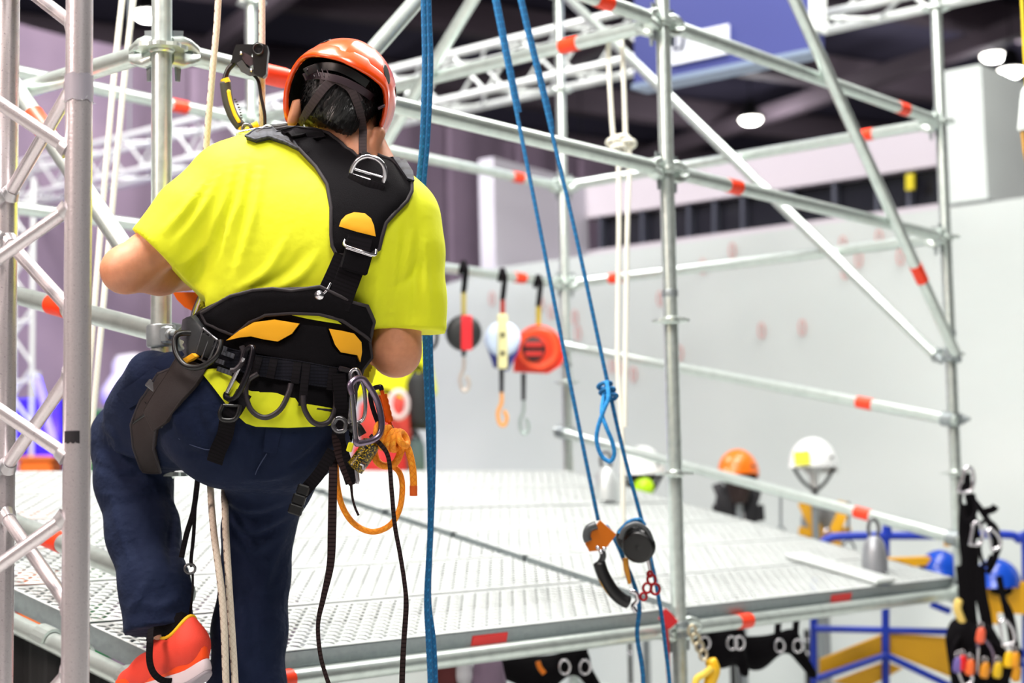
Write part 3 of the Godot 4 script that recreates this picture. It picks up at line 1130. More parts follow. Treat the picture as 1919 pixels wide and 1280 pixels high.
func far_left() -> void:
	var z := 12.6
	var m := M.new()
	m.box(Transform3D(Basis(), P(68, 770, z) * Vector3(1, 0, 1) + Vector3(0, 1.15, 0)), Vector3(0.46, 2.3, 0.3), 0.02)
	tag(obj("violet_booth_panel", m, mat(Color(0.22, 0.10, 0.62), 0.6)), "upright violet booth panel with neon bars before the mauve drape", "panel")
	for q in [[[67, 703], [88, 775], "short blue-white neon bar near the top of the violet panel"], [[84, 772], [104, 842], "long blue-white neon bar low on the violet panel"]]:
		var p0 := P(q[0][0], q[0][1], z - 0.25)
		var p1 := P(q[1][0], q[1][1], z - 0.25)
		var t := thing("neon_bar_lamp", q[2], "lamp", p1)
		m = M.new()
		m.tube([p0, p1], 0.026, 10)
		obj("lamp_tube", m, mat(Color(0.5, 0.5, 1), 0.4, 0, {"emission_enabled": true, "emission": Color(0.34, 0.30, 1.0), "emission_energy_multiplier": 5.0}), t)
		m = M.new()
		m.lathe([Vector2(0.0, -0.02), Vector2(0.034, -0.02), Vector2(0.034, 0.02), Vector2(0.0, 0.02)], look(p0, p0 - p1, Vector3.BACK), 12)
		obj("end_cap", m, T.white_truss, t)
		var l := OmniLight3D.new()
		l.name = "neon_light"
		l.light_color = Color(0.4, 0.35, 1.0)
		l.light_energy = 0.25
		l.light_size = 0.03
		l.omni_range = 40
		l.omni_attenuation = 2.0
		l.shadow_enabled = true
		l.position = (p0 + p1) / 2 - p1
		t.add_child(l)
	for q in [[76, 885, 0.24, Color(0.93, 0.45, 0.12), "orange crate below the neon bars of the violet panel"], [12, 885, 0.10, Color(0.85, 0.5, 0.62), "small pink box beside the orange crate"], [176, 800, 0.2, Color(0.06, 0.42, 0.22), "green box standing before the mauve drape"]]:
		var p := P(q[0], q[1], z - 0.5)
		var top := p.y + 0.09
		var t := thing("display_crate", q[4], "crate", Vector3(p.x, 0, p.z))
		m = M.new()
		m.box(Transform3D(Basis(), Vector3(p.x, top / 2, p.z)), Vector3(q[2], top, 0.3), 0.02)
		obj("crate_body", m, mat(q[3], 0.6), t)
		m = M.new()
		m.box(Transform3D(Basis(), Vector3(p.x, top + 0.01, p.z)), Vector3(q[2] + 0.03, 0.03, 0.33), 0.008)
		obj("crate_lid", m, mat(q[3].lightened(0.12), 0.5), t)
	# white pod-shaped display with a dark emblem
	var c := P(252, 715, 13.0)
	var t := thing("display_pod", "white rounded pod display with a dark wedge mark beside the mauve drape", "display", Vector3(c.x, 0, c.z))
	m = M.new()
	m.lathe([Vector2(0.02, 0.22), Vector2(0.14, 0.2), Vector2(0.17, 0.14), Vector2(0.17, 0.06), Vector2(0.2, 0.02), Vector2(0.25, -0.06), Vector2(0.26, -0.14), Vector2(0.2, -0.24), Vector2(0.05, -0.26)], Transform3D(Basis(), c), 28)
	obj("pod_shell", m, mat(Color(0.88, 0.87, 0.9), 0.35), t)
	m = M.new()
	m.plate([Vector2(-0.03, -0.06), Vector2(0.03, -0.06), Vector2(0.0, 0.06)], Transform3D(Basis(), P(232, 715, 12.72)), 0.03)
	obj("dark_mark", m, mat(Color(0.2, 0.2, 0.22), 0.6), t)
	m = M.new()
	m.lathe([Vector2(0.18, 0.0), Vector2(0.16, 0.02), Vector2(0.05, 0.05), Vector2(0.05, c.y - 0.2)], Transform3D(Basis(), Vector3(c.x, 0, c.z)), 20)
	obj("pod_stem", m, T.galv_dark, t)

# ---------------------------------------------------------------- aluminium truss mast close by on the left
func truss_tower() -> void:
	var zf := 2.98
	var pr := P(145, 640, zf)
	var pb := P(6, 640, 3.2)
	var pl := P(-145, 640, zf)
	var t := thing("aluminium_truss_mast", "bright aluminium triangular truss mast with welded braces standing close beside the climber", "truss", Vector3(pb.x, 0, pb.z))
	for p in [pr, pb, pl]:
		var m := M.new()
		m.tube([Vector3(p.x, 0.02, p.z), Vector3(p.x, 4.2, p.z)], 0.0245 if p == pr else 0.025, 32)
		var o := obj("chord", m, T.alu, t)
		m = M.new()
		m.lathe([Vector2(0.0, 0.0), Vector2(0.05, 0.0), Vector2(0.05, 0.012), Vector2(0.027, 0.02), Vector2(0.0, 0.02)], Transform3D(Basis(), Vector3(p.x, 0, p.z)), 20)
		obj("foot", m, T.weld, o)
	var ht := func(py, zz): return P(145, py, zz).y
	var braces := []
	for k in range(-2, 6):
		var yr := 330.0 + k * 582.0
		var yl := 621.0 + k * 582.0
		# front face, zigzag between the two front chords
		braces.append([pr, pl, yr + 45, yl - 45, zf])
		braces.append([pl, pr, yl + 45, yr + 582 - 45, zf])
		# side face, between the right front chord and the rear chord
		var yb := 366.0 + k * 550.0
		var ys := 640.0 + k * 556.0
		braces.append([pb, pr, yb + 36, ys - 45, zf])
		braces.append([pr, pb, ys + 45, yb + 550 - 36, zf])
		braces.append([pb, pl, yb + 20, ys - 30, zf])
		braces.append([pl, pb, ys + 30, yb + 550 - 20, zf])
	for q in braces:
		var ya: float = ht.call(q[2], zf)
		var yb2: float = ht.call(q[3], zf)
		if min(ya, yb2) < 0.05 or max(ya, yb2) > 4.15:
			continue
		var a := Vector3(q[0].x, ya, q[0].z)
		var b := Vector3(q[1].x, yb2, q[1].z)
		var d := (b - a).normalized()
		var m := M.new()
		m.tube([a + d * 0.01, b - d * 0.01], 0.0125, 18)
		var o := obj("brace", m, T.alu, t)
		for e in [[a, d], [b, -d]]:
			m = M.new()
			var along: Vector3 = e[1]
			var hor := Vector3(along.x, 0, along.z).normalized()
			# rippled fillet weld where the brace meets the chord
			var s0: float = 0.0245 / max(0.2, Vector2(along.x, along.z).length())
			var st := []
			var rr := []
			for i in 9:
				st.append(e[0] + along * (s0 - 0.008 + i * 0.0022))
				rr.append(0.0195 - i * 0.0007 + (0.0008 if i % 2 == 0 else 0.0))
			m.tube(st, rr, 20)
			obj("weld", m, T.weld, o)
	var y0: float = ht.call(182, zf)
	var y1: float = ht.call(130, zf)
	var m := M.new()
	var rings := []
	for i in 4:
		var ring := PackedVector3Array()
		for j in 32:
			var a := TAU * j / 32
			var rag := 0.0015 * sin(j * 5.1) + 0.001 * sin(j * 2.3)
			ring.append(Vector3(pr.x + cos(a) * 0.0258, lerpf(y0, y1, i / 3.0) + (rag if i in [0, 3] else 0.0), pr.z + sin(a) * 0.0258))
		rings.append(ring)
	m.loft(rings, false)
	obj("tape_wrap", m, T.grey_tape, t)
	# torn threads of the tape
	for e in [y0, y1]:
		m = M.new()
		for k in 16:
			var a := rng.randf() * TAU
			var p := Vector3(pr.x + cos(a) * 0.0262, e + rng.randf_range(-0.004, 0.004), pr.z + sin(a) * 0.0262)
			m.tube([p, p + Vector3(cos(a) * 0.006, rng.randf_range(-0.004, 0.004), sin(a) * 0.006)], 0.0004, 4)
		obj("tape_fringe", m, T.wall_white, t).set_meta("kind", "stuff")
	m = M.new()
	var yb0: float = ht.call(831, zf)
	var yb1: float = ht.call(809, zf)
	rings = []
	for i in 2:
		var ring := PackedVector3Array()
		for r in [0.0252, 0.0248]:
			for j in 10:
				var jj: float = j if r == 0.0252 else 9 - j
				var a := PI / 2 + 0.75 - jj * 0.135
				ring.append(Vector3(pr.x - cos(PI - a) * r, (yb0 if i == 0 else yb1) + (0.002 * sin(jj * 2.0) if i == 0 else 0.0), pr.z + sin(a) * r))
		rings.append(ring)
	m.loft(rings, true)
	obj("black_tape_scrap", m, T.black_tape, t)

# ---------------------------------------------------------------- ropes
func rope(called: String, label: String, pts, r: float, material: Material, group := "", per := 8) -> MeshInstance3D:
	var m := M.new()
	m.tube(curve(pts, per), r, 12, true, 1.0 / (TAU * r) * 0.9)
	return tag(obj(called, m, material), label, "rope", group)

func rope_mat(base: Color, dark: Color, fleck: Color, every: int, rough := 0.75) -> StandardMaterial3D:
	return mat(Color(1, 1, 1), rough, 0.0, {"albedo_texture": braid(base, dark, fleck, every), "uv1_scale": Vector3(1, 0.5, 1)})

func ropes() -> void:
	T.rope_beige = rope_mat(Color(0.85, 0.80, 0.73), Color(0.77, 0.71, 0.63), Color(0.34, 0.22, 0.20), 4)
	T.rope_white = rope_mat(Color(0.92, 0.91, 0.86), Color(0.80, 0.79, 0.74), Color(0.85, 0.84, 0.8), 0)
	T.rope_blue = rope_mat(Color(0.02, 0.38, 0.58), Color(0.012, 0.27, 0.45), Color(0.12, 0.55, 0.80), 2)
	T.rope_orange = rope_mat(Color(0.96, 0.58, 0.06), Color(0.85, 0.44, 0.03), Color(0.98, 0.70, 0.2), 3)
	T.web_blue = mat(Color(1, 1, 1), 0.7, 0.0, {"albedo_texture": rib_tex(Color(0.04, 0.44, 0.68), Color(0.02, 0.28, 0.52))})
	# the climber's own beige ropes
	rope("beige_rope", "beige flecked rope with nothing clipped to it, hanging past the climber's shoulder", PP([[414, -260, 3.78], [409, 0, 3.78], [397, 150, 3.78], [385, 320, 3.8], [384, 600, 3.85], [393, 880, 3.72], [400, 990, 3.6], [417, 1130, 3.5], [424, 1300, 3.48], [428, 1500, 3.48]], 3.7), 0.0075, T.rope_beige, "beige ropes of the climber")
	rope("beige_rope", "beige flecked rope running through the yellow-handled ascender", PP([[492, -260, 3.78], [491, 0, 3.78], [491, 180, 3.78], [490, 300, 3.82], [470, 600, 3.86], [425, 880, 3.75], [422, 960, 3.62], [428, 1080, 3.54], [437, 1220, 3.5], [443, 1340, 3.48], [448, 1500, 3.48]], 3.7), 0.0075, T.rope_beige, "beige ropes of the climber")
	# doubled blue line hanging beside the climber
	for k in 2:
		var dx := 0.0 if k == 0 else 9.0
		var tw := 1.0 if k == 0 else -1.0
		rope("blue_rope", "thick blue rope touching the climber's sleeve, inner one of the hanging pair" if k == 0 else "thick blue rope of the hanging pair, the one farther off the climber's sleeve", PP([[793 + dx, -200], [794 + dx, 0], [797 + dx - tw * 1, 120], [792 + dx, 260], [784 + dx, 380], [795 + dx, 560], [798 + dx, 680], [803 + dx, 800], [804 + dx + tw * 2, 900], [802 + dx + tw * 4, 1000], [797 + dx + tw * 3, 1120], [803 + dx, 1200], [807 + dx, 1290], [812 + dx, 1500]], 3.78 if k == 0 else 3.8), 0.0066, T.rope_blue, "pair of blue ropes at the climber's sleeve")
	# two slanting blue double lines that carry the rope-grab devices
	for q in [[0, [[892, -160], [922, 0], [965, 215], [1010, 440], [1065, 720], [1117, 975]], "slanting blue rope leading down to the orange rope grab"], [7, [[892, -160], [922, 0], [963, 210]], "short upper twin of the slanting blue rope above the orange rope grab"], [0, [[938, -160], [970, 0], [1022, 215], [1075, 440], [1132, 705], [1165, 850], [1205, 1000], [1232, 1130], [1244, 1220], [1252, 1300], [1258, 1480]], "long slanting blue rope with a bight knot hanging past the black pulley"], [7, [[938, -160], [968, 0], [1018, 205], [1024, 250]], "short upper twin of the long slanting blue rope"]]:
		var pts := []
		for p in q[1]:
			pts.append([p[0] + q[0] + 4, p[1]])
		rope("blue_rope", q[2], PP(pts, 4.45 if q[0] == 0 else 4.47), 0.0056, T.rope_blue, "slanting blue ropes")
	rope("blue_rope", "blue rope tail leaving the orange rope grab past the black handle", PP([[1135, 985], [1152, 1010], [1170, 1050], [1190, 1100], [1198, 1140], [1194, 1190], [1203, 1250], [1206, 1300], [1208, 1480]], 4.43), 0.0060, T.rope_blue, "slanting blue ropes")
	# bight knot on the long line
	var t := thing("bight_knot", "light blue loop of rope knotted on the long slanting blue line", "rope", P(1135, 860, 4.42))
	var m := M.new()
	m.tube(curve(PP([[1137, 715, 4.42], [1140, 745, 4.4], [1131, 770, 4.4], [1121, 800, 4.41], [1118, 825, 4.42], [1126, 852, 4.43], [1142, 865, 4.43], [1151, 853, 4.42], [1148, 830, 4.41], [1136, 800, 4.4], [1128, 775, 4.41], [1131, 745, 4.43], [1137, 722, 4.43]], 4.42), 8), 0.0058, 12, true, 25)
	obj("loop", m, rope_mat(Color(0.12, 0.55, 0.82), Color(0.06, 0.40, 0.68), Color(0.3, 0.65, 0.9), 2), t)
	for q in [[1133, 722, 12], [1138, 733, 13], [1144, 745, 12]]:
		m = M.new()
		var ring := []
		for i in 17:
			var a := TAU * i / 16
			ring.append(P(q[0] + cos(a) * q[2], q[1] + sin(a) * 5 - cos(a) * 3, 4.44 + sin(a) * 0.016))
		m.tube(ring, 0.0058, 10, false, 25)
		obj("wrap", m, T.rope_blue, t)
	# white ropes tied to the rail of the second level
	for q in [[[[1141, 70], [1140, 95], [1144, 180], [1150, 262], [1158, 285], [1160, 420], [1158, 560], [1158, 690], [1166, 820], [1168, 960], [1168, 1080]], "white rope tied to the upper rail, the one with the bent top"], [[[1164, 62], [1166, 90], [1170, 180], [1173, 262], [1180, 290], [1176, 420], [1174, 560], [1172, 690], [1171, 800]], "white rope tied to the upper rail beside its twin, ending higher"]]:
		rope("white_rope", q[1], PP(q[0], 5.72), 0.0085, T.rope_white, "white ropes on the upper rail")
	m = M.new()
	for q in [[1152, 268], [1166, 262], [1176, 270], [1160, 280]]:
		var ring := []
		for i in 13:
			var a := TAU * i / 12
			ring.append(P(q[0] + cos(a) * 14, q[1] + sin(a) * 8, 5.72 + sin(a) * 0.03))
		m.tube(ring, 0.008, 8, false, 25)
	tag(obj("rope_knot", m, T.rope_white), "lumpy white knot joining the two white ropes", "knot")
	# pair of white ropes slanting across the left field
	for dx in [0, 21]:
		rope("white_rope", "slanting white rope beside the aluminium mast, the one nearer the mast" if dx == 0 else "slanting white rope beside the aluminium mast, the one nearer the scaffold post", PP([[252 + dx, -180], [229 + dx, 0], [213 + dx * 0.95, 150], [197 + dx * 0.9, 330], [178 + dx * 0.8, 560], [165 + dx * 0.7, 720], [150 + dx * 0.6, 900], [135 + dx * 0.5, 1100]], 4.7), 0.0085, T.rope_white, "slanting white ropes beside the mast")
	# rope bag hanging at the frame's edge
	var b := P(1926, 205, 5.2)
	t = thing("hanging_tool_bag", "white cloth tool bag with a tan fringe hanging from a cord", "bag", b)
	m = M.new()
	m.lathe([Vector2(0.008, 0.075), Vector2(0.018, 0.06), Vector2(0.024, 0.03), Vector2(0.03, -0.02), Vector2(0.036, -0.06), Vector2(0.03, -0.07)], Transform3D(Basis(), b), 18)
	obj("bag_body", m, T.wall_white, t)
	m = M.new()
	for k in 9:
		var a := TAU * k / 9
		m.tube([b + Vector3(cos(a) * 0.022, -0.068, sin(a) * 0.022), b + Vector3(cos(a) * 0.018, -0.13, sin(a) * 0.018), b + Vector3(cos(a) * 0.008, -0.17 - 0.01 * (k % 3), sin(a) * 0.008)], 0.005, 6)
	obj("fringe", m, mat(Color(0.72, 0.55, 0.28), 0.8), t)
	m = M.new()
	m.tube([b + Vector3(0, 0.07, 0), b + Vector3(-0.002, 0.2, 0), b + Vector3(0.0, 3.0, 0)], 0.006, 8)
	obj("cord", m, mat(Color(0.85, 0.75, 0.15), 0.8), t)

# ---------------------------------------------------------------- wares shown round the scaffold
func on_deck(px: float, py: float) -> Vector3:
	var along := G(1, 0, 0) - G(0, 0, 0)
	var s := G(0, 2.07, lvl(0)) - G(0, 0, lvl(-1))
	var n := s.cross(along).normalized()
	if n.y < 0:
		n = -n
	var p0 := G(0, 0, lvl(-1)) + n * 0.066
	var o := Vector3(0, EYE, 0)
	var r := P(px, py, 1.0) - o
	return o + r * ((p0 - o).dot(n) / r.dot(n))

# helmet shell as an open cap with a short peak
func cap_shell(m: M, c: Vector3, fwd: Vector3, r: Vector3, peak := 0.03) -> void:
	var f := Vector3(fwd.x, 0, fwd.z).normalized()
	var s := f.cross(Vector3.UP)
	for skin in [1.0, 0.95]:
		var rings := []
		for j in 10:
			var el := lerpf(PI / 2 - 0.03, -0.15, j / 9.0)
			var ring := PackedVector3Array()
			for i in 32:
				var a := TAU * i / 32
				var drop: float = -0.25 * max(0.0, -cos(a)) * (j / 9.0)
				var out: float = 1.0 + (peak / r.z * pow(max(0.0, cos(a)), 3.0) if j == 9 else 0.0)
				ring.append(c + (f * cos(a) * r.z * out + s * sin(a) * r.x) * cos(el) * skin + Vector3.UP * (sin(el) + drop) * r.y * skin)
			rings.append(ring)
		m.loft(rings, false)

func helmet_on_stand(called: String, label: String, px: float, py: float, z: float, w: float, color: Color, facing: Vector3) -> Node3D:
	var c := P(px, py, z)
	var t := thing(called, label, "helmet", Vector3(c.x, c.y - 0.05, c.z), "helmets shown behind the deck")
	var m := M.new()
	cap_shell(m, c, facing, Vector3(w / 2, w * 0.56, w * 0.58))
	obj("shell", m, mat(color, 0.3, 0.0, {"clearcoat_enabled": true, "clearcoat": 0.3}), t)
	for k in 3:
		m = M.new()
		var a := -0.7 + k * 0.7
		var d := (-cam_fwd * cos(a) + cam_right * sin(a))
		var p := c + d * w * 0.50 + Vector3.UP * w * 0.16
		m.lathe([Vector2(0, -0.004), Vector2(0.014, -0.004), Vector2(0.014, 0.003), Vector2(0, 0.004)], look(p, d + Vector3.UP * 0.4, Vector3.UP), 12, 0.5)
		obj("vent", m, T.black_plastic, t)
	for s in [-1, 1]:
		m = M.new()
		m.ribbon(curve([c + cam_right * s * w * 0.45 - Vector3.UP * 0.02, c + cam_right * s * w * 0.25 - Vector3.UP * 0.1, c - Vector3.UP * 0.15 - cam_fwd * 0.03], 5), -cam_fwd, 0.018, 0.004)
		obj("chin_strap", m, T.black_web, t)
	return t

func head_stand(label: String, px: float, py: float, z: float, dummy: Color, slim := 1.0) -> void:
	var c := P(px, py, z)
	var t := thing("helmet_stand", label, "stand", Vector3(c.x, 0, c.z), "stands under the shown helmets")
	var m := M.new()
	m.tube([Vector3(c.x, 0.03, c.z), c - Vector3(0, 0.12, 0)], 0.02, 12)
	obj("pole", m, T.galv_dark, t)
	m = M.new()
	m.lathe([Vector2(0.0, 0), Vector2(0.18, 0.0), Vector2(0.18, 0.015), Vector2(0.03, 0.035), Vector2(0.0, 0.035)], Transform3D(Basis(), Vector3(c.x, 0, c.z)), 24)
	obj("foot_plate", m, T.galv_dark, t)
	m = M.new()
	m.lathe([Vector2(0.04 * slim, -0.14), Vector2(0.055 * slim, -0.1), Vector2(0.07 * slim, -0.03), Vector2(0.085, 0.03), Vector2(0.06, 0.08), Vector2(0.01, 0.1)], Transform3D(Basis(), c), 18)
	obj("dummy_head", m, mat(dummy, 0.7), t)

func bell(label: String, foot: Vector3, w: float, h: float, color: Color) -> void:
	var t := thing("bell_weight", label, "weight", foot, "bell weights on the deck")
	var m := M.new()
	m.lathe([Vector2(w * 0.5, 0.0), Vector2(w * 0.5, h * 0.25), Vector2(w * 0.46, h * 0.5), Vector2(w * 0.38, h * 0.72), Vector2(w * 0.22, h * 0.85), Vector2(w * 0.16, h * 0.88), Vector2(0.0, h * 0.88)], Transform3D(Basis(), foot), 26)
	obj("body", m, mat(color, 0.4, 0.5), t)
	m = M.new()
	var ring := []
	for i in 17:
		var a := TAU * i / 16
		ring.append(foot + Vector3(cos(a) * w * 0.2, h * 1.05 + sin(a) * h * 0.24, 0))
	m.tube(ring, w * 0.07, 8, false)
	obj("lifting_eye", m, T.dark_metal, t)

# self-retracting lifeline block hung from the rear rail
func block(called: String, label: String, px: float, py: float, rail_y: float, z: float, r: float, kind: int) -> void:
	var c := P(px, py, z)
	var t := thing(called, label, "lifeline block", P(px, py + 60, z), "retractable lifeline blocks on the rear rail")
	var face := -cam_fwd
	var m := M.new()
	# sling over the rail and swivel
	var top := P(px, rail_y, z - 0.03)
	m.ribbon(curve([P(px - 6, rail_y + 4, z + 0.05), P(px - 2, rail_y - 12, z), P(px + 4, rail_y - 4, z - 0.05), P(px + 2, rail_y + 22, z - 0.03), P(px, rail_y + 40, z - 0.01)], 5), cam_right + face * 0.3, 0.03, 0.02)
	obj("rail_sling", m, T.black_web, t)
	m = M.new()
	m.tube([P(px, rail_y + 36, z - 0.01), c + cam_up * r * 0.95], 0.012, 8)
	obj("swivel", m, mat([Color(0.75, 0.7, 0.4), Color(0.7, 0.25, 0.2), Color(0.8, 0.7, 0.15)][kind], 0.5, 0.3), t)
	m = M.new()
	var prof := [Vector2(0.0, -0.035), Vector2(r * 0.8, -0.035), Vector2(r, -0.02), Vector2(r, 0.02), Vector2(r * 0.85, 0.036), Vector2(r * 0.55, 0.042), Vector2(0.0, 0.044)]
	m.lathe(prof, look(c, face, cam_up), 32)
	obj("casing", m, [mat(Color(0.12, 0.13, 0.13), 0.5), mat(Color(0.80, 0.86, 0.95), 0.35), mat(Color(0.90, 0.22, 0.10), 0.4)][kind], t)
	if kind == 0:
		m = M.new()
		m.box(look(c + face * 0.045 + cam_right * r * 0.18, cam_up, face), Vector3(r * 0.6, r * 1.9, 0.012), 0.004)
		obj("stripe_plate", m, mat(Color(0.86, 0.12, 0.16), 0.5), t)
	elif kind == 1:
		m = M.new()
		m.plate([Vector2(-r, 0.0), Vector2(-r * 0.5, -r * 1.55), Vector2(r * 0.3, -r * 1.75), Vector2(r * 0.9, -r * 0.6), Vector2(r, 0.0)], look(c - face * 0.005, cam_up, face), 0.06)
		obj("lower_casing", m, mat(Color(0.20, 0.22, 0.48), 0.4), t)
		m = M.new()
		m.box(look(c + face * 0.05 - cam_up * r * 0.12 , cam_up, face), Vector3(r * 0.55, r * 3.0, 0.016), 0.006)
		var bar := obj("cream_bar", m, mat(Color(0.86, 0.84, 0.62), 0.5), t)
		for k in [0.25, -0.75]:
			m = M.new()
			m.box(look(c + face * 0.06 + cam_up * r * k, cam_up, face), Vector3(r * 0.22, r * 0.24, 0.008), 0.002)
			obj("bolt", m, T.black_plastic, bar)
	else:
		m = M.new()
		m.lathe([Vector2(r * 0.62, 0.0), Vector2(r * 0.8, 0.006), Vector2(r * 0.86, 0.0)], look(c + face * 0.042, face, cam_up), 32)
		obj("raised_ring", m, mat(Color(0.93, 0.30, 0.14), 0.4), t)
		m = M.new()
		m.lathe([Vector2(0.0, 0.0), Vector2(r * 0.5, 0.0), Vector2(r * 0.5, 0.008), Vector2(0.0, 0.01)], look(c + face * 0.042 - cam_right * r * 0.2, face, cam_up), 24)
		obj("dark_window", m, mat(Color(0.16, 0.08, 0.08), 0.5), t)
		for k in [0.18, -0.2]:
			m = M.new()
			m.box(look(c + face * 0.056 + cam_up * r * k - cam_right * r * 0.2, cam_up, face), Vector3(r * 0.75, r * 0.2, 0.006), 0.002)
			obj("red_bar", m, mat(Color(0.75, 0.15, 0.12), 0.5), t)
		m = M.new()
		m.plate([Vector2(-r * 1.0, -r * 0.1), Vector2(-r * 1.05, -r * 0.95), Vector2(r * 0.4, -r * 1.02), Vector2(r * 0.9, -r * 0.7), Vector2(r * 1.15, -r * 0.2), Vector2(r * 0.9, 0.0)], look(c, cam_up, face), 0.05)
		obj("lower_casing", m, mat(Color(0.86, 0.18, 0.09), 0.4), t)
	var lx: float = [px, px - 2, px - 28][kind]
	var ly: float = [py + 32, py + 55, py + 52][kind]
	m = M.new()
	m.tube([P(lx, ly - 6, z), P(lx, ly + (12 if kind == 0 else 44), z)], [0.012, 0.010], 10)
	obj("lifeline_stop", m, T.black_plastic, t)
	m = M.new()
	var hk := []
	var h0: float = ly + (14 if kind == 0 else 44)
	for q in [[0, 0], [0, 20], [-7, 38], [-4, 58], [5, 62], [10, 48], [4, 34]]:
		hk.append(P(lx + q[0], h0 + q[1], z))
	m.tube(curve(hk, 5), 0.0085, 8)
	obj("hook", m, [mat(Color(0.80, 0.76, 0.72), 0.4, 0.5), mat(Color(0.93, 0.62, 0.22), 0.4), mat(Color(0.72, 0.78, 0.76), 0.4, 0.5)][kind], t)

func display() -> void:
	var face := -cam_fwd
	block("lifeline_block", "round black lifeline block with a red upright stripe on the rear rail", 869, 624, 506, 7.45, 0.082, 0)
	block("lifeline_block", "white and blue lifeline block with a cream bar on the rear rail", 942, 636, 520, 7.65, 0.084, 1)
	block("lifeline_block", "big red-orange lifeline block with a dark round window on the rear rail", 1009, 654, 532, 7.9, 0.115, 2)
	var m := M.new()
	var ring := []
	for i in 17:
		var a := TAU * i / 16
		ring.append(P(806 + cos(a) * 13, 632 + sin(a) * 22, 7.4))
	m.tube(ring, 0.009, 8, false)
	m.tube([P(806, 610, 7.4), P(806, 505, 7.42)], 0.006, 6)
	tag(obj("hanging_ring", m, T.black_plastic), "thin dark ring on a cord half behind the climber's sleeve", "ring")
	# small red carabiners on the pale stand wall, haze painted in by paling their red
	var a := G(5.0, 4, 0)
	var b := G(5.0, -3, 0)
	for q in [[925, 560], [1016, 570], [1035, 585], [1080, 595], [1086, 625], [1150, 685], [1172, 690], [1190, 702], [1240, 560], [1062, 668], [1277, 662], [1582, 458], [1586, 508], [1650, 446], [1690, 482], [1612, 486], [1430, 620], [1506, 614], [1375, 470], [1320, 500]]:
		var p := on_wall(q[0], q[1], a, b) + (G(0, 0, 0) - G(1, 0, 0)) * 0.02
		m = M.new()
		var line := []
		for i in 13:
			var an := TAU * i / 12
			line.append(p + (G(0, 1, 0) - G(0, 0, 0)) * cos(an) * 0.022 + Vector3.UP * sin(an) * 0.05)
		m.tube(line, 0.0045, 6, false)
		tag(obj("wall_carabiner", m, mat(Color(0.84, 0.55, 0.53), 0.6)), "small red carabiner on the white stand wall, its colour paled as if by haze", "carabiner", "red carabiners on the stand wall")
	# helmets on stands behind the deck
	helmet_on_stand("safety_helmet", "orange safety helmet on a dark dummy head behind the sloping rail", 1384, 882, 9.0, 0.21, Color(0.93, 0.45, 0.08), face - cam_right)
	head_stand("stand with a dark dummy head under the orange helmet", 1384, 895, 9.0, Color(0.16, 0.10, 0.09))
	var hp := helmet_on_stand("safety_helmet", "white safety helmet with a yellow square patch and black straps", 1525, 868, 9.0, 0.25, Color(0.95, 0.96, 0.96), face - cam_right)
	m = M.new()
	m.box(look(P(1503, 858, 8.855), Vector3.UP + cam_fwd * 0.25, face - cam_right * 0.3), Vector3(0.085, 0.075, 0.012), 0.003)
	obj("yellow_patch", m, mat(Color(0.95, 0.93, 0.03), 0.5), hp)
	head_stand("stand with a pale dummy head under the white patched helmet", 1525, 882, 9.0, Color(0.86, 0.87, 0.86), 0.35)
	hp = helmet_on_stand("safety_helmet", "white helmet with a round lime lamp below it at the deck's rear edge", 1203, 882, 8.75, 0.235, Color(0.96, 0.97, 0.96), face - cam_right * 0.4)
	m = M.new()
	m.lathe([Vector2(0, -0.02), Vector2(0.05, -0.02), Vector2(0.055, 0.0), Vector2(0.04, 0.02), Vector2(0, 0.026)], look(P(1206, 914, 8.62), face, cam_up), 20)
	obj("lime_ear_cup", m, mat(Color(0.75, 0.95, 0.1), 0.4), hp)
	head_stand("stand with a dark dummy head under the helmet with the lime cup", 1203, 890, 8.75, Color(0.2, 0.2, 0.2))
	# dark chest harness under the orange helmet, yellow one under the white helmet
	for q in [[1383, 950, Color(0.10, 0.10, 0.12), "black chest harness on a bust under the orange helmet"], [1545, 985, Color(0.84, 0.62, 0.03), "yellow and black chest harness on a bust under the white helmet"]]:
		var c := P(q[0], q[1], 9.1)
		var t := thing("chest_harness", q[3], "harness", Vector3(c.x, c.y - 0.2, c.z))
		for s in [-1, 1]:
			m = M.new()
			m.ribbon(curve([c + cam_right * s * 0.11 + cam_up * 0.12 + cam_fwd * 0.04, c + cam_right * s * 0.085 + cam_up * 0.05 + face * 0.03, c + cam_right * s * 0.04 + face * 0.06 - cam_up * 0.04, c + cam_right * s * 0.06 + face * 0.05 - cam_up * 0.13, c + cam_right * s * 0.07 + face * 0.04 - cam_up * 0.2], 5), face, 0.06, 0.02)
			obj("shoulder_strap", m, mat(q[2], 0.7), t)
		m = M.new()
		m.ribbon(curve([c - cam_right * 0.14 - cam_up * 0.03, c + face * 0.06 - cam_up * 0.04, c + cam_right * 0.14 - cam_up * 0.03], 6), face, 0.09 if q[0] == 1383 else 0.05, 0.02)
		obj("chest_band", m, mat(q[2], 0.7), t)
		m = M.new()
		var rg := []
		for i in 13:
			var an := TAU * i / 12
			rg.append(c + face * 0.09 + cam_right * cos(an) * 0.02 + cam_up * (sin(an) * 0.03 - 0.04))
		m.tube(rg, 0.007, 8, false)
		obj("chest_ring", m, T.chrome, t)
		m = M.new()
		m.lathe([Vector2(0.05, 0.12), Vector2(0.1, 0.1), Vector2(0.12, 0.02), Vector2(0.1, -0.15), Vector2(0.08, -0.25)], Transform3D(Basis(), c + cam_fwd * 0.06), 18, 0.5)
		m.tube([c + cam_fwd * 0.06 - Vector3(0, 0.25, 0), Vector3(c.x, 0.0, c.z) + cam_fwd * Vector3(1, 0, 1) * 0.06], 0.025, 10)
		obj("bust", m, mat(Color(0.16, 0.16, 0.18) if q[0] == 1383 else Color(0.55, 0.57, 0.58), 0.7), t)
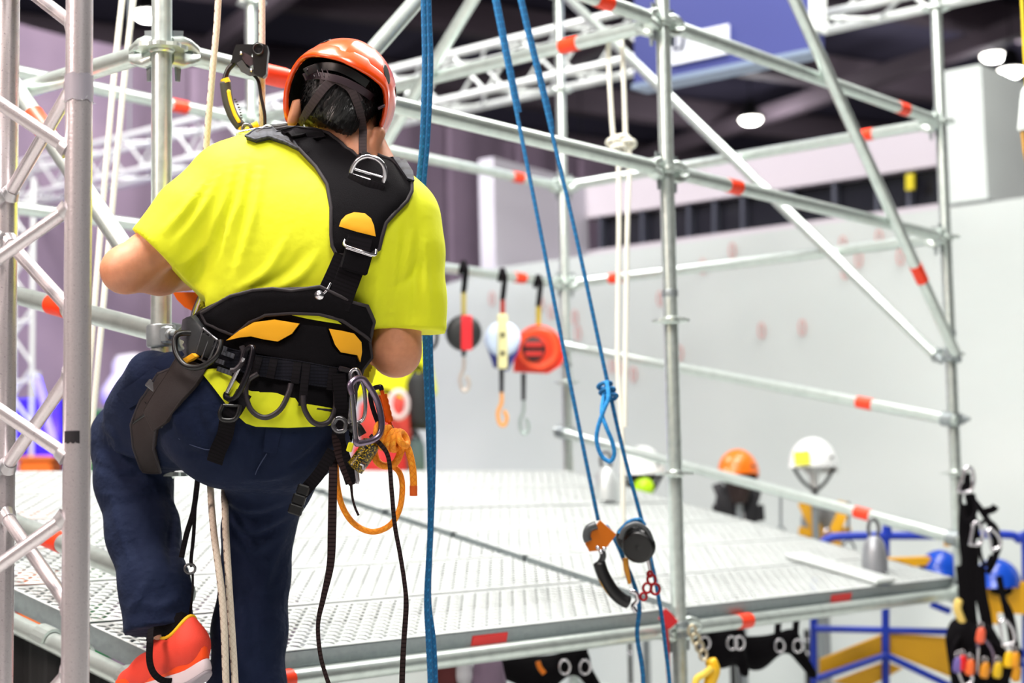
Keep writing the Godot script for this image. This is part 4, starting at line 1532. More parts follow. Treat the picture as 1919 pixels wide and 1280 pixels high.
	# grey hook on a rail between them, forked shape
	for q in [[1463, 930, 985, "thin grey fork hook hanging between the two shown helmets"], [1590, 940, 1010, "thin dark fork hook hanging beside the yellow harness"]]:
		m = M.new()
		m.tube(curve([P(q[0], q[1], 8.3), P(q[0], q[2], 8.3)], 3), 0.007, 6)
		m.tube(curve([P(q[0], q[2], 8.3), P(q[0] - 10, q[2] + 12, 8.3), P(q[0] - 12, q[2] + 30, 8.3)], 4), 0.006, 6)
		m.tube(curve([P(q[0], q[2], 8.3), P(q[0] + 10, q[2] + 12, 8.3), P(q[0] + 12, q[2] + 30, 8.3)], 4), 0.006, 6)
		tag(obj("fork_hook", m, T.galv_dark if q[0] < 1500 else T.dark_metal), q[3], "hook")
	bell("grey bell-shaped weight with a lifting eye near the deck's outer corner", on_deck(1640, 1072), 0.105, 0.165, Color(0.62, 0.63, 0.65))
	bell("pale bell-shaped weight with a lifting eye at the deck's rear edge", on_deck(1137, 938), 0.115, 0.17, Color(0.80, 0.82, 0.82))
	m = M.new()
	var fs := on_deck(1572, 1070)
	var dn := (G(0, 2.07, lvl(0)) - G(0, 0, lvl(-1))).cross(G(1, 0, 0) - G(0, 0, 0)).normalized()
	dn = dn if dn.y > 0 else -dn
	m.box(look(fs + dn * 0.012, dn, G(0, 2.07, lvl(0)) - G(0, 0, lvl(-1))), Vector3(0.16, 0.02, 0.42), 0.006)
	tag(obj("kick_board", m, T.deck), "pale board lying along the deck's outer edge under the grey bell", "board")
	trolley()
	hung_gear(face)
	booth_goods(face)

func trolley() -> void:
	var z := 7.75
	var blue := mat(Color(0.03, 0.20, 0.68), 0.4)
	var yellow := mat(Color(0.90, 0.66, 0.02), 0.5)
	var t := thing("blue_trolley", "blue tubular trolley frame holding yellow trays behind the scaffold's outer corner", "trolley", P(1720, 1400, z) * Vector3(1, 0, 1))
	var lines := [[[1532, 1030, z], [1548, 1012, z], [1580, 1005, z], [1720, 1004, z], [1880, 1002, z], [1908, 1012, z], [1922, 1040, z], [1922, 1480, z]],
		[[1665, 1005, z], [1660, 1020, z], [1660, 1480, z]], [[1525, 1170, z + 0.02], [1525, 1480, z + 0.02]],
		[[1525, 1178, z], [1780, 1184, z]], [[1530, 1272, z - 0.03], [1660, 1228, z - 0.03]], [[1660, 1228, z - 0.03], [1790, 1290, z - 0.03]], [[1532, 1030, z], [1526, 1060, z + 0.02], [1525, 1180, z + 0.02]], [[1745, 1132, z + 0.03], [1780, 1146, z + 0.03]]]
	for q in lines:
		var m := M.new()
		m.tube(curve(PP(q, z), 5), 0.019 if q.size() > 2 else 0.016, 12)
		obj("frame_tube", m, blue, t)
	# feet down to the floor
	for x in [1525, 1660, 1922]:
		var p := P(x, 1480, z)
		var m := M.new()
		m.tube([p, Vector3(p.x, 0.0, p.z)], 0.019, 10)
		obj("leg", m, blue, t)
	for q in [[[1536, 1236], [1652, 1190], [1655, 1226], [1536, 1268]], [[1664, 1186], [1795, 1196], [1800, 1276], [1664, 1222]], [[1560, 1278], [1660, 1240], [1690, 1252], [1620, 1290]]]:
		var m := M.new()
		var poly := []
		var o := P(q[0][0], q[0][1], z + 0.03)
		for s in q:
			var p := P(s[0], s[1], z + 0.03) - o
			poly.append(Vector2(p.dot(cam_right), p.dot(cam_up)))
		m.plate(poly, Transform3D(Basis(cam_right, cam_up, -cam_fwd), o), 0.03)
		obj("side_tray", m, yellow, t)
	# upper yellow tray: open box seen from its corner
	for q in [[[1660, 1046], [1742, 1043], [1742, 1058], [1664, 1062]], [[1662, 1048], [1676, 1046], [1792, 1090], [1784, 1102], [1690, 1070], [1664, 1062]], [[1834, 1096], [1922, 1090], [1922, 1150], [1842, 1146]], [[1846, 1100], [1862, 1098], [1868, 1168], [1854, 1168]]]:
		var m := M.new()
		var poly := []
		var o := P(q[0][0], q[0][1], z - 0.06)
		for s in q:
			var p := P(s[0], s[1], z - 0.06) - o
			poly.append(Vector2(p.dot(cam_right), p.dot(cam_up)))
		m.plate(poly, Transform3D(Basis(cam_right, cam_up, -cam_fwd), o), 0.05)
		obj("tray_wall", m, yellow, t)
	for q in [[1762, 1072, 0.2, "glossy blue helmet lying in the yellow tray beside the outer post"], [1868, 1092, 0.22, "glossy blue helmet in the yellow tray behind the hung black gear"]]:
		var c := P(q[0], q[1], z - 0.02)
		var h := thing("blue_helmet", q[3], "helmet", c - Vector3(0, 0.03, 0), "blue helmets in the trolley")
		var m := M.new()
		cap_shell(m, c, -cam_fwd - cam_right * 0.5, Vector3(q[2] / 2, q[2] * 0.52, q[2] * 0.56))
		obj("shell", m, mat(Color(0.10, 0.30, 0.75), 0.25), h)
		m = M.new()
		m.ribbon(curve([c - cam_right * q[2] * 0.4 - Vector3.UP * 0.01, c - cam_fwd * q[2] * 0.5 - Vector3.UP * 0.03, c + cam_right * q[2] * 0.4 - Vector3.UP * 0.01], 6), -cam_fwd, 0.03, 0.004)
		obj("head_band", m, T.black_cloth, h)
	var m := M.new()
	m.lathe([Vector2(0, 0.0), Vector2(0.018, 0.0), Vector2(0.018, 0.03), Vector2(0, 0.035)], Transform3D(Basis(), P(1776, 1024, z - 0.04)), 10)
	obj("knob", m, yellow, t)

# bundle of gear hung on the outer post, and harnesses hung under the front rail
func hung_gear(face: Vector3) -> void:
	var z := 6.72
	var t := thing("gear_harness", "black work harness hung on the scaffold's outer post", "harness", P(1830, 1200, z))
	for q in [[[[1812, 888], [1815, 930], [1822, 960], [1830, 1010]], 0.03], [[[1822, 935], [1845, 965], [1862, 1000], [1866, 1040], [1850, 1075]], 0.025], [[[1815, 945], [1812, 1000], [1818, 1050], [1812, 1100], [1815, 1160], [1822, 1210]], 0.075], [[[1835, 1060], [1838, 1110], [1848, 1160], [1852, 1205]], 0.05], [[[1872, 1080], [1882, 1130], [1893, 1180], [1900, 1230]], 0.025], [[[1800, 1060], [1806, 1120], [1806, 1170], [1795, 1200]], 0.04], [[[1825, 975], [1808, 990], [1806, 1010], [1818, 1020]], 0.025], [[[1840, 960], [1860, 955], [1866, 948]], 0.03]]:
		var m := M.new()
		m.ribbon(curve(PP(q[0], z), 5), face + cam_right * 0.15, q[1], 0.012)
		obj("strap", m, T.black_cloth, t)
	for q in [[[1806, 905], [1800, 940], [1812, 975], [1828, 960], [1824, 925]], [[1832, 990], [1848, 975], [1868, 990], [1874, 1025], [1862, 1050]], [[1842, 1000], [1836, 1030], [1846, 1060], [1858, 1040]], [[1880, 1120], [1896, 1150], [1905, 1200], [1912, 1250]], [[1800, 1190], [1786, 1215], [1790, 1250], [1806, 1270]], [[1858, 1200], [1880, 1222], [1884, 1262], [1866, 1290]], [[1822, 1215], [1812, 1240], [1826, 1262], [1844, 1250]], [[1896, 1205], [1912, 1220], [1908, 1236], [1892, 1232]]]:
		var lm := M.new()
		lm.tube(curve(PP(q, z - 0.06), 6), 0.008, 8)
		obj("cord_loop", lm, T.black_web, t)
	var f := F.new(P(1760, 1140, z - 0.2), P(1925, 1330, z + 0.25), 0.012)
	for q in [[1800, 1180, 1840, 1240, 0.05], [1840, 1190, 1880, 1250, 0.055], [1790, 1200, 1800, 1300, 0.04], [1850, 1230, 1880, 1300, 0.05], [1830, 1250, 1835, 1310, 0.04]]:
		f.cap(P(q[0], q[1], z), P(q[2], q[3], z), q[4], q[4] * 0.8, 0.03)
	var m := M.new()
	f.net(m)
	obj("folded_pad", m, T.black_cloth, t)
	var n := 0
	for q in [[1812, 900, 0.1, T.chrome, "silver carabiner at the top of the gear on the outer post"], [1830, 1000, 0.09, T.chrome, "silver carabiner on the black strap above the blue helmet"], [1845, 1230, 0.13, T.plum_metal, "large grey open carabiner in the middle of the hung gear"], [1886, 1185, 0.1, T.chrome, "silver carabiner on the thin strap of the hung gear"], [1862, 1010, 0.08, T.chrome, "small silver carabiner at the bend of the black loop strap"], [1806, 1262, 0.09, T.chrome, "silver carabiner at the foot of the hung gear"]]:
		carabiner("carabiner", q[4], P(q[0], q[1], z - 0.08), cam_up + cam_right * (0.2 - 0.15 * n), face, q[2], q[2] * 0.55, 0.0075, q[3], T.chrome)
		n += 1
	for q in [[1803, 1242, Color(0.85, 0.05, 0.08), "bright red device clipped low on the hung gear"], [1818, 1250, Color(0.93, 0.42, 0.18), "coral device clipped beside the bright red one"], [1838, 1190, Color(0.90, 0.38, 0.26), "small coral sleeve above the large grey carabiner"], [1795, 1245, Color(0.42, 0.36, 0.62), "lilac device clipped beside the bright red one"], [1890, 1235, Color(0.95, 0.75, 0.05), "yellow round device clipped on the thin strap"], [1902, 1236, Color(0.90, 0.60, 0.08), "amber round device beside the yellow one"], [1846, 1255, Color(0.85, 0.55, 0.1), "amber device under the large grey carabiner"], [1870, 1255, Color(0.85, 0.70, 0.08), "dull yellow device hanging among the black straps"], [1905, 1262, Color(0.80, 0.55, 0.05), "ochre pouch at the foot of the hung gear"]]:
		var c := P(q[0], q[1], z - 0.1)
		var d := thing("clipped_device", q[3], "device", c, "coloured devices on the hung gear")
		m = M.new()
		m.lathe([Vector2(0.0, -0.035), Vector2(0.014, -0.033), Vector2(0.02, -0.02), Vector2(0.018, 0.015), Vector2(0.01, 0.03), Vector2(0.0, 0.032)], look(c, cam_up + cam_right * 0.15, face), 14, 0.7)
		obj("casing", m, mat(q[2], 0.45), d)
		m = M.new()
		var rg := []
		for i in 11:
			var an := TAU * i / 10
			rg.append(c + cam_up * (0.04 + sin(an) * 0.012) + cam_right * cos(an) * 0.01)
		m.tube(rg, 0.003, 6, false)
		obj("eye", m, T.chrome, d)
	m = M.new()
	m.tube(curve(PP([[1798, 1122], [1794, 1140], [1800, 1158], [1804, 1168]], 6.7), 4), [0.008] + fill(0.017, 11) + [0.01], 12)
	tag(obj("cream_sleeve", m, mat(Color(0.90, 0.78, 0.42), 0.6)), "cream-yellow sleeve hanging below the end of the front rail", "sleeve")
	# harnesses under the front rail
	for q in [[1415, 1215, 6.3, "black harness slung in a wide swag under the front rail beside its orange band"], [1010, 1255, 5.6, "black harness slung under the front rail beside a thin pole"], [1350, 1210, 6.1, "small black pouch harness under the front rail by the middle post"]]:
		var c := P(q[0], q[1], q[2])
		var h := thing("slung_harness", q[3], "harness", c, "harnesses slung under the front rail")
		var w: float = 0.17 if q[0] != 1350 else 0.07
		f = F.new(c - Vector3(0.3, 0.22, 0.15), c + Vector3(0.3, 0.2, 0.15), 0.012)
		f.cap(c - cam_right * w + cam_up * 0.03, c - cam_up * 0.02, 0.04, 0.055, 0.04)
		f.cap(c - cam_up * 0.02, c + cam_right * w * 0.8 + cam_up * 0.04, 0.055, 0.035, 0.04)
		f.cap(c + cam_right * w * 0.8 + cam_up * 0.02, c + cam_right * w * 1.3 - cam_up * 0.1, 0.03, 0.018, 0.03)
		m = M.new()
		f.net(m)
		obj("pad", m, T.black_cloth, h)
		for s in [-0.9, 0.5, 0.9]:
			m = M.new()
			m.ribbon(curve([c + cam_right * w * s, c + cam_right * w * s + cam_up * 0.08 - cam_fwd * 0.01, c + cam_right * (w * s + 0.01) + cam_up * 0.14], 4), face, 0.025, 0.006)
			obj("hanger_strap", m, T.black_web, h)
			m = M.new()
			var rg := []
			for i in 13:
				var an := TAU * i / 12
				rg.append(c + cam_right * (w * s + cos(an) * 0.018) + cam_up * (sin(an) * 0.024 + 0.02) + face * 0.055)
			m.tube(rg, 0.005, 6, false)
			obj("ring", m, T.chrome, h)
	# thin display poles under the deck
	for q in [[1180, 8.8, 0.012, T.black_plastic, "thin black pole under the deck beside the slanting rope tail"], [1212, 8.8, 0.012, T.black_plastic, "thin black pole under the deck between the two blue rope ends"], [1372, 9.3, 0.018, T.black_plastic, "black display pole with pale bolts under the orange-banded rail"], [1512, 9.3, 0.018, T.black_plastic, "black display pole with pale bolts beside the blue trolley"], [1075, 8.9, 0.03, T.galv_dark, "grey square post under the deck"]]:
		var p := P(q[0], 1190, q[1])
		var d := thing("display_pole", q[4], "pole", Vector3(p.x, 0, p.z))
		m = M.new()
		m.tube([Vector3(p.x, 0.0, p.z), Vector3(p.x, p.y + 0.03, p.z)], q[2], 10)
		obj("shaft", m, q[3], d)
		for k in [1200, 1225]:
			m = M.new()
			var bp := P(q[0], k, q[1] - q[2] - 0.004)
			m.lathe([Vector2(0, -0.004), Vector2(0.012, -0.004), Vector2(0.01, 0.006), Vector2(0, 0.008)], look(bp, face, cam_up), 10)
			obj("bolt", m, T.chrome, d)
	# small things below the rail near the climber's straps
	for q in [[835, 1262, 0.045, Color(0.35, 0.12, 0.12), "dark red ball-shaped pouch below the front rail"], [870, 1258, 0.035, Color(0.80, 0.80, 0.82), "pale grey pouch below the front rail"], [915, 1262, 0.06, Color(0.50, 0.42, 0.50), "mauve-grey pouch below the front rail"]]:
		var c := P(q[0], q[1], 5.3)
		var d := thing("slung_pouch", q[4], "pouch", c, "pouches slung below the front rail")
		f = F.new(c - Vector3.ONE * (q[2] * 2.2), c + Vector3.ONE * (q[2] * 2.2), 0.008)
		f.cap(c + cam_up * q[2] * 0.3, c - cam_up * q[2] * 0.5, q[2] * 0.8, q[2], 0.02)
		f.cap(c + cam_up * q[2] * 0.8, c + cam_up * q[2] * 1.2, q[2] * 0.5, q[2] * 0.35, 0.02)
		m = M.new()
		f.net(m)
		obj("body", m, mat(q[3], 0.75), d)
		m = M.new()
		m.ribbon([c + cam_up * q[2], c + cam_up * (q[2] + 0.06)], face, 0.015, 0.004)
		obj("hanger_strap", m, T.black_web, d)
	m = M.new()
	m.tube(curve(PP([[1008, 1240], [1012, 1252], [1020, 1262]], 5.5), 4), 0.009, 8)
	tag(obj("orange_clip", m, mat(Color(0.90, 0.48, 0.05), 0.5)), "small orange clip on the black harness under the rail", "clip")

# goods on the stand seen past the climber's elbow
func booth_goods(face: Vector3) -> void:
	var z := 10.0
	var c := P(735, 690, z)
	var t := thing("jacket_mannequin", "mannequin torso in a fluorescent yellow work jacket behind the climber's elbow", "mannequin", Vector3(c.x, 0, c.z))
	var f := F.new(c - Vector3(0.3, 0.3, 0.2), c + Vector3(0.3, 0.3, 0.2), 0.014)
	f.cap(c + Vector3(-0.12, 0.1, 0), c + Vector3(0.12, 0.1, 0), 0.08, 0.08, 0.05)
	f.cap(c + Vector3(-0.06, 0.05, 0), c + Vector3(-0.05, -0.16, 0), 0.1, 0.1, 0.05)
	f.cap(c + Vector3(0.06, 0.05, 0), c + Vector3(0.05, -0.16, 0), 0.1, 0.1, 0.05)
	f.cap(c + Vector3(0.17, 0.08, 0), c + Vector3(0.22, -0.14, 0), 0.06, 0.05, 0.04)
	f.cap(c + Vector3(-0.17, 0.08, 0), c + Vector3(-0.22, -0.14, 0), 0.06, 0.05, 0.04)
	var m := M.new()
	f.net(m)
	obj("jacket", m, mat(Color(0.90, 0.93, 0.05), 0.7), t)
	m = M.new()
	m.tube([Vector3(c.x, 0.0, c.z), c - Vector3(0, 0.2, 0)], 0.03, 12)
	obj("pole", m, T.galv_dark, t)
	for q in [[722, 790, 0.16, Color(0.86, 0.28, 0.24), "coral rope bag hanging below the yellow jacket"], [712, 872, 0.17, Color(0.80, 0.16, 0.17), "red rope bag standing below the coral bag"], [785, 752, 0.075, Color(0.13, 0.14, 0.14), "tall black bag beside the yellow jacket"], [778, 862, 0.06, Color(0.32, 0.40, 0.40), "slim grey-green bag near the blue rope"], [742, 838, 0.07, Color(0.10, 0.30, 0.80), "small blue bag seen through the yellow rope loop"]]:
		var p := P(q[0], q[1], z - 0.35)
		var d := thing("rope_bag", q[4], "bag", p - Vector3(0, q[2], 0), "rope bags on the stand")
		m = M.new()
		var h: float = q[2] * (0.9 if q[0] < 760 else 2.2)
		m.lathe([Vector2(0.0, -h), Vector2(q[2] * 0.8, -h), Vector2(q[2] * 0.95, -h * 0.7), Vector2(q[2], 0), Vector2(q[2] * 0.92, h * 0.7), Vector2(q[2] * 0.6, h * 0.95), Vector2(q[2] * 0.3, h)], Transform3D(Basis(), p), 20)
		obj("body", m, mat(q[3], 0.7), d)
		m = M.new()
		m.ribbon(curve([p + Vector3(-q[2] * 0.5, h * 0.85, 0), p + Vector3(0, h * 1.25, 0), p + Vector3(q[2] * 0.5, h * 0.85, 0)], 5), face, 0.025, 0.006)
		obj("handle", m, T.black_web, d)
	var rp := P(747, 758, z - 0.6)
	m = M.new()
	var rg := []
	for i in 17:
		var an := TAU * i / 16
		rg.append(rp + cam_right * cos(an) * 0.05 + cam_up * sin(an) * 0.075)
	m.tube(rg, 0.016, 8, false)
	tag(obj("coil_ring", m, mat(Color(0.92, 0.84, 0.83), 0.6)), "pale pink ring hanging between the coral bag and the black bag", "ring")
	# counter that carries them
	var cc := P(730, 912, z - 0.45)
	t = thing("stand_counter", "pale counter carrying the rope bags behind the deck", "counter", Vector3(cc.x, 0, cc.z))
	m = M.new()
	m.box(Transform3D(Basis(), Vector3(cc.x, cc.y / 2, cc.z)), Vector3(0.75, cc.y - 0.05, 0.3), 0.01)
	obj("body", m, T.wall_white, t)
	m = M.new()
	m.box(Transform3D(Basis(), Vector3(cc.x, cc.y, cc.z)), Vector3(0.82, 0.04, 0.34), 0.008)
	obj("top", m, mat(Color(0.85, 0.9, 0.2), 0.5), t)

# ---------------------------------------------------------------- the climber
var shirt: F
var pants: F
var body_f: F
var person_node: Node3D
var helmet_frame: Transform3D

# row of cloth between two pixels of a scan line: a level capsule whose outer edges meet those pixels
func row(f: F, y: float, xl: float, xr: float, z: float, r: float, k := 0.05, tilt := 0.0) -> void:
	var rp := r * FOC / z
	var a := P(xl + rp, y, z)
	var b := P(max(xr - rp, xl + rp + 1.0), y + tilt, z)
	f.cap(a, b, r, r, k)

# cloth folds: ridges (amp > 0) and creases (amp < 0) along pixels of the surface, as [world points, amp, width, middle, reach]
func fold(list: Array, f: F, pts, amp: float, width: float) -> void:
	var w := []
	for q in pts:
		var h = hit(f, q[0], q[1])
		if h != null:
			w.append(h)
	if w.size() < 2:
		return
	var line := curve(w, 5)
	var mid: Vector3 = line[line.size() / 2]
	var reach := 0.0
	for p in line:
		reach = max(reach, mid.distance_to(p))
	list.append([line, amp, width, mid, reach + width * 2.2])

func fold_height(list: Array, p: Vector3) -> float:
	var s := 0.0
	for q in list:
		if p.distance_squared_to(q[3]) > q[4] * q[4]:
			continue
		var line: PackedVector3Array = q[0]
		var best := INF
		var at := 0.0
		for i in line.size() - 1:
			var c := Geometry3D.get_closest_point_to_segment(p, line[i], line[i + 1])
			var d := p.distance_squared_to(c)
			if d < best:
				best = d
				at = i + 0.5
		var taper := sin(PI * clampf(at / (line.size() - 1), 0.06, 0.94))
		s += q[1] * taper * exp(-best / (q[2] * q[2]))
	return s

func hit(f: F, px: float, py: float, z0 := 2.9, z1 := 4.6) -> Variant:
	var z := z0
	var last := z0
	while z < z1:
		var p := P(px, py, z)
		var e := f.at(p)
		if e < 0.0:
			for i in 7:
				var mid := (last + z) / 2
				if f.at(P(px, py, mid)) < 0.0:
					z = mid
				else:
					last = mid
			return P(px, py, z)
		last = z
		z += clampf(e * 0.7, 0.004, 0.04)
	return null

func person() -> void:
	var base := P(480, 1000, 3.6)
	base.y = P(440, 1560, 3.7).y
	var t := thing("person", "person in a lime yellow shirt and navy trousers hanging in a harness, one knee raised", "person", base)
	person_node = t
	T.shirt = tri_tex(mat(Color(0.88, 0.90, 0.07), 0.75, 0.0, {"rim_enabled": true, "rim": 0.3, "normal_enabled": true, "normal_texture": noise_tex(0.05, true, 3.0), "normal_scale": 0.14, "backlight_enabled": true, "backlight": Color(0.12, 0.14, 0.0)}), 2.5)
	T.navy = tri_tex(mat(Color(0.10, 0.135, 0.225), 0.8, 0.0, {"metallic_specular": 0.22, "rim_enabled": true, "rim": 0.12, "albedo_texture": noise_tex(0.02, false, 1.0, [[0.0, 1.0], [Color(0.8, 0.82, 0.88), Color(1, 1, 1)]]), "normal_enabled": true, "normal_texture": noise_tex(0.03, true, 6.0), "normal_scale": 0.5}), 3.0)
	T.skin = tri_tex(mat(Color(0.80, 0.55, 0.41), 0.5, 0.0, {"subsurf_scatter_enabled": true, "subsurf_scatter_strength": 0.15, "albedo_texture": noise_tex(0.06, false, 1.0, [[0.0, 1.0], [Color(0.92, 0.9, 0.9), Color(1, 1, 1)]])}), 4.0)
	T.shoe_coral = tri_tex(mat(Color(0.90, 0.25, 0.17), 0.7, 0.0, {"normal_enabled": true, "normal_texture": noise_tex(0.15, true, 4.0), "normal_scale": 0.4}), 10.0)
	T.shoe_orange = mat(Color(0.97, 0.30, 0.06), 0.5)
	T.sole_white = mat(Color(0.84, 0.78, 0.80), 0.6)
	T.sole_grey = mat(Color(0.6, 0.57, 0.6), 0.7)
	T.collar_yellow = mat(Color(0.93, 0.72, 0.03), 0.6)
	T.hair = mat(Color(0.045, 0.04, 0.045), 0.45)
	T.orange_shell = mat(Color(0.95, 0.30, 0.04), 0.28, 0.0, {"clearcoat_enabled": true, "clearcoat": 1.0, "clearcoat_roughness": 0.22})
	T.black_web = mat(Color(1, 1, 1), 0.8, 0.0, {"metallic_specular": 0.22, "albedo_texture": rib_tex(Color(0.08, 0.07, 0.085), Color(0.045, 0.04, 0.05))})
	T.black_plastic = mat(Color(0.05, 0.05, 0.055), 0.4)
	T.black_cloth = tri_tex(mat(Color(0.055, 0.048, 0.06), 0.85, 0.0, {"metallic_specular": 0.22, "rim_enabled": true, "rim": 0.05, "normal_enabled": true, "normal_texture": noise_tex(0.2, true, 3.0), "normal_scale": 0.4}), 8.0)
	T.plum_plastic = mat(Color(0.19, 0.13, 0.16), 0.5)
	T.chin_web = mat(Color(1, 1, 1), 0.75, 0.0, {"albedo_texture": rib_tex(Color(0.23, 0.18, 0.19), Color(0.17, 0.13, 0.14))})
	T.dark_metal = mat(Color(0.42, 0.42, 0.43), 0.3, 0.8)
	T.black_metal = mat(Color(0.12, 0.11, 0.13), 0.3, 0.6)
	T.plum_metal = mat(Color(0.52, 0.46, 0.54), 0.25, 0.8)
	T.chrome = mat(Color(0.88, 0.87, 0.89), 0.18, 0.95)
	T.binding = mat(Color(0.15, 0.125, 0.14), 0.75)
	T.grey_web = mat(Color(1, 1, 1), 0.75, 0.0, {"albedo_texture": rib_tex(Color(0.26, 0.27, 0.30), Color(0.16, 0.16, 0.18))})
	T.belt_web = mat(Color(1, 1, 1), 0.75, 0.0, {"metallic_specular": 0.22, "albedo_texture": rib_tex(Color(0.10, 0.10, 0.13), Color(0.06, 0.06, 0.08)), "uv1_scale": Vector3(2, 2, 1)})
	T.brown_web = mat(Color(1, 1, 1), 0.75, 0.0, {"metallic_specular": 0.22, "albedo_texture": rib_tex(Color(0.20, 0.15, 0.15), Color(0.10, 0.07, 0.075))})
	T.leg_web = tri_tex(mat(Color(0.21, 0.19, 0.19), 0.8, 0.0, {"metallic_specular": 0.22, "normal_enabled": true, "normal_texture": noise_tex(0.2, true, 3.0), "normal_scale": 0.3}), 8.0)
	T.gear_loop = mat(Color(0.15, 0.125, 0.145), 0.5)
	T.side_plate = mat(Color(0.30, 0.31, 0.32), 0.4, 0.3)
	T.speckle = tri_tex(mat(Color(1, 1, 1), 0.35, 0.0, {"albedo_texture": noise_tex(0.09, false, 1.0, [[0.0, 0.60, 0.62, 1.0], [Color(0.05, 0.05, 0.05), Color(0.06, 0.06, 0.06), Color(0.85, 0.7, 0.05), Color(0.9, 0.75, 0.05)]])}), 9.0)
	# skin: one continuous body
	var b := F.new(P(140, 60, 4.0) - Vector3(0.0, 1.9, 0.15), P(860, 20, 4.0) + Vector3(0.0, 0.05, 0.75), 0.0085)
	# head and neck
	var hc := P(636, 200, 3.60)
	var hup := (cam_up * 0.90 + cam_right * 0.36 + cam_fwd * 0.26).normalized()
	var hfw := (cam_fwd * 0.95 - cam_up * 0.27).normalized()
	var hrt := hfw.cross(hup).normalized()
	hfw = hup.cross(hrt).normalized()
	helmet_frame = Transform3D(Basis(hrt, hup, -hfw), hc)
	b.cap(hc + hup * 0.02 - hfw * 0.02, hc + hup * 0.02 + hfw * 0.035, 0.078, 0.075, 0.02)
	b.cap(hc - hup * 0.03 + hfw * 0.03, hc - hup * 0.085 + hfw * 0.065, 0.062, 0.042, 0.03)
	b.cap(P(655, 245, 3.62), P(690, 330, 3.60), 0.062, 0.066, 0.03)
	# nose and brow on the far side
	b.cap(hc + hfw * 0.105 + hup * 0.01, hc + hfw * 0.125 - hup * 0.025, 0.008, 0.013, 0.012)
	b.cap(hc + hfw * 0.1 + hup * 0.022 - hrt * 0.04, hc + hfw * 0.1 + hup * 0.022 + hrt * 0.04, 0.012, 0.012, 0.015)
	b.cap(hc + hfw * 0.1 - hup * 0.055 - hrt * 0.02, hc + hfw * 0.1 - hup * 0.055 + hrt * 0.02, 0.01, 0.01, 0.012)
	# ears
	for s in [[P(553, 212, 3.58), -1], [P(703, 264, 3.55), 1]]:
		b.cap(s[0] + hup * 0.018, s[0] - hup * 0.02 + hfw * 0.008, 0.017, 0.012, 0.008)
	# trunk
	for q in [[360, 460, 730, 3.61, 0.07], [400, 420, 765, 3.60, 0.09], [480, 420, 750, 3.59, 0.095], [560, 420, 720, 3.59, 0.092], [640, 410, 690, 3.59, 0.095], [700, 400, 650, 3.59, 0.095], [750, 400, 610, 3.59, 0.085]]:
		row(b, q[0], q[1], q[2], q[3], q[4])
	b.cap(P(660, 320, 3.61), P(420, 375, 3.58), 0.06, 0.065, 0.05)
	b.cap(P(690, 350, 3.61), P(750, 415, 3.57), 0.05, 0.055, 0.05)
	# arms
	b.chain([P(405, 375, 3.57), P(330, 440, 3.53), P(234, 506, 3.50)], [0.058, 0.054, 0.0475], 0.03)
	b.chain([P(234, 506, 3.50), P(300, 508, 3.6), P(400, 512, 3.80), P(432, 515, 3.86)], [0.047, 0.050, 0.033, 0.030], 0.02)
	b.chain([P(755, 425, 3.57), P(752, 550, 3.54), P(742, 660, 3.53)], [0.052, 0.052, 0.050], 0.03)
	b.chain([P(742, 660, 3.53), P(722, 645, 3.64), P(680, 600, 3.86), P(660, 585, 3.90)], [0.051, 0.050, 0.032, 0.030], 0.02)
	# hands with fingers closed round the rope device in front of the belly
	for hnd in [[P(440, 518, 3.87), P(465, 520, 3.92), -1.0], [P(650, 580, 3.91), P(618, 560, 3.94), 1.0]]:
		var palm: Vector3 = hnd[0]
		var fwd: Vector3 = (hnd[1] - hnd[0]).normalized()
		b.cap(palm - fwd * 0.02, palm + fwd * 0.045, 0.026, 0.024, 0.02)
		for i in 4:
			var o := palm + fwd * 0.05 + cam_up * (0.03 - i * 0.02)
			var l: float = [0.042, 0.047, 0.044, 0.034][i]
			b.cap(o, o + fwd * l, 0.009, 0.0085, 0.006)
			b.cap(o + fwd * l, o + fwd * (l - 0.005) + cam_fwd * 0.032, 0.0085, 0.008, 0.006)
			b.cap(o + fwd * (l - 0.005) + cam_fwd * 0.032, o + fwd * (l - 0.03) + cam_fwd * 0.04, 0.008, 0.007, 0.006)
		var th := palm + cam_up * 0.022
		b.cap(th, th + cam_up * 0.03 + fwd * 0.015, 0.011, 0.010, 0.01)
		b.cap(th + cam_up * 0.03 + fwd * 0.015, th + cam_up * 0.036 + fwd * 0.045 + cam_fwd * 0.01, 0.0095, 0.008, 0.006)
	# legs inside the trousers
	b.chain([P(420, 770, 3.62), P(240, 835, 3.86), P(312, 1170, 3.62), P(336, 1216, 3.60)], [0.085, 0.055, 0.032, 0.028], 0.03)
	b.cap(P(336, 1222, 3.60), P(292, 1246, 3.70), 0.026, 0.018, 0.015)
	b.chain([P(535, 780, 3.62), P(508, 890, 3.69), P(482, 1085, 3.76), P(452, 1400, 3.71)], [0.075, 0.062, 0.048, 0.036], 0.03)
	b.chain([P(452, 1400, 3.71), P(446, 1490, 3.70), P(440, 1512, 3.84)], [0.036, 0.034, 0.026], 0.02)
	body_f = b
	var m := M.new()
	b.net(m)
	obj("body", m, T.skin, t)
	for sd in [-1, 1]:
		m = M.new()
		var ec: Vector3 = hc + hfw * 0.098 + hrt * sd * 0.032 - hup * 0.002
		m.lathe([Vector2(0.0, -0.011), Vector2(0.008, -0.008), Vector2(0.011, 0.0), Vector2(0.008, 0.008), Vector2(0.0, 0.011)], look(ec, hfw, hup), 14)
		var ey := obj("eye", m, mat(Color(0.92, 0.9, 0.88), 0.2), t)
		m = M.new()
		m.lathe([Vector2(0.0, 0.0), Vector2(0.005, 0.0), Vector2(0.004, 0.002), Vector2(0.0, 0.0025)], look(ec + hfw * 0.0095, hfw, hup), 12)
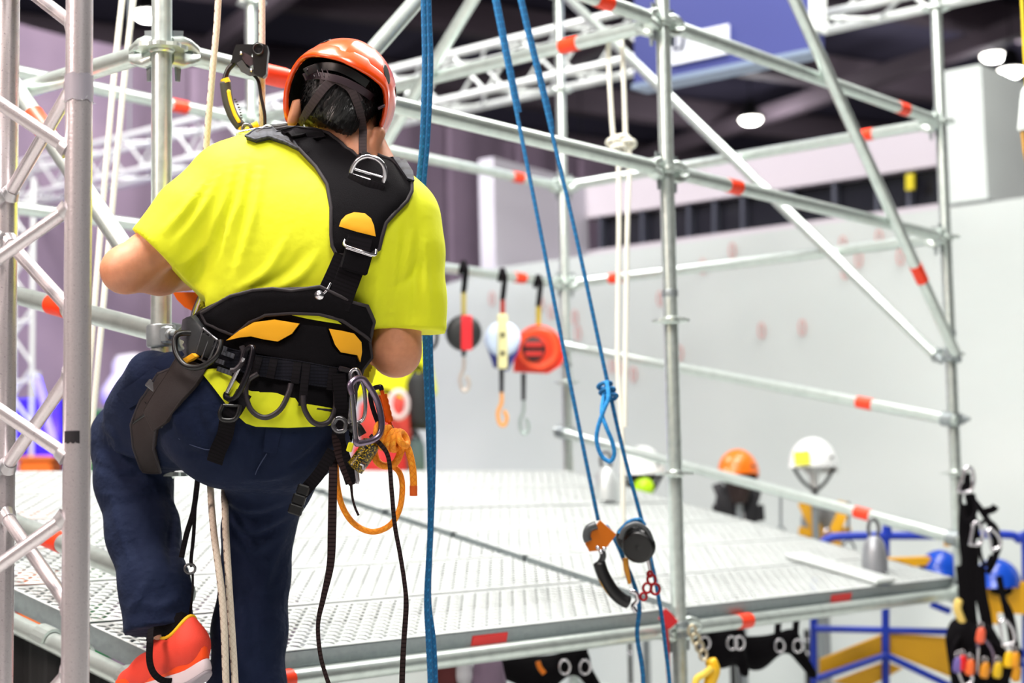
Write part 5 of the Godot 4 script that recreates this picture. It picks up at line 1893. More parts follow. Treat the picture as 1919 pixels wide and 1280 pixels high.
		obj("iris", m, mat(Color(0.12, 0.07, 0.04), 0.2), ey)
	# shirt
	shirt = F.new(P(225, 225, 3.75), P(865, 850, 3.75) + Vector3(0, 0, 0.42), 0.0065)
	var f := shirt
	for q in [[300, 500, 735, 3.62, 0.07, 45], [330, 420, 766, 3.61, 0.088, 60], [370, 385, 785, 3.59, 0.10, 50], [410, 385, 798, 3.58, 0.11, 28], [450, 392, 802, 3.575, 0.116], [490, 395, 795, 3.575, 0.118], [530, 388, 775, 3.575, 0.118], [570, 384, 745, 3.58, 0.116], [610, 380, 715, 3.58, 0.114], [650, 380, 700, 3.585, 0.114], [690, 382, 690, 3.585, 0.116], [730, 384, 672, 3.58, 0.12], [770, 388, 655, 3.575, 0.125], [798, 400, 645, 3.575, 0.125]]:
		row(f, q[0], q[1], q[2], q[3], q[4], 0.06, q[5] if q.size() > 5 else 0.0)
	# shoulders and sleeves
	f.cap(P(640, 300, 3.62), P(430, 345, 3.59), 0.055, 0.082, 0.06)
	f.cap(P(700, 338, 3.62), P(752, 405, 3.58), 0.05, 0.07, 0.05)
	f.chain([P(425, 370, 3.585), P(360, 410, 3.55), P(312, 466, 3.525), P(270, 498, 3.51)], [0.085, 0.076, 0.066, 0.064], 0.05)
	f.cap(P(340, 470, 3.545), P(330, 505, 3.54), 0.05, 0.042, 0.04)
	f.cap(P(312, 468, 3.525), P(345, 490, 3.545), 0.062, 0.048, 0.03)
	f.chain([P(748, 415, 3.58), P(765, 478, 3.56), P(775, 560, 3.545), P(785, 640, 3.54)], [0.072, 0.067, 0.062, 0.062], 0.04)
	f.cap(P(730, 500, 3.57), P(752, 625, 3.55), 0.05, 0.046, 0.05)
	# bloused cloth over the belt
	f.cap(P(390, 520, 3.55), P(402, 562, 3.50), 0.03, 0.028, 0.03)
	f.cap(P(690, 550, 3.5), P(706, 600, 3.5), 0.035, 0.02, 0.03)
	# folds pulled from the shoulders
	var folds := []
	for q in [[[440, 300], [425, 370], [392, 450], [375, 500]], [[462, 295], [448, 380], [415, 480]], [[490, 300], [475, 400], [445, 520]], [[412, 320], [380, 390], [335, 450]], [[390, 335], [345, 395], [300, 440]], [[745, 420], [740, 510], [728, 600]], [[772, 420], [758, 500], [738, 575]], [[795, 440], [797, 530], [806, 610]], [[600, 470], [560, 520], [500, 545]], [[540, 440], [500, 510], [430, 550]], [[385, 450], [360, 480], [330, 505]], [[700, 500], [705, 560], [690, 615]]]:
		fold(folds, f, q, 0.0065, 0.011)
	for q in [[[450, 300], [436, 375], [404, 465]], [[408, 400], [412, 450], [398, 505]], [[755, 440], [748, 520], [735, 590]], [[475, 310], [460, 400], [430, 510]], [[400, 330], [362, 395], [318, 450]], [[784, 440], [780, 530], [772, 610]], [[570, 470], [530, 515], [460, 548]], [[735, 540], [770, 520], [800, 470]]]:
		fold(folds, f, q, -0.006, 0.009)
	# openings: neck, sleeves, hem
	f.clip(P(676, 286, 3.55), (cam_up * 0.95 + cam_right * 0.22).normalized())
	var whole := f.d.duplicate()
	f.clip(P(520, 722, 3.55), -cam_up)
	sleeve_cut(f, P(298, 478, 3.515), P(264, 511, 3.505), 0.15)
	sleeve_cut(f, P(785, 622, 3.54), P(783, 700, 3.53), 0.14)
	m = M.new()
	f.net(m, func(p): return fold_height(folds, p))
	obj("shirt", m, T.shirt, t)
	f.d = whole
	# trousers
	pants = F.new(P(140, 620, 4.02), P(700, 1480, 4.0) + Vector3(0, 0, 0.7), 0.0075)
	f = pants
	for q in [[700, 372, 680, 3.585, 0.112], [735, 345, 672, 3.58, 0.122], [765, 330, 655, 3.575, 0.126], [790, 322, 640, 3.57, 0.126], [805, 335, 625, 3.57, 0.118]]:
		row(f, q[0], q[1], q[2], q[3], q[4], 0.06)
	f.chain([P(410, 765, 3.61), P(320, 775, 3.74), P(246, 822, 3.87)], [0.13, 0.118, 0.092], 0.05)
	f.chain([P(246, 832, 3.87), P(250, 900, 3.81), P(268, 1000, 3.74), P(290, 1100, 3.66), P(302, 1215, 3.61)], [0.09, 0.084, 0.078, 0.073, 0.079], 0.03)
	f.chain([P(535, 795, 3.60), P(508, 890, 3.68), P(484, 990, 3.74), P(478, 1080, 3.755), P(468, 1180, 3.73), P(462, 1300, 3.71), P(455, 1440, 3.70)], [0.112, 0.09, 0.072, 0.070, 0.075, 0.080, 0.084], 0.05)
	# side pocket on the raised thigh
	f.cap(P(280, 700, 3.62), P(235, 770, 3.74), 0.05, 0.045, 0.03)
	f.cap(P(318, 690, 3.56), P(300, 700, 3.6), 0.035, 0.04, 0.03)
	# folds: behind the knee, across the seat, down the shins
	var creases := []
	for q in [[[178, 850], [235, 882], [305, 872]], [[182, 885], [245, 908], [312, 888]], [[190, 815], [235, 846], [295, 858]], [[190, 925], [240, 930], [300, 912]], [[312, 905], [330, 970], [335, 1050]], [[210, 930], [232, 1000], [258, 1080]], [[425, 930], [470, 952], [535, 935]], [[425, 965], [480, 990], [540, 962]], [[430, 1000], [470, 1030], [535, 990]], [[535, 1000], [505, 1060], [490, 1140]], [[420, 780], [400, 830], [360, 862]], [[185, 790], [215, 815], [225, 850]], [[258, 1120], [300, 1140], [352, 1105]], [[348, 1070], [354, 1115], [355, 1165]], [[560, 870], [510, 892], [450, 898]], [[250, 770], [262, 800], [255, 845]], [[345, 720], [330, 770], [345, 820]], [[440, 1080], [455, 1160], [450, 1250]], [[240, 1150], [262, 1120], [280, 1060]]]:
		fold(creases, f, q, 0.0085, 0.014)
	for q in [[[182, 868], [240, 896], [308, 880]], [[426, 948], [475, 971], [537, 950]], [[205, 832], [250, 862], [300, 866]], [[500, 800], [490, 850], [480, 900]], [[330, 840], [380, 848], [420, 800]], [[225, 960], [250, 1030], [275, 1100]], [[610, 820], [570, 862], [520, 885]], [[428, 982], [475, 1008], [537, 978]], [[365, 740], [372, 790], [400, 835]], [[322, 940], [318, 1010], [325, 1080]]]:
		fold(creases, f, q, -0.008, 0.011)
	sleeve_cut(f, P(535, 702, 3.58), P(545, 600, 3.58), 0.185)
	sleeve_cut(f, P(302, 1180, 3.61), P(306, 1260, 3.58), 0.092)
	sleeve_cut(f, P(456, 1420, 3.70), P(455, 1500, 3.70), 0.12)
	m = M.new()
	f.net(m, func(p): return fold_height(creases, p))
	var tr := obj("trousers", m, T.navy, t)
	# belt loop and seams on the seat
	pad("belt_loop", [[498, 800], [528, 803], [518, 850], [494, 846]], pants, 0.001, 0.004, T.navy, tr)
	for q in [[[500, 850], [482, 880], [475, 902]], [[335, 822], [370, 838], [400, 840], [430, 800]], [[245, 735], [285, 740], [330, 700]]]:
		var w := []
		for s in q:
			var h = hit(pants, s[0], s[1])
			if h != null:
				w.append(h)
		if w.size() > 2:
			m = M.new()
			m.tube(curve(w, 6), 0.0012, 6)
			obj("seam", m, mat(Color(0.2, 0.24, 0.36), 0.8), tr)
	# cargo pocket flap on the raised thigh
	pad("pocket_flap", [[222, 738], [290, 690], [318, 700], [300, 735], [245, 765]], pants, 0.002, 0.008, T.navy, tr)
	# tail of the shirt below the belt
	pad("shirt_tail", [[372, 690], [400, 725], [430, 765], [462, 793], [480, 799], [540, 801], [600, 798], [622, 795], [640, 770], [660, 700], [600, 690], [500, 690], [440, 690]], pants, 0.002, 0.010, T.shirt, t)
	# shoes
	for q in [[P(352, 1222, 3.58), (cam_fwd * 0.55 - cam_right * 0.72 - cam_up * 0.3), 0.30, true], [P(446, 1500, 3.70), (cam_fwd * 0.86 - cam_up * 0.5 - cam_right * 0.05), 0.0, false]]:
		shoe(q[0], q[1], q[2], t, P(307, 1160, 3.61) if q[3] else P(452, 1400, 3.71))
	# hair: a close cap on the skull, with short strands
	hair_f = F.new(hc - Vector3(0.14, 0.15, 0.14), hc + Vector3(0.14, 0.15, 0.14), 0.005)
	var hf := hair_f
	hf.cap(hc + hup * 0.025 - hfw * 0.026, hc + hup * 0.025 + hfw * 0.03, 0.0835, 0.079, 0.02)
	hf.cap(hc - hup * 0.02 - hfw * 0.034, hc - hup * 0.055 - hfw * 0.012, 0.066, 0.058, 0.03)
	hf.clip(hc - hup * 0.068 - hfw * 0.0, -hup)
	hf.clip(hc + hfw * 0.05, hfw)
	m = M.new()
	hf.net(m, func(p): return 0.0012 * sin(p.x * 900.0 + p.y * 300) + 0.001 * sin(p.y * 700.0 + p.x * 400.0))
	var hair := obj("hair", m, T.hair, t)
	m = M.new()
	for k in 2600:
		var d := (hup * rng.randf_range(-0.75, 0.5) - hfw * rng.randf_range(0.0, 1.0) + hrt * rng.randf_range(-1.0, 1.0)).normalized()
		# walk in from outside to the hair surface
		var p := hc + hup * 0.0 + d * 0.13
		for i in 24:
			var e := hf.at(p)
			if e < 0.001:
				break
			p -= d * clampf(e, 0.001, 0.02)
		if (p - hc).dot(hup) < -0.066 or hf.at(p) > 0.004:
			continue
		var g := hf.grad(p)
		var dn := (-hup - g * (-hup).dot(g)).normalized()
		var l := rng.randf_range(0.008, 0.016)
		var s := dn.cross(g) * 0.0006
		var e0 := p - g * 0.001
		var e1 := p + dn * l + g * 0.0035
		m.tri3(e0 - s, e0 + s, e1)
		m.tri3(e0 - s + g * 0.0008, e0 + s, e1)
	obj("strands", m, mat(Color(0.07, 0.065, 0.07), 0.3), hair).set_meta("kind", "stuff")
	head_gear()

# cuts a limb of cloth beyond the plane through a, looking to b, near the limb only
func sleeve_cut(f: F, a: Vector3, b: Vector3, reach: float) -> void:
	var n := (b - a).normalized()
	for z in f.nz:
		for y in f.ny:
			var i := (z * f.ny + y) * f.nx
			for x in f.nx:
				if f.d[i] < 0.08:
					var p := Vector3(f.lo.x + x * f.c, f.lo.y + y * f.c, f.lo.z + z * f.c) - a
					var e := p.dot(n)
					if e > -0.03:
						var side := (p - n * e).length()
						if side < reach and e > f.d[i] and e < 0.2:
							f.d[i] = e
				i += 1

func shoe(heel: Vector3, toe_dir: Vector3, lift: float, t: Node, ankle: Vector3) -> void:
	var fw := toe_dir.normalized()
	var up := (cam_up - fw * cam_up.dot(fw)).normalized()
	if lift > 0.0:
		up = (cam_up * 0.9 - cam_right * 0.1 + cam_fwd * 0.1)
		up = (up - fw * up.dot(fw)).normalized()
	var rt := fw.cross(up)
	var s := Node3D.new()
	s.name = "shoe"
	t.add_child(s, true)
	var o := heel - up * 0.02
	# upper as rings from heel to toe: [along, half width, height of sole line, top height]
	var f := F.new(o - Vector3(0.3, 0.16, 0.3), o + Vector3(0.3, 0.16, 0.3), 0.005)
	f.chain([o - fw * 0.012 + up * 0.02, o + fw * 0.05 + up * 0.012, o + fw * 0.13 + up * 0.0, o + fw * 0.205 - up * 0.006], [0.039, 0.038, 0.041, 0.032], 0.03)
	f.cap(o - fw * 0.012 + up * 0.045, o + fw * 0.06 + up * 0.042, 0.034, 0.035, 0.03)
	f.cap(o - fw * 0.026 + up * 0.078, o - fw * 0.022 + up * 0.04, 0.014, 0.026, 0.025)
	f.cap(o + fw * 0.022 + up * 0.13, o + fw * 0.02 + up * 0.06, 0.04, 0.028, 0.012, true)
	f.clip(o - up * 0.02, -up)
	var m := M.new()
	f.net(m)
	obj("upper", m, T.shoe_coral, s)
	# sole: loft of flat rings
	for q in [["midsole", -0.02, -0.044, 1.0, T.sole_white], ["outsole", -0.044, -0.052, 0.97, T.sole_grey], ["foxing", 0.0, -0.02, 0.985, T.shoe_orange]]:
		m = M.new()
		var rings := []
		for lv in [[q[1], 0.96], [lerpf(q[1], q[2], 0.25), 1.0], [lerpf(q[1], q[2], 0.75), 1.0], [q[2], 0.95]]:
			var ring := PackedVector3Array()
			for i in 40:
				var a := TAU * i / 40
				var x := cos(a)
				var u := 0.095 + 0.152 * x
				var w: float = 0.046 * pow(absf(sin(a)), 0.8) * signf(sin(a)) * (0.92 + 0.14 * x - 0.12 * pow(max(0.0, 1 - absf(x + 0.1) * 3), 2.0))
				var rocker := 0.012 * pow(max(0.0, (u - 0.15) / 0.1), 2.0) + 0.016 * pow(max(0.0, (-0.0 - u) / 0.06), 1.5)
				ring.append(o + fw * u * lv[1] * q[3] + rt * w * lv[1] * q[3] + up * (lv[0] + rocker + (0.012 if u < 0.03 and q[0] == "foxing" and lv[0] > -0.01 else 0.0)))
			rings.append(ring)
		m.loft(rings)
		obj(q[0], m, q[4], s)
	# yellow collar edge round the ankle
	m = M.new()
	var ring := []
	for i in 33:
		var a := TAU * i / 32
		var h := 0.066 + 0.026 * pow(max(0.0, -cos(a)), 2.0) + 0.012 * pow(max(0.0, cos(a)), 2.0) - 0.006 * pow(sin(a), 2.0)
		ring.append(o + fw * (0.018 + cos(a) * 0.050) + rt * sin(a) * 0.034 + up * h)
	m.tube(ring, 0.0045, 8, false)
	obj("collar", m, T.collar_yellow, s)
	m = M.new()
	m.tube([o + fw * 0.018 + up * 0.03, o + fw * 0.02 + up * 0.08, ankle], [0.033, 0.039, 0.046], 18)
	obj("sock", m, T.black_cloth, s)

# cloth panel of an outline given by pixels, laid on the surface of a field: it follows the body and has its own thickness
func pad(called: String, outline, f: F, lift: float, thick: float, material: Material, parent: Node = null, step := 12.0, bind := 0.0, bind_mat: Material = null) -> MeshInstance3D:
	var poly := PackedVector2Array()
	for i in outline.size():
		var a := Vector2(outline[i][0], outline[i][1])
		var b := Vector2(outline[(i + 1) % outline.size()][0], outline[(i + 1) % outline.size()][1])
		var n := maxi(1, int(a.distance_to(b) / step))
		for k in n:
			poly.append(a.lerp(b, float(k) / n))
	var edge := poly.size()
	var lo := poly[0]
	var hi := poly[0]
	for p in poly:
		lo = lo.min(p)
		hi = hi.max(p)
	var pts := poly.duplicate()
	var y := lo.y + step / 2
	var odd := 0
	while y < hi.y:
		var x := lo.x + step * (0.5 if odd % 2 == 0 else 1.0)
		while x < hi.x:
			var p := Vector2(x, y)
			if Geometry2D.is_point_in_polygon(p, poly):
				var near := INF
				for k in edge:
					near = min(near, Geometry2D.get_closest_point_to_segment(p, poly[k], poly[(k + 1) % edge]).distance_to(p))
				if near > step * 0.45:
					pts.append(p)
			x += step
		y += step * 0.87
		odd += 1
	var tris := Geometry2D.triangulate_delaunay(pts)
	var surf := PackedVector3Array()
	var nrm := PackedVector3Array()
	var zs := []
	for p in pts:
		var h = hit(f, p.x, p.y)
		zs.append(h)
	# where the field is missed (past the silhouette) take the depth of the nearest hit
	for i in pts.size():
		if zs[i] == null:
			var best = null
			var bd := INF
			for j in pts.size():
				if zs[j] != null and pts[j].distance_to(pts[i]) < bd:
					bd = pts[j].distance_to(pts[i])
					best = zs[j]
			if best == null:
				best = P(pts[i].x, pts[i].y, 3.5)
			var z: float = (best - Vector3(0, EYE, 0)).dot(cam_fwd)
			surf.append(P(pts[i].x, pts[i].y, z + 0.01))
			nrm.append(-cam_fwd)
		else:
			surf.append(zs[i])
			var g := f.grad(zs[i])
			nrm.append((g - cam_fwd * 0.5).normalized())
	var m := M.new()
	var rim := min(thick, 0.006)
	# underside, upper side, and the wall round the edge
	var b0 := m.v.size()
	for i in pts.size():
		m.add(surf[i] + nrm[i] * (lift - 0.012), pts[i] * 0.02)
	var b1 := m.v.size()
	for i in pts.size():
		var round_off := 0.6 if i < edge else 1.0
		m.add(surf[i] + nrm[i] * (lift + thick * round_off), pts[i] * 0.02)
	for k in range(0, tris.size(), 3):
		var c := (pts[tris[k]] + pts[tris[k + 1]] + pts[tris[k + 2]]) / 3.0
		if Geometry2D.is_point_in_polygon(c, poly):
			var ar := (pts[tris[k + 1]] - pts[tris[k]]).cross(pts[tris[k + 2]] - pts[tris[k]])
			var a0 := tris[k]
			var a1 := tris[k + 1] if ar > 0 else tris[k + 2]
			var a2 := tris[k + 2] if ar > 0 else tris[k + 1]
			m.tri(b1 + a0, b1 + a1, b1 + a2)
			m.tri(b0 + a0, b0 + a2, b0 + a1)
	for k in edge:
		var j := (k + 1) % edge
		m.quad(m.v[b0 + k], m.v[b0 + j], m.v[b1 + j], m.v[b1 + k])
	var line := []
	if bind > 0.0:
		for k in edge + 1:
			var i := k % edge
			line.append(surf[i] + nrm[i] * (lift + thick * 0.55))
	var o := obj(called, m, material, parent)
	if bind > 0.0:
		m = M.new()
		m.tube(line, bind, 8, false)
		obj("edge_binding", m, bind_mat if bind_mat else material, o)
	return o

# point on a field's surface at a pixel, raised towards the camera
func on(f: F, px: float, py: float, lift := 0.0, fallback := 3.5) -> Vector3:
	var h = hit(f, px, py)
	return (h if h != null else P(px, py, fallback)) - cam_fwd * lift

func on_list(f: F, list, lift: float, fallback := 3.5) -> Array:
	var out := []
	for q in list:
		out.append(on(f, q[0], q[1], q[2] if q.size() > 2 else lift, fallback))
	return out

var hair_f: F

func arc_dir(az: float, el: float, r: Vector3) -> Vector3:
	return Vector3(sin(az) * cos(el) * r.x, sin(el) * r.y, cos(az) * cos(el) * r.z)

func rim_el(az: float) -> float:
	var a: float = absf(wrapf(az, -PI, PI))
	var e := lerpf(deg_to_rad(13), deg_to_rad(-36), smoothstep(deg_to_rad(52), deg_to_rad(98), a))
	return lerpf(e, deg_to_rad(-4), smoothstep(deg_to_rad(100), deg_to_rad(150), a))

func head_gear() -> void:
	var xf := helmet_frame
	xf.origin += xf.basis.y * 0.016 - cam_right * 0.002
	var t := thing("climbing_helmet", "glossy orange climbing helmet with dark chin straps worn by the climber", "helmet", xf.origin)
	var R := Vector3(0.117, 0.133, 0.145)
	# shell, in two skins closed along the rim
	var m := M.new()
	var na := 64
	var ne := 18
	for skin in 2:
		var b0 := m.v.size()
		for j in ne + 1:
			for i in na + 1:
				var az := TAU * i / na
				var lo := rim_el(az)
				var el := lerpf(PI / 2 - 0.01, lo, float(j) / ne)
				# shallow keels over the crown
				var keel := 1.0 + (0.012 * pow(absf(cos(az * 2.0)), 6.0) * cos(el) * smoothstep(0.2, 0.7, el) if skin == 0 else 0.0)
				m.add(xf * (arc_dir(az, el, R * (1.0 if skin == 0 else 0.955)) * keel))
		for j in ne:
			for i in na:
				var q := b0 + j * (na + 1) + i
				m.tri(q, q + na + 1, q + na + 2)
				m.tri(q, q + na + 2, q + 1)
	for i in na:
		var a0 := TAU * i / na
		var a1 := TAU * (i + 1) / na
		m.quad(xf * arc_dir(a0, rim_el(a0), R), xf * arc_dir(a1, rim_el(a1), R), xf * arc_dir(a1, rim_el(a1), R * 0.955), xf * arc_dir(a0, rim_el(a0), R * 0.955))
	obj("shell", m, T.orange_shell, t)
	# raised rear brim band with a stepped upper edge
	m = M.new()
	var rings := []
	for i in 45:
		var az := deg_to_rad(-100 + i * 200.0 / 44)
		var lo := rim_el(az)
		var hgt := deg_to_rad(13.0) + deg_to_rad(4.0) * (1.0 if absf(az) < 0.5 and absf(az) > 0.12 else 0.0)
		var ring := PackedVector3Array()
		for q in [[0.0, 0.955], [-0.12, 1.0], [-0.06, 1.05], [0.3, 1.035], [0.8, 1.018], [1.0, 0.995], [0.9, 0.97]]:
			ring.append(xf * arc_dir(az, lo + hgt * q[0], R * q[1]))
		rings.append(ring)
	m.loft(rings)
	obj("rear_brim", m, T.orange_shell, t)
	# vents: dark recessed ovals with a rim
	for q in [[1.0, 0.52], [-0.85, 0.72], [1.6, 0.5], [-1.6, 0.5], [2.4, 0.6], [-2.4, 0.6]]:
		var c := arc_dir(q[0], q[1], R)
		var n := (xf.basis * Vector3(c.x / R.x / R.x, c.y / R.y / R.y, c.z / R.z / R.z)).normalized()
		m = M.new()
		m.lathe([Vector2(0.0, -0.004), Vector2(0.022, -0.004), Vector2(0.0235, 0.0004), Vector2(0.02, 0.0008), Vector2(0.0, 0.0008)], look(xf * c, n, xf.basis.x + xf.basis.y * 0.6), 20, 0.55)
		obj("vent", m, T.black_plastic, t)
	# liner
	m = M.new()
	rings = []
	for j in 9:
		var ring := PackedVector3Array()
		for i in 40:
			var az := TAU * i / 40
			ring.append(xf * arc_dir(az, lerpf(1.4, rim_el(az) + 0.02, j / 8.0), R * 0.94))
		rings.append(ring)
	m.loft(rings, false)
	obj("liner", m, T.black_cloth, t)
	# head band cradle and webbing on the back of the head
	var hb: Material = T.plum_plastic
	m = M.new()
	m.ribbon(curve(on_list(hair_f, [[572, 146], [590, 143], [615, 146], [640, 152], [665, 163], [690, 178], [712, 196], [716, 203]], 0.012), 4), -cam_fwd, 0.016, 0.004)
	obj("cradle_band", m, hb, t)
	m = M.new()
	m.ribbon(curve(on_list(hair_f, [[574, 138], [600, 128], [630, 128], [660, 140], [690, 160]], 0.016), 4), -cam_fwd, 0.018, 0.003)
	obj("cradle_band", m, T.black_plastic, t)
	for k in 5:
		m = M.new()
		var x := 578.0 + k * 9
		m.tube([on(hair_f, x, 132, 0.018), on(hair_f, x + 4, 146, 0.014)], 0.0015, 6)
		obj("cradle_rib", m, hb, t)
	for q in [[[[628, 148], [612, 160], [592, 185], [574, 212], [562, 232]], 0.018], [[[636, 152], [656, 166], [668, 190], [676, 215], [680, 240], [680, 262], [680, 288]], 0.017], [[[600, 152], [630, 152], [660, 166], [676, 190]], 0.012]]:
		var pts := []
		for s in q[0]:
			var h1 = hit(hair_f, s[0], s[1])
			var h2 = hit(body_f, s[0], s[1])
			var z1: float = (h1 - Vector3(0, EYE, 0)).dot(cam_fwd) if h1 != null else 9.0
			var z2: float = (h2 - Vector3(0, EYE, 0)).dot(cam_fwd) if h2 != null else 9.0
			pts.append(P(s[0], s[1], min(3.6, min(z1, z2)) - 0.008))
		m = M.new()
		m.ribbon(curve(pts, 5), -cam_fwd, q[1], 0.003)
		obj("chin_strap", m, T.chin_web, t)
	# side edge of the shell hanging by the ear, and its clip
	m = M.new()
	m.box(look(P(686, 290, 3.52), cam_up + cam_right * 0.4, -cam_fwd), Vector3(0.02, 0.012, 0.01), 0.003)
	obj("strap_clip", m, T.dark_metal, t)

func carabiner(called: String, label: String, at: Vector3, along: Vector3, face: Vector3, length: float, width: float, r: float, body: Material, gate: Material, group := "", sleeve := false) -> Node3D:
	var t := thing(called, label, "carabiner", at, group)
	var xf := look(at, along, face)
	var h := length / 2
	var w := width / 2
	var line := []
	for q in [[0.75, 0.55], [0.2, 0.95], [-0.45, 0.98], [-0.85, 0.7], [-1.0, 0.1], [-1.0, -0.75], [-0.97, -0.95], [-0.85, -0.95], [0.55, -0.6], [0.85, -0.62], [1.0, -0.2], [0.98, 0.25], [0.75, 0.55]]:
		line.append(xf * Vector3(q[1] * w * (1 if true else 0), q[0] * h, 0))
	var spine := []
	for i in [8, 9, 10, 11, 12, 1, 2, 3, 4, 5, 6, 7]:
		spine.append(line[i])
	var m := M.new()
	m.tube(curve(spine, 4), r, 10)
	obj("frame", m, body, t)
	m = M.new()
	m.tube([line[7], line[8]], r * 0.8, 10)
	obj("gate", m, gate, t)
	if sleeve:
		m = M.new()
		var st := []
		var rr := []
		for i in 15:
			st.append(line[7].lerp(line[8], 0.12 + i * 0.055))
			rr.append(r * (1.75 if i % 3 != 2 else 1.5))
		m.tube(st, rr, 12)
		obj("gate_sleeve", m, gate, t)
	return t

func webbing(called: String, parent: Node, pts, face: Vector3, width: float, thick := 0.003, material: Material = null, per := 6) -> MeshInstance3D:
	var m := M.new()
	m.ribbon(curve(pts, per), face, width, thick)
	return obj(called, m, material if material else T.black_web, parent)

func harness() -> void:
	var t := thing("full_body_harness", "black full body harness with amber patches strapped over the lime shirt", "harness", P(540, 700, 3.45))
	var amber := mat(Color(0.96, 0.68, 0.02), 0.7)
	var face := -cam_fwd
	# dorsal pad
	var back := pad("dorsal_pad", [[482, 256], [500, 247], [540, 240], [590, 243], [617, 251], [640, 269], [668, 298], [690, 296], [720, 296], [752, 325], [769, 345], [769, 362], [760, 380], [740, 400], [722, 420], [715, 445], [710, 467], [690, 480], [632, 478], [624, 462], [622, 442], [622, 392], [614, 350], [592, 317], [560, 283], [525, 262]], shirt, 0.003, 0.014, T.black_cloth, t, 12.0, 0.0045, T.binding)
	pad("amber_patch", [[637, 427], [641, 416], [650, 407], [665, 402], [685, 404], [696, 413], [701, 425], [704, 445], [670, 437]], shirt, 0.016, 0.003, amber, back, 6.0)
	pad("shoulder_flap", [[530, 246], [556, 240], [604, 247], [612, 258], [580, 262], [548, 266]], shirt, 0.018, 0.008, T.black_web, back, 8.0, 0.002)
	pad("shoulder_strap", [[462, 262], [482, 250], [520, 248], [545, 262], [560, 284], [536, 272], [505, 262], [480, 268]], shirt, 0.008, 0.008, T.grey_web, t, 8.0, 0.003)
	pad("shoulder_strap", [[726, 297], [748, 304], [768, 332], [772, 348], [760, 344], [744, 322]], shirt, 0.016, 0.006, T.grey_web, t, 8.0)
	# strap bar under the ring
	webbing("ring_bar", t, [on(shirt, 655, 333, 0.021), on(shirt, 690, 345, 0.024), on(shirt, 720, 356, 0.021)], face, 0.017, 0.006, T.black_web)
	# dorsal attachment ring
	var c := on(shirt, 692, 330, 0.03)
	var u := (cam_up * 0.95 + cam_right * 0.28 - cam_fwd * 0.25).normalized()
	var r := (cam_right * 0.95 - cam_up * 0.3).normalized()
	var line := []
	for q in [[-30, -18], [-31, 2], [-25, 20], [-10, 32], [8, 33], [24, 24], [31, 6], [30, -18]]:
		line.append(c + (r * q[0] + u * q[1]) * 0.00113)
	var m := M.new()
	m.tube(curve(line, 6), 0.0052, 12)
	var d := obj("dorsal_ring", m, T.chrome, t)
	m = M.new()
	m.tube([line[0] + u * 0.010, line[-1] + u * 0.010], 0.0045, 10)
	m.tube([line[0] + u * 0.0235, line[-1] + u * 0.0235], 0.003, 10)
	obj("ring_bar", m, T.chrome, d)
	# strap from the dorsal pad to the belt with its buckle
	var strap := [on(shirt, 678, 445, 0.022), on(shirt, 668, 485, 0.024), on(shirt, 655, 520, 0.022), on(shirt, 643, 552, 0.022), on(shirt, 635, 578, 0.024)]
	webbing("back_strap", t, strap, face, 0.052, 0.004, T.black_web)
	webbing("back_strap", t, [on(shirt, 642, 478, 0.018), on(shirt, 628, 510, 0.018), on(shirt, 612, 545, 0.018), on(shirt, 606, 560, 0.018)], face, 0.03, 0.003, T.black_web)
	m = M.new()
	m.box(look(on(shirt, 670, 492, 0.03), cam_up + cam_right * 0.28, face), Vector3(0.058, 0.045, 0.012), 0.004)
	obj("strap_keeper", m, T.black_cloth, t)
	m = M.new()
	m.tube(curve([on(shirt, 649, 452, 0.026), on(shirt, 650, 462, 0.036), on(shirt, 678, 472, 0.042), on(shirt, 704, 480, 0.036), on(shirt, 707, 470, 0.026)], 6), 0.0032, 10)
	m.tube([on(shirt, 652, 466, 0.037), on(shirt, 700, 482, 0.037)], 0.0028, 8)
	obj("strap_buckle", m, T.chrome, t)
	m = M.new()
	m.tube(curve([on(shirt, 622, 531, 0.02), on(shirt, 614, 546, 0.024), on(shirt, 600, 556, 0.026), on(shirt, 592, 553, 0.022)], 5), 0.003, 8)
	m.lathe([Vector2(0, -0.004), Vector2(0.009, -0.003), Vector2(0.01, 0.002), Vector2(0, 0.005)], look(on(shirt, 601, 554, 0.026), -cam_fwd, cam_up), 14)
	obj("adjuster", m, T.chrome, t)
	# waist belt
	var belt := pad("waist_pad", [[361, 600], [386, 580], [439, 557], [514, 543], [602, 540], [661, 566], [688, 572], [700, 600], [690, 640], [692, 668], [676, 690], [660, 738], [640, 766], [620, 768], [567, 763], [520, 756], [467, 745], [424, 729], [395, 708], [370, 690], [352, 672], [350, 640]], shirt, 0.004, 0.012, T.black_cloth, t, 12.0, 0.004, T.binding)
	pad("upper_band", [[388, 584], [411, 572], [439, 555], [477, 544], [514, 541], [549, 545], [602, 537], [661, 565], [686, 570], [699, 600], [690, 632], [676, 622], [640, 598], [600, 588], [549, 586], [500, 590], [470, 604], [444, 628], [420, 618], [398, 606]], shirt, 0.016, 0.012, T.black_cloth, belt, 11.0, 0.004, T.binding)
	pad("shirt_window", [[549, 590], [575, 584], [600, 586], [622, 592], [640, 606], [610, 602], [580, 597]], shirt, 0.018, 0.003, T.shirt, belt, 6.0)
	pad("amber_panel", [[433, 638], [455, 618], [480, 603], [517, 598], [564, 606], [550, 625], [524, 640], [499, 636], [475, 630], [455, 632]], shirt, 0.030, 0.003, amber, belt, 7.0)
	pad("amber_panel", [[617, 615], [640, 618], [661, 622], [672, 637], [672, 655], [668, 675], [664, 662], [636, 658], [627, 645]], shirt, 0.022, 0.003, amber, belt, 7.0)
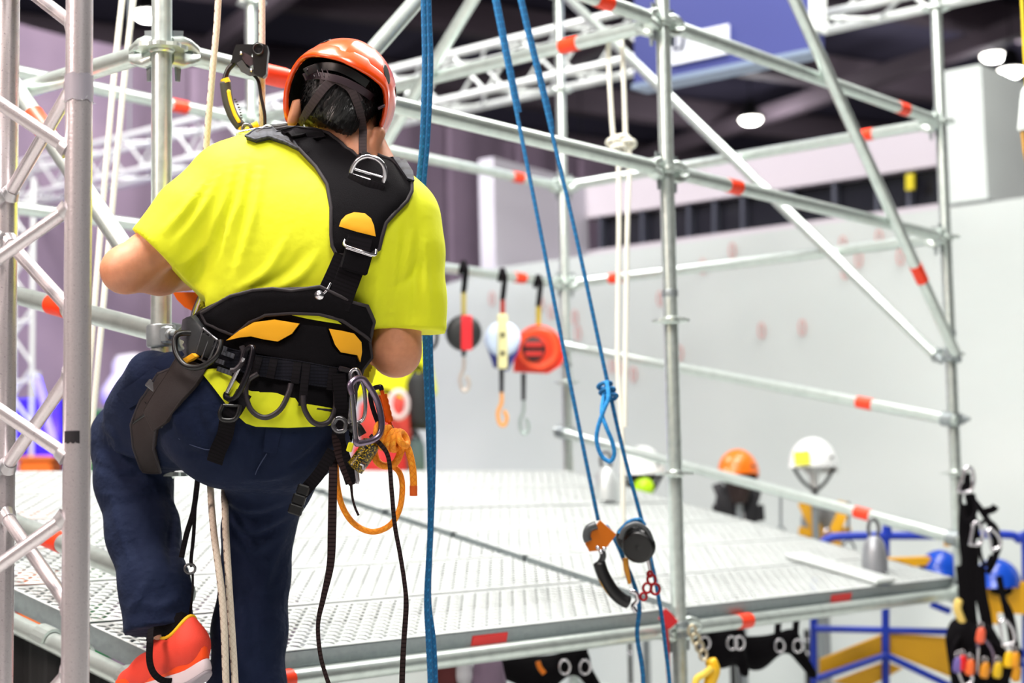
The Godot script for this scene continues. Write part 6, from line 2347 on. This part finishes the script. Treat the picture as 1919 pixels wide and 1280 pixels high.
	pad("lumbar_panel", [[455, 636], [480, 633], [500, 639], [526, 643], [552, 628], [568, 608], [612, 612], [622, 648], [634, 662], [662, 666], [660, 690], [600, 690], [520, 670], [470, 660]], shirt, 0.018, 0.006, T.black_cloth, belt, 9.0)
	pad("belt_webbing", [[400, 632], [430, 652], [486, 668], [560, 678], [640, 690], [655, 690], [650, 728], [590, 722], [530, 713], [470, 702], [410, 680], [392, 660]], shirt, 0.020, 0.005, T.belt_web, belt, 10.0, 0.002)
	for q in [[490, 668, 480, 703], [518, 672, 510, 708], [562, 678, 556, 718], [578, 680, 570, 760], [628, 688, 622, 730]]:
		webbing("belt_loop", belt, [on(shirt, q[0], q[1], 0.03), on(shirt, (q[0] + q[2]) / 2.0, (q[1] + q[3]) / 2.0, 0.032), on(shirt, q[2], q[3], 0.03)], face, 0.017, 0.004)
	for q in [[410, 645, 405, 655], [424, 658, 418, 670], [405, 670, 398, 683], [420, 690, 412, 700]]:
		webbing("bar_tack", belt, [on(shirt, q[0] - 8, q[1], 0.03), on(shirt, q[0] + 20, q[1] + 10, 0.03)], face, 0.01, 0.003, T.grey_web, 2)
	# side plate, buckle and side ring on the hip
	pad("side_plate", [[364, 600], [376, 588], [392, 612], [402, 626], [388, 660], [372, 690], [358, 664]], shirt, 0.026, 0.006, T.side_plate, t, 7.0)
	var sb := [on(shirt, 388, 616, 0.04), on(shirt, 414, 638, 0.04), on(shirt, 396, 680, 0.04), on(shirt, 372, 668, 0.04)]
	m = M.new()
	m.tube([sb[0], sb[1], sb[2], sb[3], sb[0], sb[1]], 0.0032, 8)
	m.tube([(sb[0] + sb[1]) / 2, (sb[2] + sb[3]) / 2], 0.0025, 8)
	obj("hip_buckle", m, T.dark_metal, t)
	m = M.new()
	m.plate([Vector2(-0.014, -0.024), Vector2(0.014, -0.024), Vector2(0.014, 0.024), Vector2(-0.014, 0.024)], look((sb[0] + sb[2]) / 2 + cam_fwd * 0.004, sb[0] - sb[3], face), 0.006)
	obj("buckle_plate", m, T.black_plastic, t)
	pad("amber_tab", [[366, 676], [384, 662], [390, 668], [372, 682]], shirt, 0.04, 0.004, amber, t, 5.0)
	line = []
	for q in [[362, 625, 3.47], [345, 624, 3.47], [332, 628, 3.465], [327, 642, 3.46], [331, 664, 3.45], [346, 684, 3.435], [368, 689, 3.42], [388, 682, 3.41], [405, 668, 3.405], [413, 650, 3.41], [413, 638, 3.415]]:
		line.append(P(q[0], q[1], q[2]))
	m = M.new()
	m.tube(curve(line, 5), 0.0062, 10)
	obj("side_ring", m, T.black_plastic, t)
	# leg loop on the raised thigh
	pad("leg_strap", [[338, 672], [392, 692], [372, 722], [345, 752], [318, 790], [296, 806], [278, 770], [300, 735]], pants, 0.010, 0.006, T.leg_web, t, 9.0, 0.002)
	pad("leg_pad", [[300, 700], [334, 690], [318, 740], [300, 790], [292, 838], [302, 880], [270, 882], [254, 836], [250, 795], [268, 748]], pants, 0.003, 0.009, T.leg_web, t, 9.0, 0.0035, T.binding)
	for q in [[252, 792, 288, 768], [276, 752, 306, 800]]:
		webbing("strap_stitch", t, [on(pants, q[0], q[1], 0.014), on(pants, (q[0] + q[2]) / 2.0, (q[1] + q[3]) / 2.0, 0.016), on(pants, q[2], q[3], 0.014)], face, 0.005, 0.004, T.black_plastic, 3)
	m = M.new()
	m.box(look(on(pants, 288, 722, 0.016), cam_up + cam_right * 0.8, face), Vector3(0.026, 0.018, 0.008), 0.002)
	obj("leg_buckle", m, T.dark_metal, t)
	# connecting strap from the belt down to the seat, with its slide buckle and loose end
	webbing("seat_strap", t, [on(shirt, 462, 735, 0.03), on(pants, 445, 765, 0.03), on(pants, 432, 785, 0.03), on(pants, 424, 815, 0.016), on(pants, 410, 845, 0.012), on(pants, 404, 866, 0.012)], face, 0.034, 0.003)
	m = M.new()
	line = []
	for q in [[424, 758], [418, 772], [422, 784], [440, 786], [450, 778], [456, 758]]:
		line.append(on(pants, q[0], q[1], 0.036))
	m.tube(curve(line, 5), 0.005, 10)
	m.tube([on(pants, 424, 758, 0.036), on(pants, 456, 760, 0.036)], 0.003, 8)
	obj("slide_buckle", m, T.black_plastic, t)
	# gear loops
	for q in [[[[488, 700], [470, 712], [465, 735], [472, 762], [488, 778], [508, 780], [530, 765], [545, 735], [549, 718]], 0.030], [[[572, 740], [574, 765], [588, 788], [605, 794], [622, 786], [632, 760], [632, 728]], 0.032], [[[458, 648], [462, 662], [458, 680], [448, 692], [438, 694]], 0.036], [[[640, 690], [662, 700], [668, 740], [660, 775], [642, 790], [630, 780]], 0.034]]:
		m = M.new()
		m.tube(curve(on_list(shirt, q[0], q[1]), 6), 0.0058, 10)
		obj("gear_loop", m, T.gear_loop, t)
	# right side straps and leg buckle
	webbing("hip_strap", t, [on(shirt, 640, 700, 0.05), P(640, 780, 3.44), P(634, 820, 3.45), P(645, 860, 3.45), P(660, 905, 3.45)], face, 0.028, 0.003)
	webbing("leg_strap", t, [P(624, 845, 3.45), P(600, 885, 3.46), P(575, 915, 3.47), P(566, 925, 3.47)], face, 0.026, 0.003)
	m = M.new()
	for q in [[568, 918, 0.026], [560, 936, 0.028], [554, 955, 0.03]]:
		m.box(look(P(q[0], q[1], 3.465), cam_up * 0.93 + cam_right * 0.3, face), Vector3(q[2], 0.022, 0.012), 0.003)
	obj("leg_buckle", m, T.black_plastic, t)
	m = M.new()
	line = []
	for q in [[630, 785], [624, 797], [632, 808], [645, 806], [648, 792], [640, 784], [630, 785]]:
		line.append(P(q[0], q[1], 3.42))
	m.tube(curve(line, 4), 0.005, 10)
	obj("hip_ring", m, T.dark_metal, t)

func fill(v: float, n: int) -> Array:
	var a := []
	a.resize(n)
	a.fill(v)
	return a

func climbing_gear() -> void:
	var face := -cam_fwd
	# hand ascender on the beige rope
	var z := 3.76
	var t := thing("hand_ascender", "black hand ascender with a yellow and grey grip on the beige rope", "ascender", P(460, 250, z))
	var m := M.new()
	var poly := func(px, zz):
		var o := P(0, 0, zz)
		var out := []
		for q in px:
			var p := P(q[0], q[1], zz) - o
			out.append(Vector2(p.dot(cam_right), p.dot(cam_up)))
		return out
	var flat := func(zz): return Transform3D(Basis(cam_right, cam_up, -cam_fwd), P(0, 0, zz))
	m.plate(poly.call([[442, 84], [474, 83], [478, 90], [470, 105], [468, 130], [472, 142], [462, 140], [446, 126], [440, 118], [432, 118], [436, 100]], z), flat.call(z - 0.006), 0.008)
	obj("frame", m, T.black_plastic, t)
	m = M.new()
	m.plate(poly.call([[472, 86], [482, 80], [500, 86], [502, 96], [498, 140], [492, 146], [476, 140], [474, 118]], z), flat.call(z - 0.012), 0.024)
	obj("rope_channel", m, T.black_plastic, t)
	m = M.new()
	m.plate(poly.call([[456, 98], [474, 108], [474, 120], [466, 124], [458, 118], [452, 108]], z), flat.call(z - 0.014), 0.008)
	obj("cam", m, T.plum_plastic, t)
	m = M.new()
	m.plate(poly.call([[442, 118], [452, 112], [462, 126], [478, 132], [478, 140], [466, 142], [450, 134]], z), flat.call(z - 0.016), 0.006)
	obj("cam_lever", m, T.side_plate, t)
	for q in [[452, 100], [471, 132]]:
		m = M.new()
		m.lathe([Vector2(0.0, -0.004), Vector2(0.0042, -0.004), Vector2(0.0042, 0.002), Vector2(0.0, 0.003)], look(P(q[0], q[1], z - 0.02), face, cam_up), 12)
		obj("rivet", m, T.chrome, t)
	m = M.new()
	var ring := []
	for i in 17:
		var a := TAU * i / 16
		ring.append(P(484 + cos(a) * 9, 92 + sin(a) * 10, z - 0.028))
	m.tube(ring, 0.0022, 8, false)
	obj("eyelet", m, T.black_plastic, t)
	m = M.new()
	m.tube(curve(PP([[440, 118], [428, 130], [422, 146], [420, 154]], z), 6), 0.0062, 10)
	obj("frame_arm", m, T.black_plastic, t)
	m = M.new()
	m.tube(curve(PP([[475, 140], [484, 152], [489, 180], [496, 215], [496, 245]], z + 0.006), 6), 0.004, 8)
	obj("frame_spine", m, T.black_plastic, t)
	m = M.new()
	m.tube(curve(PP([[422, 152], [424, 172], [430, 200], [440, 222], [452, 238]], z), 6), [0.008] + fill(0.0125, 23) + [0.009], 12)
	obj("grip", m, mat(Color(0.22, 0.22, 0.19), 0.7), t)
	m = M.new()
	m.tube(curve(PP([[428, 168], [432, 190], [440, 214], [449, 230]], z - 0.0125), 6), [0.002] + fill(0.0042, 17) + [0.002], 10)
	obj("grip_inlay", m, mat(Color(0.95, 0.75, 0.02), 0.6), t)
	for q in [[[[421, 148], [424, 156]], 0.0105], [[[451, 238], [458, 250], [468, 240], [484, 232]], 0.0075]]:
		m = M.new()
		m.tube(curve(PP(q[0], z - 0.002), 4), q[1], 10)
		obj("yellow_end", m, mat(Color(0.95, 0.75, 0.02), 0.6), t)
	for k in 8:
		m = M.new()
		var p := P(441 + k * 1.6 - pow(k - 4.0, 2) * 0.15, 186 + k * 5, z - 0.004)
		m.tube([p, p + cam_right * 0.005], [0.0022, 0.001], 6)
		obj("grip_tooth", m, mat(Color(0.22, 0.22, 0.19), 0.7), t)
	carabiner("carabiner", "bare steel carabiner at the foot of the hand ascender", P(458, 258, z - 0.02), cam_up + cam_right * 0.35, face, 0.06, 0.034, 0.0042, T.dark_metal, T.dark_metal)
	carabiner("carabiner", "pale green and silver oval connector lying on the climber's shoulder", P(482, 258, 3.66), cam_right + cam_up * 0.35, face, 0.075, 0.05, 0.005, mat(Color(0.75, 0.80, 0.74), 0.3, 0.4), T.chrome)
	m = M.new()
	m.tube([P(506, 241, 3.6), P(508, 241, 3.6), P(552, 237, 3.63), P(566, 236, 3.64)], [0.0075, 0.0095, 0.0085, 0.0085], 16)
	tag(obj("flashlight", m, T.black_plastic), "short black torch tube tucked in the shoulder strap", "flashlight")
	# orange chest device under the forearm
	t = thing("rope_descender", "orange rope descender held below the climber's forearm", "descender", P(352, 568, 3.74))
	m = M.new()
	m.plate(poly.call([[326, 548], [374, 548], [380, 560], [372, 574], [362, 583], [348, 576], [334, 562]], 3.74), flat.call(3.74), 0.03)
	obj("side_plate", m, mat(Color(0.93, 0.42, 0.03), 0.4, 0.2), t)
	m = M.new()
	m.tube(curve(PP([[374, 556], [364, 580], [358, 610], [356, 640]], 3.72), 5), 0.005, 8)
	obj("connector", m, T.chrome, t)
	m = M.new()
	m.tube(curve(PP([[376, 505], [392, 497], [404, 492], [408, 488]], 3.7), 5), 0.006, 8)
	tag(obj("wrist_bracelet", m, T.rope_beige), "braided pale bracelet on the wrist under the sleeve", "bracelet")
	# carabiners on the gear loops
	carabiner("carabiner", "black and silver carabiner hanging on the harness beside the slide buckle", P(452, 700, 3.40), cam_up + cam_right * 0.42, face - cam_right * 0.9, 0.115, 0.036, 0.0062, T.black_metal, T.chrome)
	carabiner("carabiner", "large plum-grey steel carabiner hanging at the hip beside the yellow knot", P(683, 768, 3.40), cam_up - cam_right * 0.2, face + cam_right * 0.7, 0.13, 0.07, 0.0068, T.plum_metal, T.chrome)
	carabiner("carabiner", "thin silver carabiner behind the plum-grey one at the hip", P(668, 742, 3.44), cam_up - cam_right * 0.05, face, 0.11, 0.036, 0.0042, T.chrome, T.chrome)
	carabiner("locking_carabiner", "carabiner with a ribbed orange screw sleeve above the yellow knot", P(716, 775, 3.46), -cam_up - cam_right * -0.32, face, 0.11, 0.03, 0.0052, T.black_metal, mat(Color(0.93, 0.36, 0.03), 0.35, 0.5), "", true)
	webbing_gear(face)
	# yellow-black device at the hip
	t = thing("fall_arrester", "black fall arrester speckled yellow hanging at the climber's hip", "fall arrester", P(670, 850, 3.44))
	m = M.new()
	m.tube(curve(PP([[698, 826], [688, 845], [672, 868], [664, 878]], 3.44), 5), [0.012] + fill(0.019, 13) + [0.02, 0.014], 14)
	obj("casing", m, T.speckle, t)
	m = M.new()
	m.tube(curve(PP([[680, 815], [672, 802], [664, 798], [654, 806]], 3.43), 5), 0.009, 10)
	obj("arm", m, T.black_plastic, t)
	m = M.new()
	m.tube(PP([[676, 868], [682, 872], [680, 880]], 3.42), 0.0045, 8)
	m.tube(PP([[668, 880], [670, 900], [668, 906]], 3.44), 0.005, 8)
	obj("pin", m, T.chrome, t)
	m = M.new()
	m.box(look(P(656, 838, 3.42), cam_up + cam_right * 0.3, face), Vector3(0.012, 0.02, 0.006), 0.002)
	obj("yellow_tab", m, mat(Color(0.9, 0.88, 0.05), 0.5), t)
	blue_line_gear(face)

func webbing_gear(face: Vector3) -> void:
	# orange rope lanyard: stopper knot, tail and hanging bight
	var t := thing("orange_lanyard", "yellow-orange rope lanyard with a fat knot, short tail and hanging loop", "rope", P(735, 840, 3.46))
	var R := 0.0078
	for q in [[[[718, 800], [712, 812], [704, 830], [702, 850], [708, 866], [722, 873], [740, 868], [750, 850], [754, 832], [748, 812]], "loop"], [[[752, 826], [764, 840], [772, 870], [775, 900], [775, 928]], "tail"], [[[732, 870], [748, 885], [754, 910], [750, 950], [735, 980], [710, 995], [685, 994], [660, 978], [642, 950], [633, 915], [630, 880], [630, 850], [636, 835]], "bight"]]:
		var m := M.new()
		m.tube(curve(PP(q[0], 3.46 if q[1] != "bight" else 3.48), 8), R if q[1] != "bight" else 0.0062, 12, true, 20)
		obj(q[1], m, T.rope_orange, t)
	for q in [[712, 812, 17, 0.0], [722, 820, 19, 0.35], [733, 826, 19, 0.45], [743, 826, 17, 0.3], [754, 822, 14, -0.5]]:
		var m := M.new()
		var line := []
		for i in 21:
			var a := TAU * i / 20
			var v: Vector2 = Vector2(cos(a) * 6, sin(a) * q[2]).rotated(q[3])
			line.append(P(q[0] + v.x, q[1] + v.y, 3.445 + cos(a) * 0.017))
		m.tube(line, R, 12, false, 20)
		obj("knot_turn", m, T.rope_orange, t)
	var m := M.new()
	m.tube(PP([[775, 910], [775, 929]], 3.4595), 0.0081, 12)
	obj("tail_whipping", m, mat(Color(0.85, 0.35, 0.05), 0.5), t)
	# loose straps hanging from the harness
	for q in [["hanging_strap", "long brown-black ribbed strap hanging straight below the orange loop's near side", [[626, 845, 3.47], [624, 900, 3.45], [622, 1000, 3.45], [619, 1060, 3.45], [606, 1120, 3.45], [596, 1170, 3.46], [600, 1225, 3.46], [612, 1270, 3.46], [628, 1310, 3.46]], [0.017, 0.018, 0.018, 0.016, 0.012, 0.009, 0.009, 0.009, 0.01]], ["hanging_strap", "thin brown-black strap hanging from the fall arrester across the orange loop", [[694, 816, 3.43], [712, 832, 3.42], [728, 858, 3.42], [734, 920, 3.42], [740, 985, 3.42], [750, 1040, 3.43], [759, 1100, 3.43], [761, 1140, 3.43], [757, 1200, 3.43], [754, 1260, 3.43], [753, 1310, 3.43]], [0.009, 0.01, 0.009, 0.009, 0.009, 0.009, 0.009, 0.011, 0.011, 0.012, 0.012]], ["hanging_strap", "thin black cord end dangling under the fall arrester", [[658, 906, 3.46], [660, 930, 3.46], [665, 950, 3.46], [672, 966, 3.46]], [0.006, 0.005, 0.005, 0.005]], ["hanging_strap", "short black webbing strap with a sewn end beside the fall arrester", [[632, 812, 3.45], [640, 850, 3.45], [652, 885, 3.45], [662, 908, 3.45]], [0.024, 0.028, 0.026, 0.016]]]:
		m = M.new()
		var pts := curve(PP(q[2], 3.45), 6)
		var w := []
		for i in pts.size():
			var f := float(i) / 6.0
			var k := mini(int(f), q[3].size() - 2)
			w.append(lerpf(q[3][k], q[3][k + 1], f - k))
		m.ribbon(pts, face + cam_right * 0.2, w, 0.0028)
		tag(obj(q[0], m, T.brown_web), q[1], "strap", "loose straps of the harness")
	# foot loop under the raised shoe
	t = thing("foot_loop", "black webbing foot loop running down and round the coral shoe", "strap", P(355, 1000, 3.62))
	webbing("strap", t, PP([[372, 880, 3.62], [368, 920, 3.62], [362, 960, 3.62], [350, 1000, 3.61], [340, 1045, 3.6]], 3.62), face, 0.012)
	webbing("strap", t, PP([[366, 935, 3.615], [363, 1000, 3.61], [358, 1050, 3.6], [360, 1062, 3.6]], 3.61), face, 0.008)
	webbing("strap", t, PP([[361, 1075, 3.6], [361, 1110, 3.57], [356, 1150, 3.6]], 3.6), face, 0.005)
	m = M.new()
	var ring := []
	for i in 17:
		var a := TAU * i / 16
		ring.append(P(356 + cos(a) * 10, 1066 + sin(a) * 9, 3.595 + cos(a) * 0.004))
	m.tube(ring, 0.003, 8, false)
	obj("strap_ring", m, T.dark_metal, t)
	webbing("instep_strap", t, PP([[283, 1178, 3.55], [281, 1205, 3.53], [280, 1235, 3.54], [285, 1256, 3.54], [296, 1270, 3.54], [312, 1277, 3.55], [335, 1276, 3.57]], 3.55), face - cam_right * 0.4, 0.016, 0.004, T.black_web)

# devices clipped to the slanting blue ropes
func blue_line_gear(face: Vector3) -> void:
	var z := 4.4
	var poly := func(px):
		var o := P(0, 0, z)
		var out := []
		for q in px:
			var p := P(q[0], q[1], z) - o
			out.append(Vector2(p.dot(cam_right), p.dot(cam_up)))
		return out
	var flat := func(zz): return Transform3D(Basis(cam_right, cam_up, -cam_fwd), P(0, 0, z) + cam_fwd * zz)
	var ochre := mat(Color(0.80, 0.42, 0.06), 0.35, 0.4)
	var t := thing("rope_grab", "orange and grey rope grab with a black curved handle on the slanting blue rope", "rope grab", P(1120, 1010, z))
	var m := M.new()
	m.plate(poly.call([[1124, 974], [1154, 1000], [1138, 1022], [1122, 1030], [1104, 1032], [1096, 1018], [1104, 1000]]), flat.call(-0.012), 0.02)
	obj("side_plate", m, ochre, t)
	m = M.new()
	m.tube(curve(PP([[1118, 984], [1104, 990], [1099, 1004], [1102, 1014]], z - 0.02), 5), 0.0115, 10)
	obj("cam_arm", m, T.side_plate, t)
	for q in [[1120, 1026], [1126, 1034], [1132, 1028]]:
		m = M.new()
		m.lathe([Vector2(0, -0.01), Vector2(0.006, -0.01), Vector2(0.006, 0.006), Vector2(0, 0.006)], look(P(q[0], q[1], z - 0.02), face, cam_up), 10)
		obj("rivet", m, T.chrome, t)
	m = M.new()
	m.tube(curve(PP([[1128, 1030], [1130, 1044], [1124, 1056]], z), 5), 0.009, 10)
	obj("neck", m, T.side_plate, t)
	m = M.new()
	m.tube(curve(PP([[1122, 1052], [1130, 1076], [1146, 1104], [1164, 1122], [1180, 1130]], z), 5), [0.01] + fill(0.0175, 19) + [0.012], 14)
	obj("handle_grip", m, T.black_plastic, t)
	m = M.new()
	m.tube(curve(PP([[1120, 1066], [1128, 1090], [1146, 1116], [1172, 1134]], z - 0.004), 5), 0.006, 8)
	obj("grip_edge", m, mat(Color(0.80, 0.58, 0.08), 0.5), t)
	m = M.new()
	m.tube(curve(PP([[1180, 1108], [1192, 1112], [1194, 1126], [1186, 1136], [1192, 1148]], z), 4), 0.006, 8)
	obj("handle_end", m, T.chrome, t)
	t = thing("rope_pulley", "black double pulley with a grey side plate under the long blue rope", "pulley", P(1195, 1020, z))
	for q in [[1182, 1008, 0.01, 27], [1196, 1022, -0.02, 31]]:
		m = M.new()
		var r: float = q[3] / FOC * z
		m.lathe([Vector2(0.0, -0.012), Vector2(r * 0.75, -0.013), Vector2(r, -0.009), Vector2(r * 0.86, 0.0), Vector2(r, 0.009), Vector2(r * 0.8, 0.013), Vector2(r * 0.3, 0.011), Vector2(0.0, 0.015)], look(P(q[0], q[1], z) + cam_fwd * q[2], face - cam_right * 0.35 - cam_up * 0.2, cam_up), 28)
		obj("wheel", m, T.black_plastic, t)
	m = M.new()
	m.tube(curve(PP([[1163, 1010], [1172, 990], [1192, 982], [1212, 994], [1222, 1016]], z - 0.03), 5), 0.007, 10)
	obj("rim_guard", m, T.side_plate, t)
	m = M.new()
	m.tube(curve(PP([[1160, 1000], [1176, 980], [1198, 974], [1208, 985]], z - 0.005), 5), 0.006, 10, true, 25)
	obj("rope_turn", m, T.rope_blue, t)
	m = M.new()
	m.tube(PP([[1172, 1046], [1174, 1066], [1180, 1094]], z + 0.01), [0.008, 0.008, 0.005], 10)
	obj("amber_lever", m, mat(Color(0.75, 0.5, 0.1), 0.5), t)
	m = M.new()
	m.tube(PP([[1212, 1034], [1216, 1056], [1220, 1078]], z), [0.006, 0.006, 0.005], 10)
	obj("hanger_pin", m, T.chrome, t)
	# red multi-hole plate
	t = thing("rigging_plate", "small red rigging plate with round holes below the pulley", "rigging plate", P(1220, 1100, z))
	for q in [[1221, 1086, 9], [1213, 1102, 9], [1228, 1104, 10], [1206, 1118, 7], [1218, 1076, 5]]:
		m = M.new()
		var ring := []
		for i in 17:
			var a := TAU * i / 16
			ring.append(P(q[0] + cos(a) * q[2] * 0.85, q[1] + sin(a) * q[2], z - 0.005))
		m.tube(ring, 0.0036, 8, false)
		obj("eye", m, mat(Color(0.60, 0.06, 0.10), 0.35, 0.5), t)
	# red sling and yellow lanyard hung by the middle post
	var zp := 5.2
	t = thing("red_sling", "red webbing sling hitched round the rail beside the front middle post", "sling", P(1255, 1170, zp))
	m = M.new()
	m.ribbon(curve(PP([[1262, 1172], [1248, 1156], [1240, 1150]], zp), 5), face, 0.04, 0.012)
	obj("hitch", m, mat(Color(0.70, 0.06, 0.10), 0.7), t)
	m = M.new()
	m.ribbon(curve(PP([[1246, 1158], [1250, 1200], [1252, 1250], [1256, 1300], [1258, 1400]], zp), 5), face, 0.014, 0.006)
	obj("sling_leg", m, mat(Color(0.55, 0.05, 0.09), 0.7), t)
	t = thing("yellow_hook_lanyard", "large yellow-jacketed hook on steel links below the front middle post", "hook", P(1318, 1230, zp))
	m = M.new()
	m.tube(curve(PP([[1330, 1236], [1338, 1255], [1332, 1275], [1326, 1300], [1320, 1340]], zp), 5), [0.014] + fill(0.02, 20), 12)
	obj("jacket", m, mat(Color(0.92, 0.72, 0.08), 0.5), t)
	m = M.new()
	m.tube(curve(PP([[1334, 1250], [1322, 1262], [1306, 1272], [1302, 1290]], zp - 0.02), 5), 0.011, 10)
	obj("hook_arm", m, mat(Color(0.93, 0.80, 0.30), 0.5), t)
	for k in 4:
		m = M.new()
		var ring := []
		for i in 15:
			var a := TAU * i / 14
			ring.append(P(1297 + k * 7 + cos(a) * 7, 1182 + k * 15 + sin(a) * 10, zp - 0.02 + sin(a + k) * 0.006))
		m.tube(ring, 0.005, 8, false)
		obj("link", m, mat(Color(0.72, 0.68, 0.58), 0.35, 0.7), t)
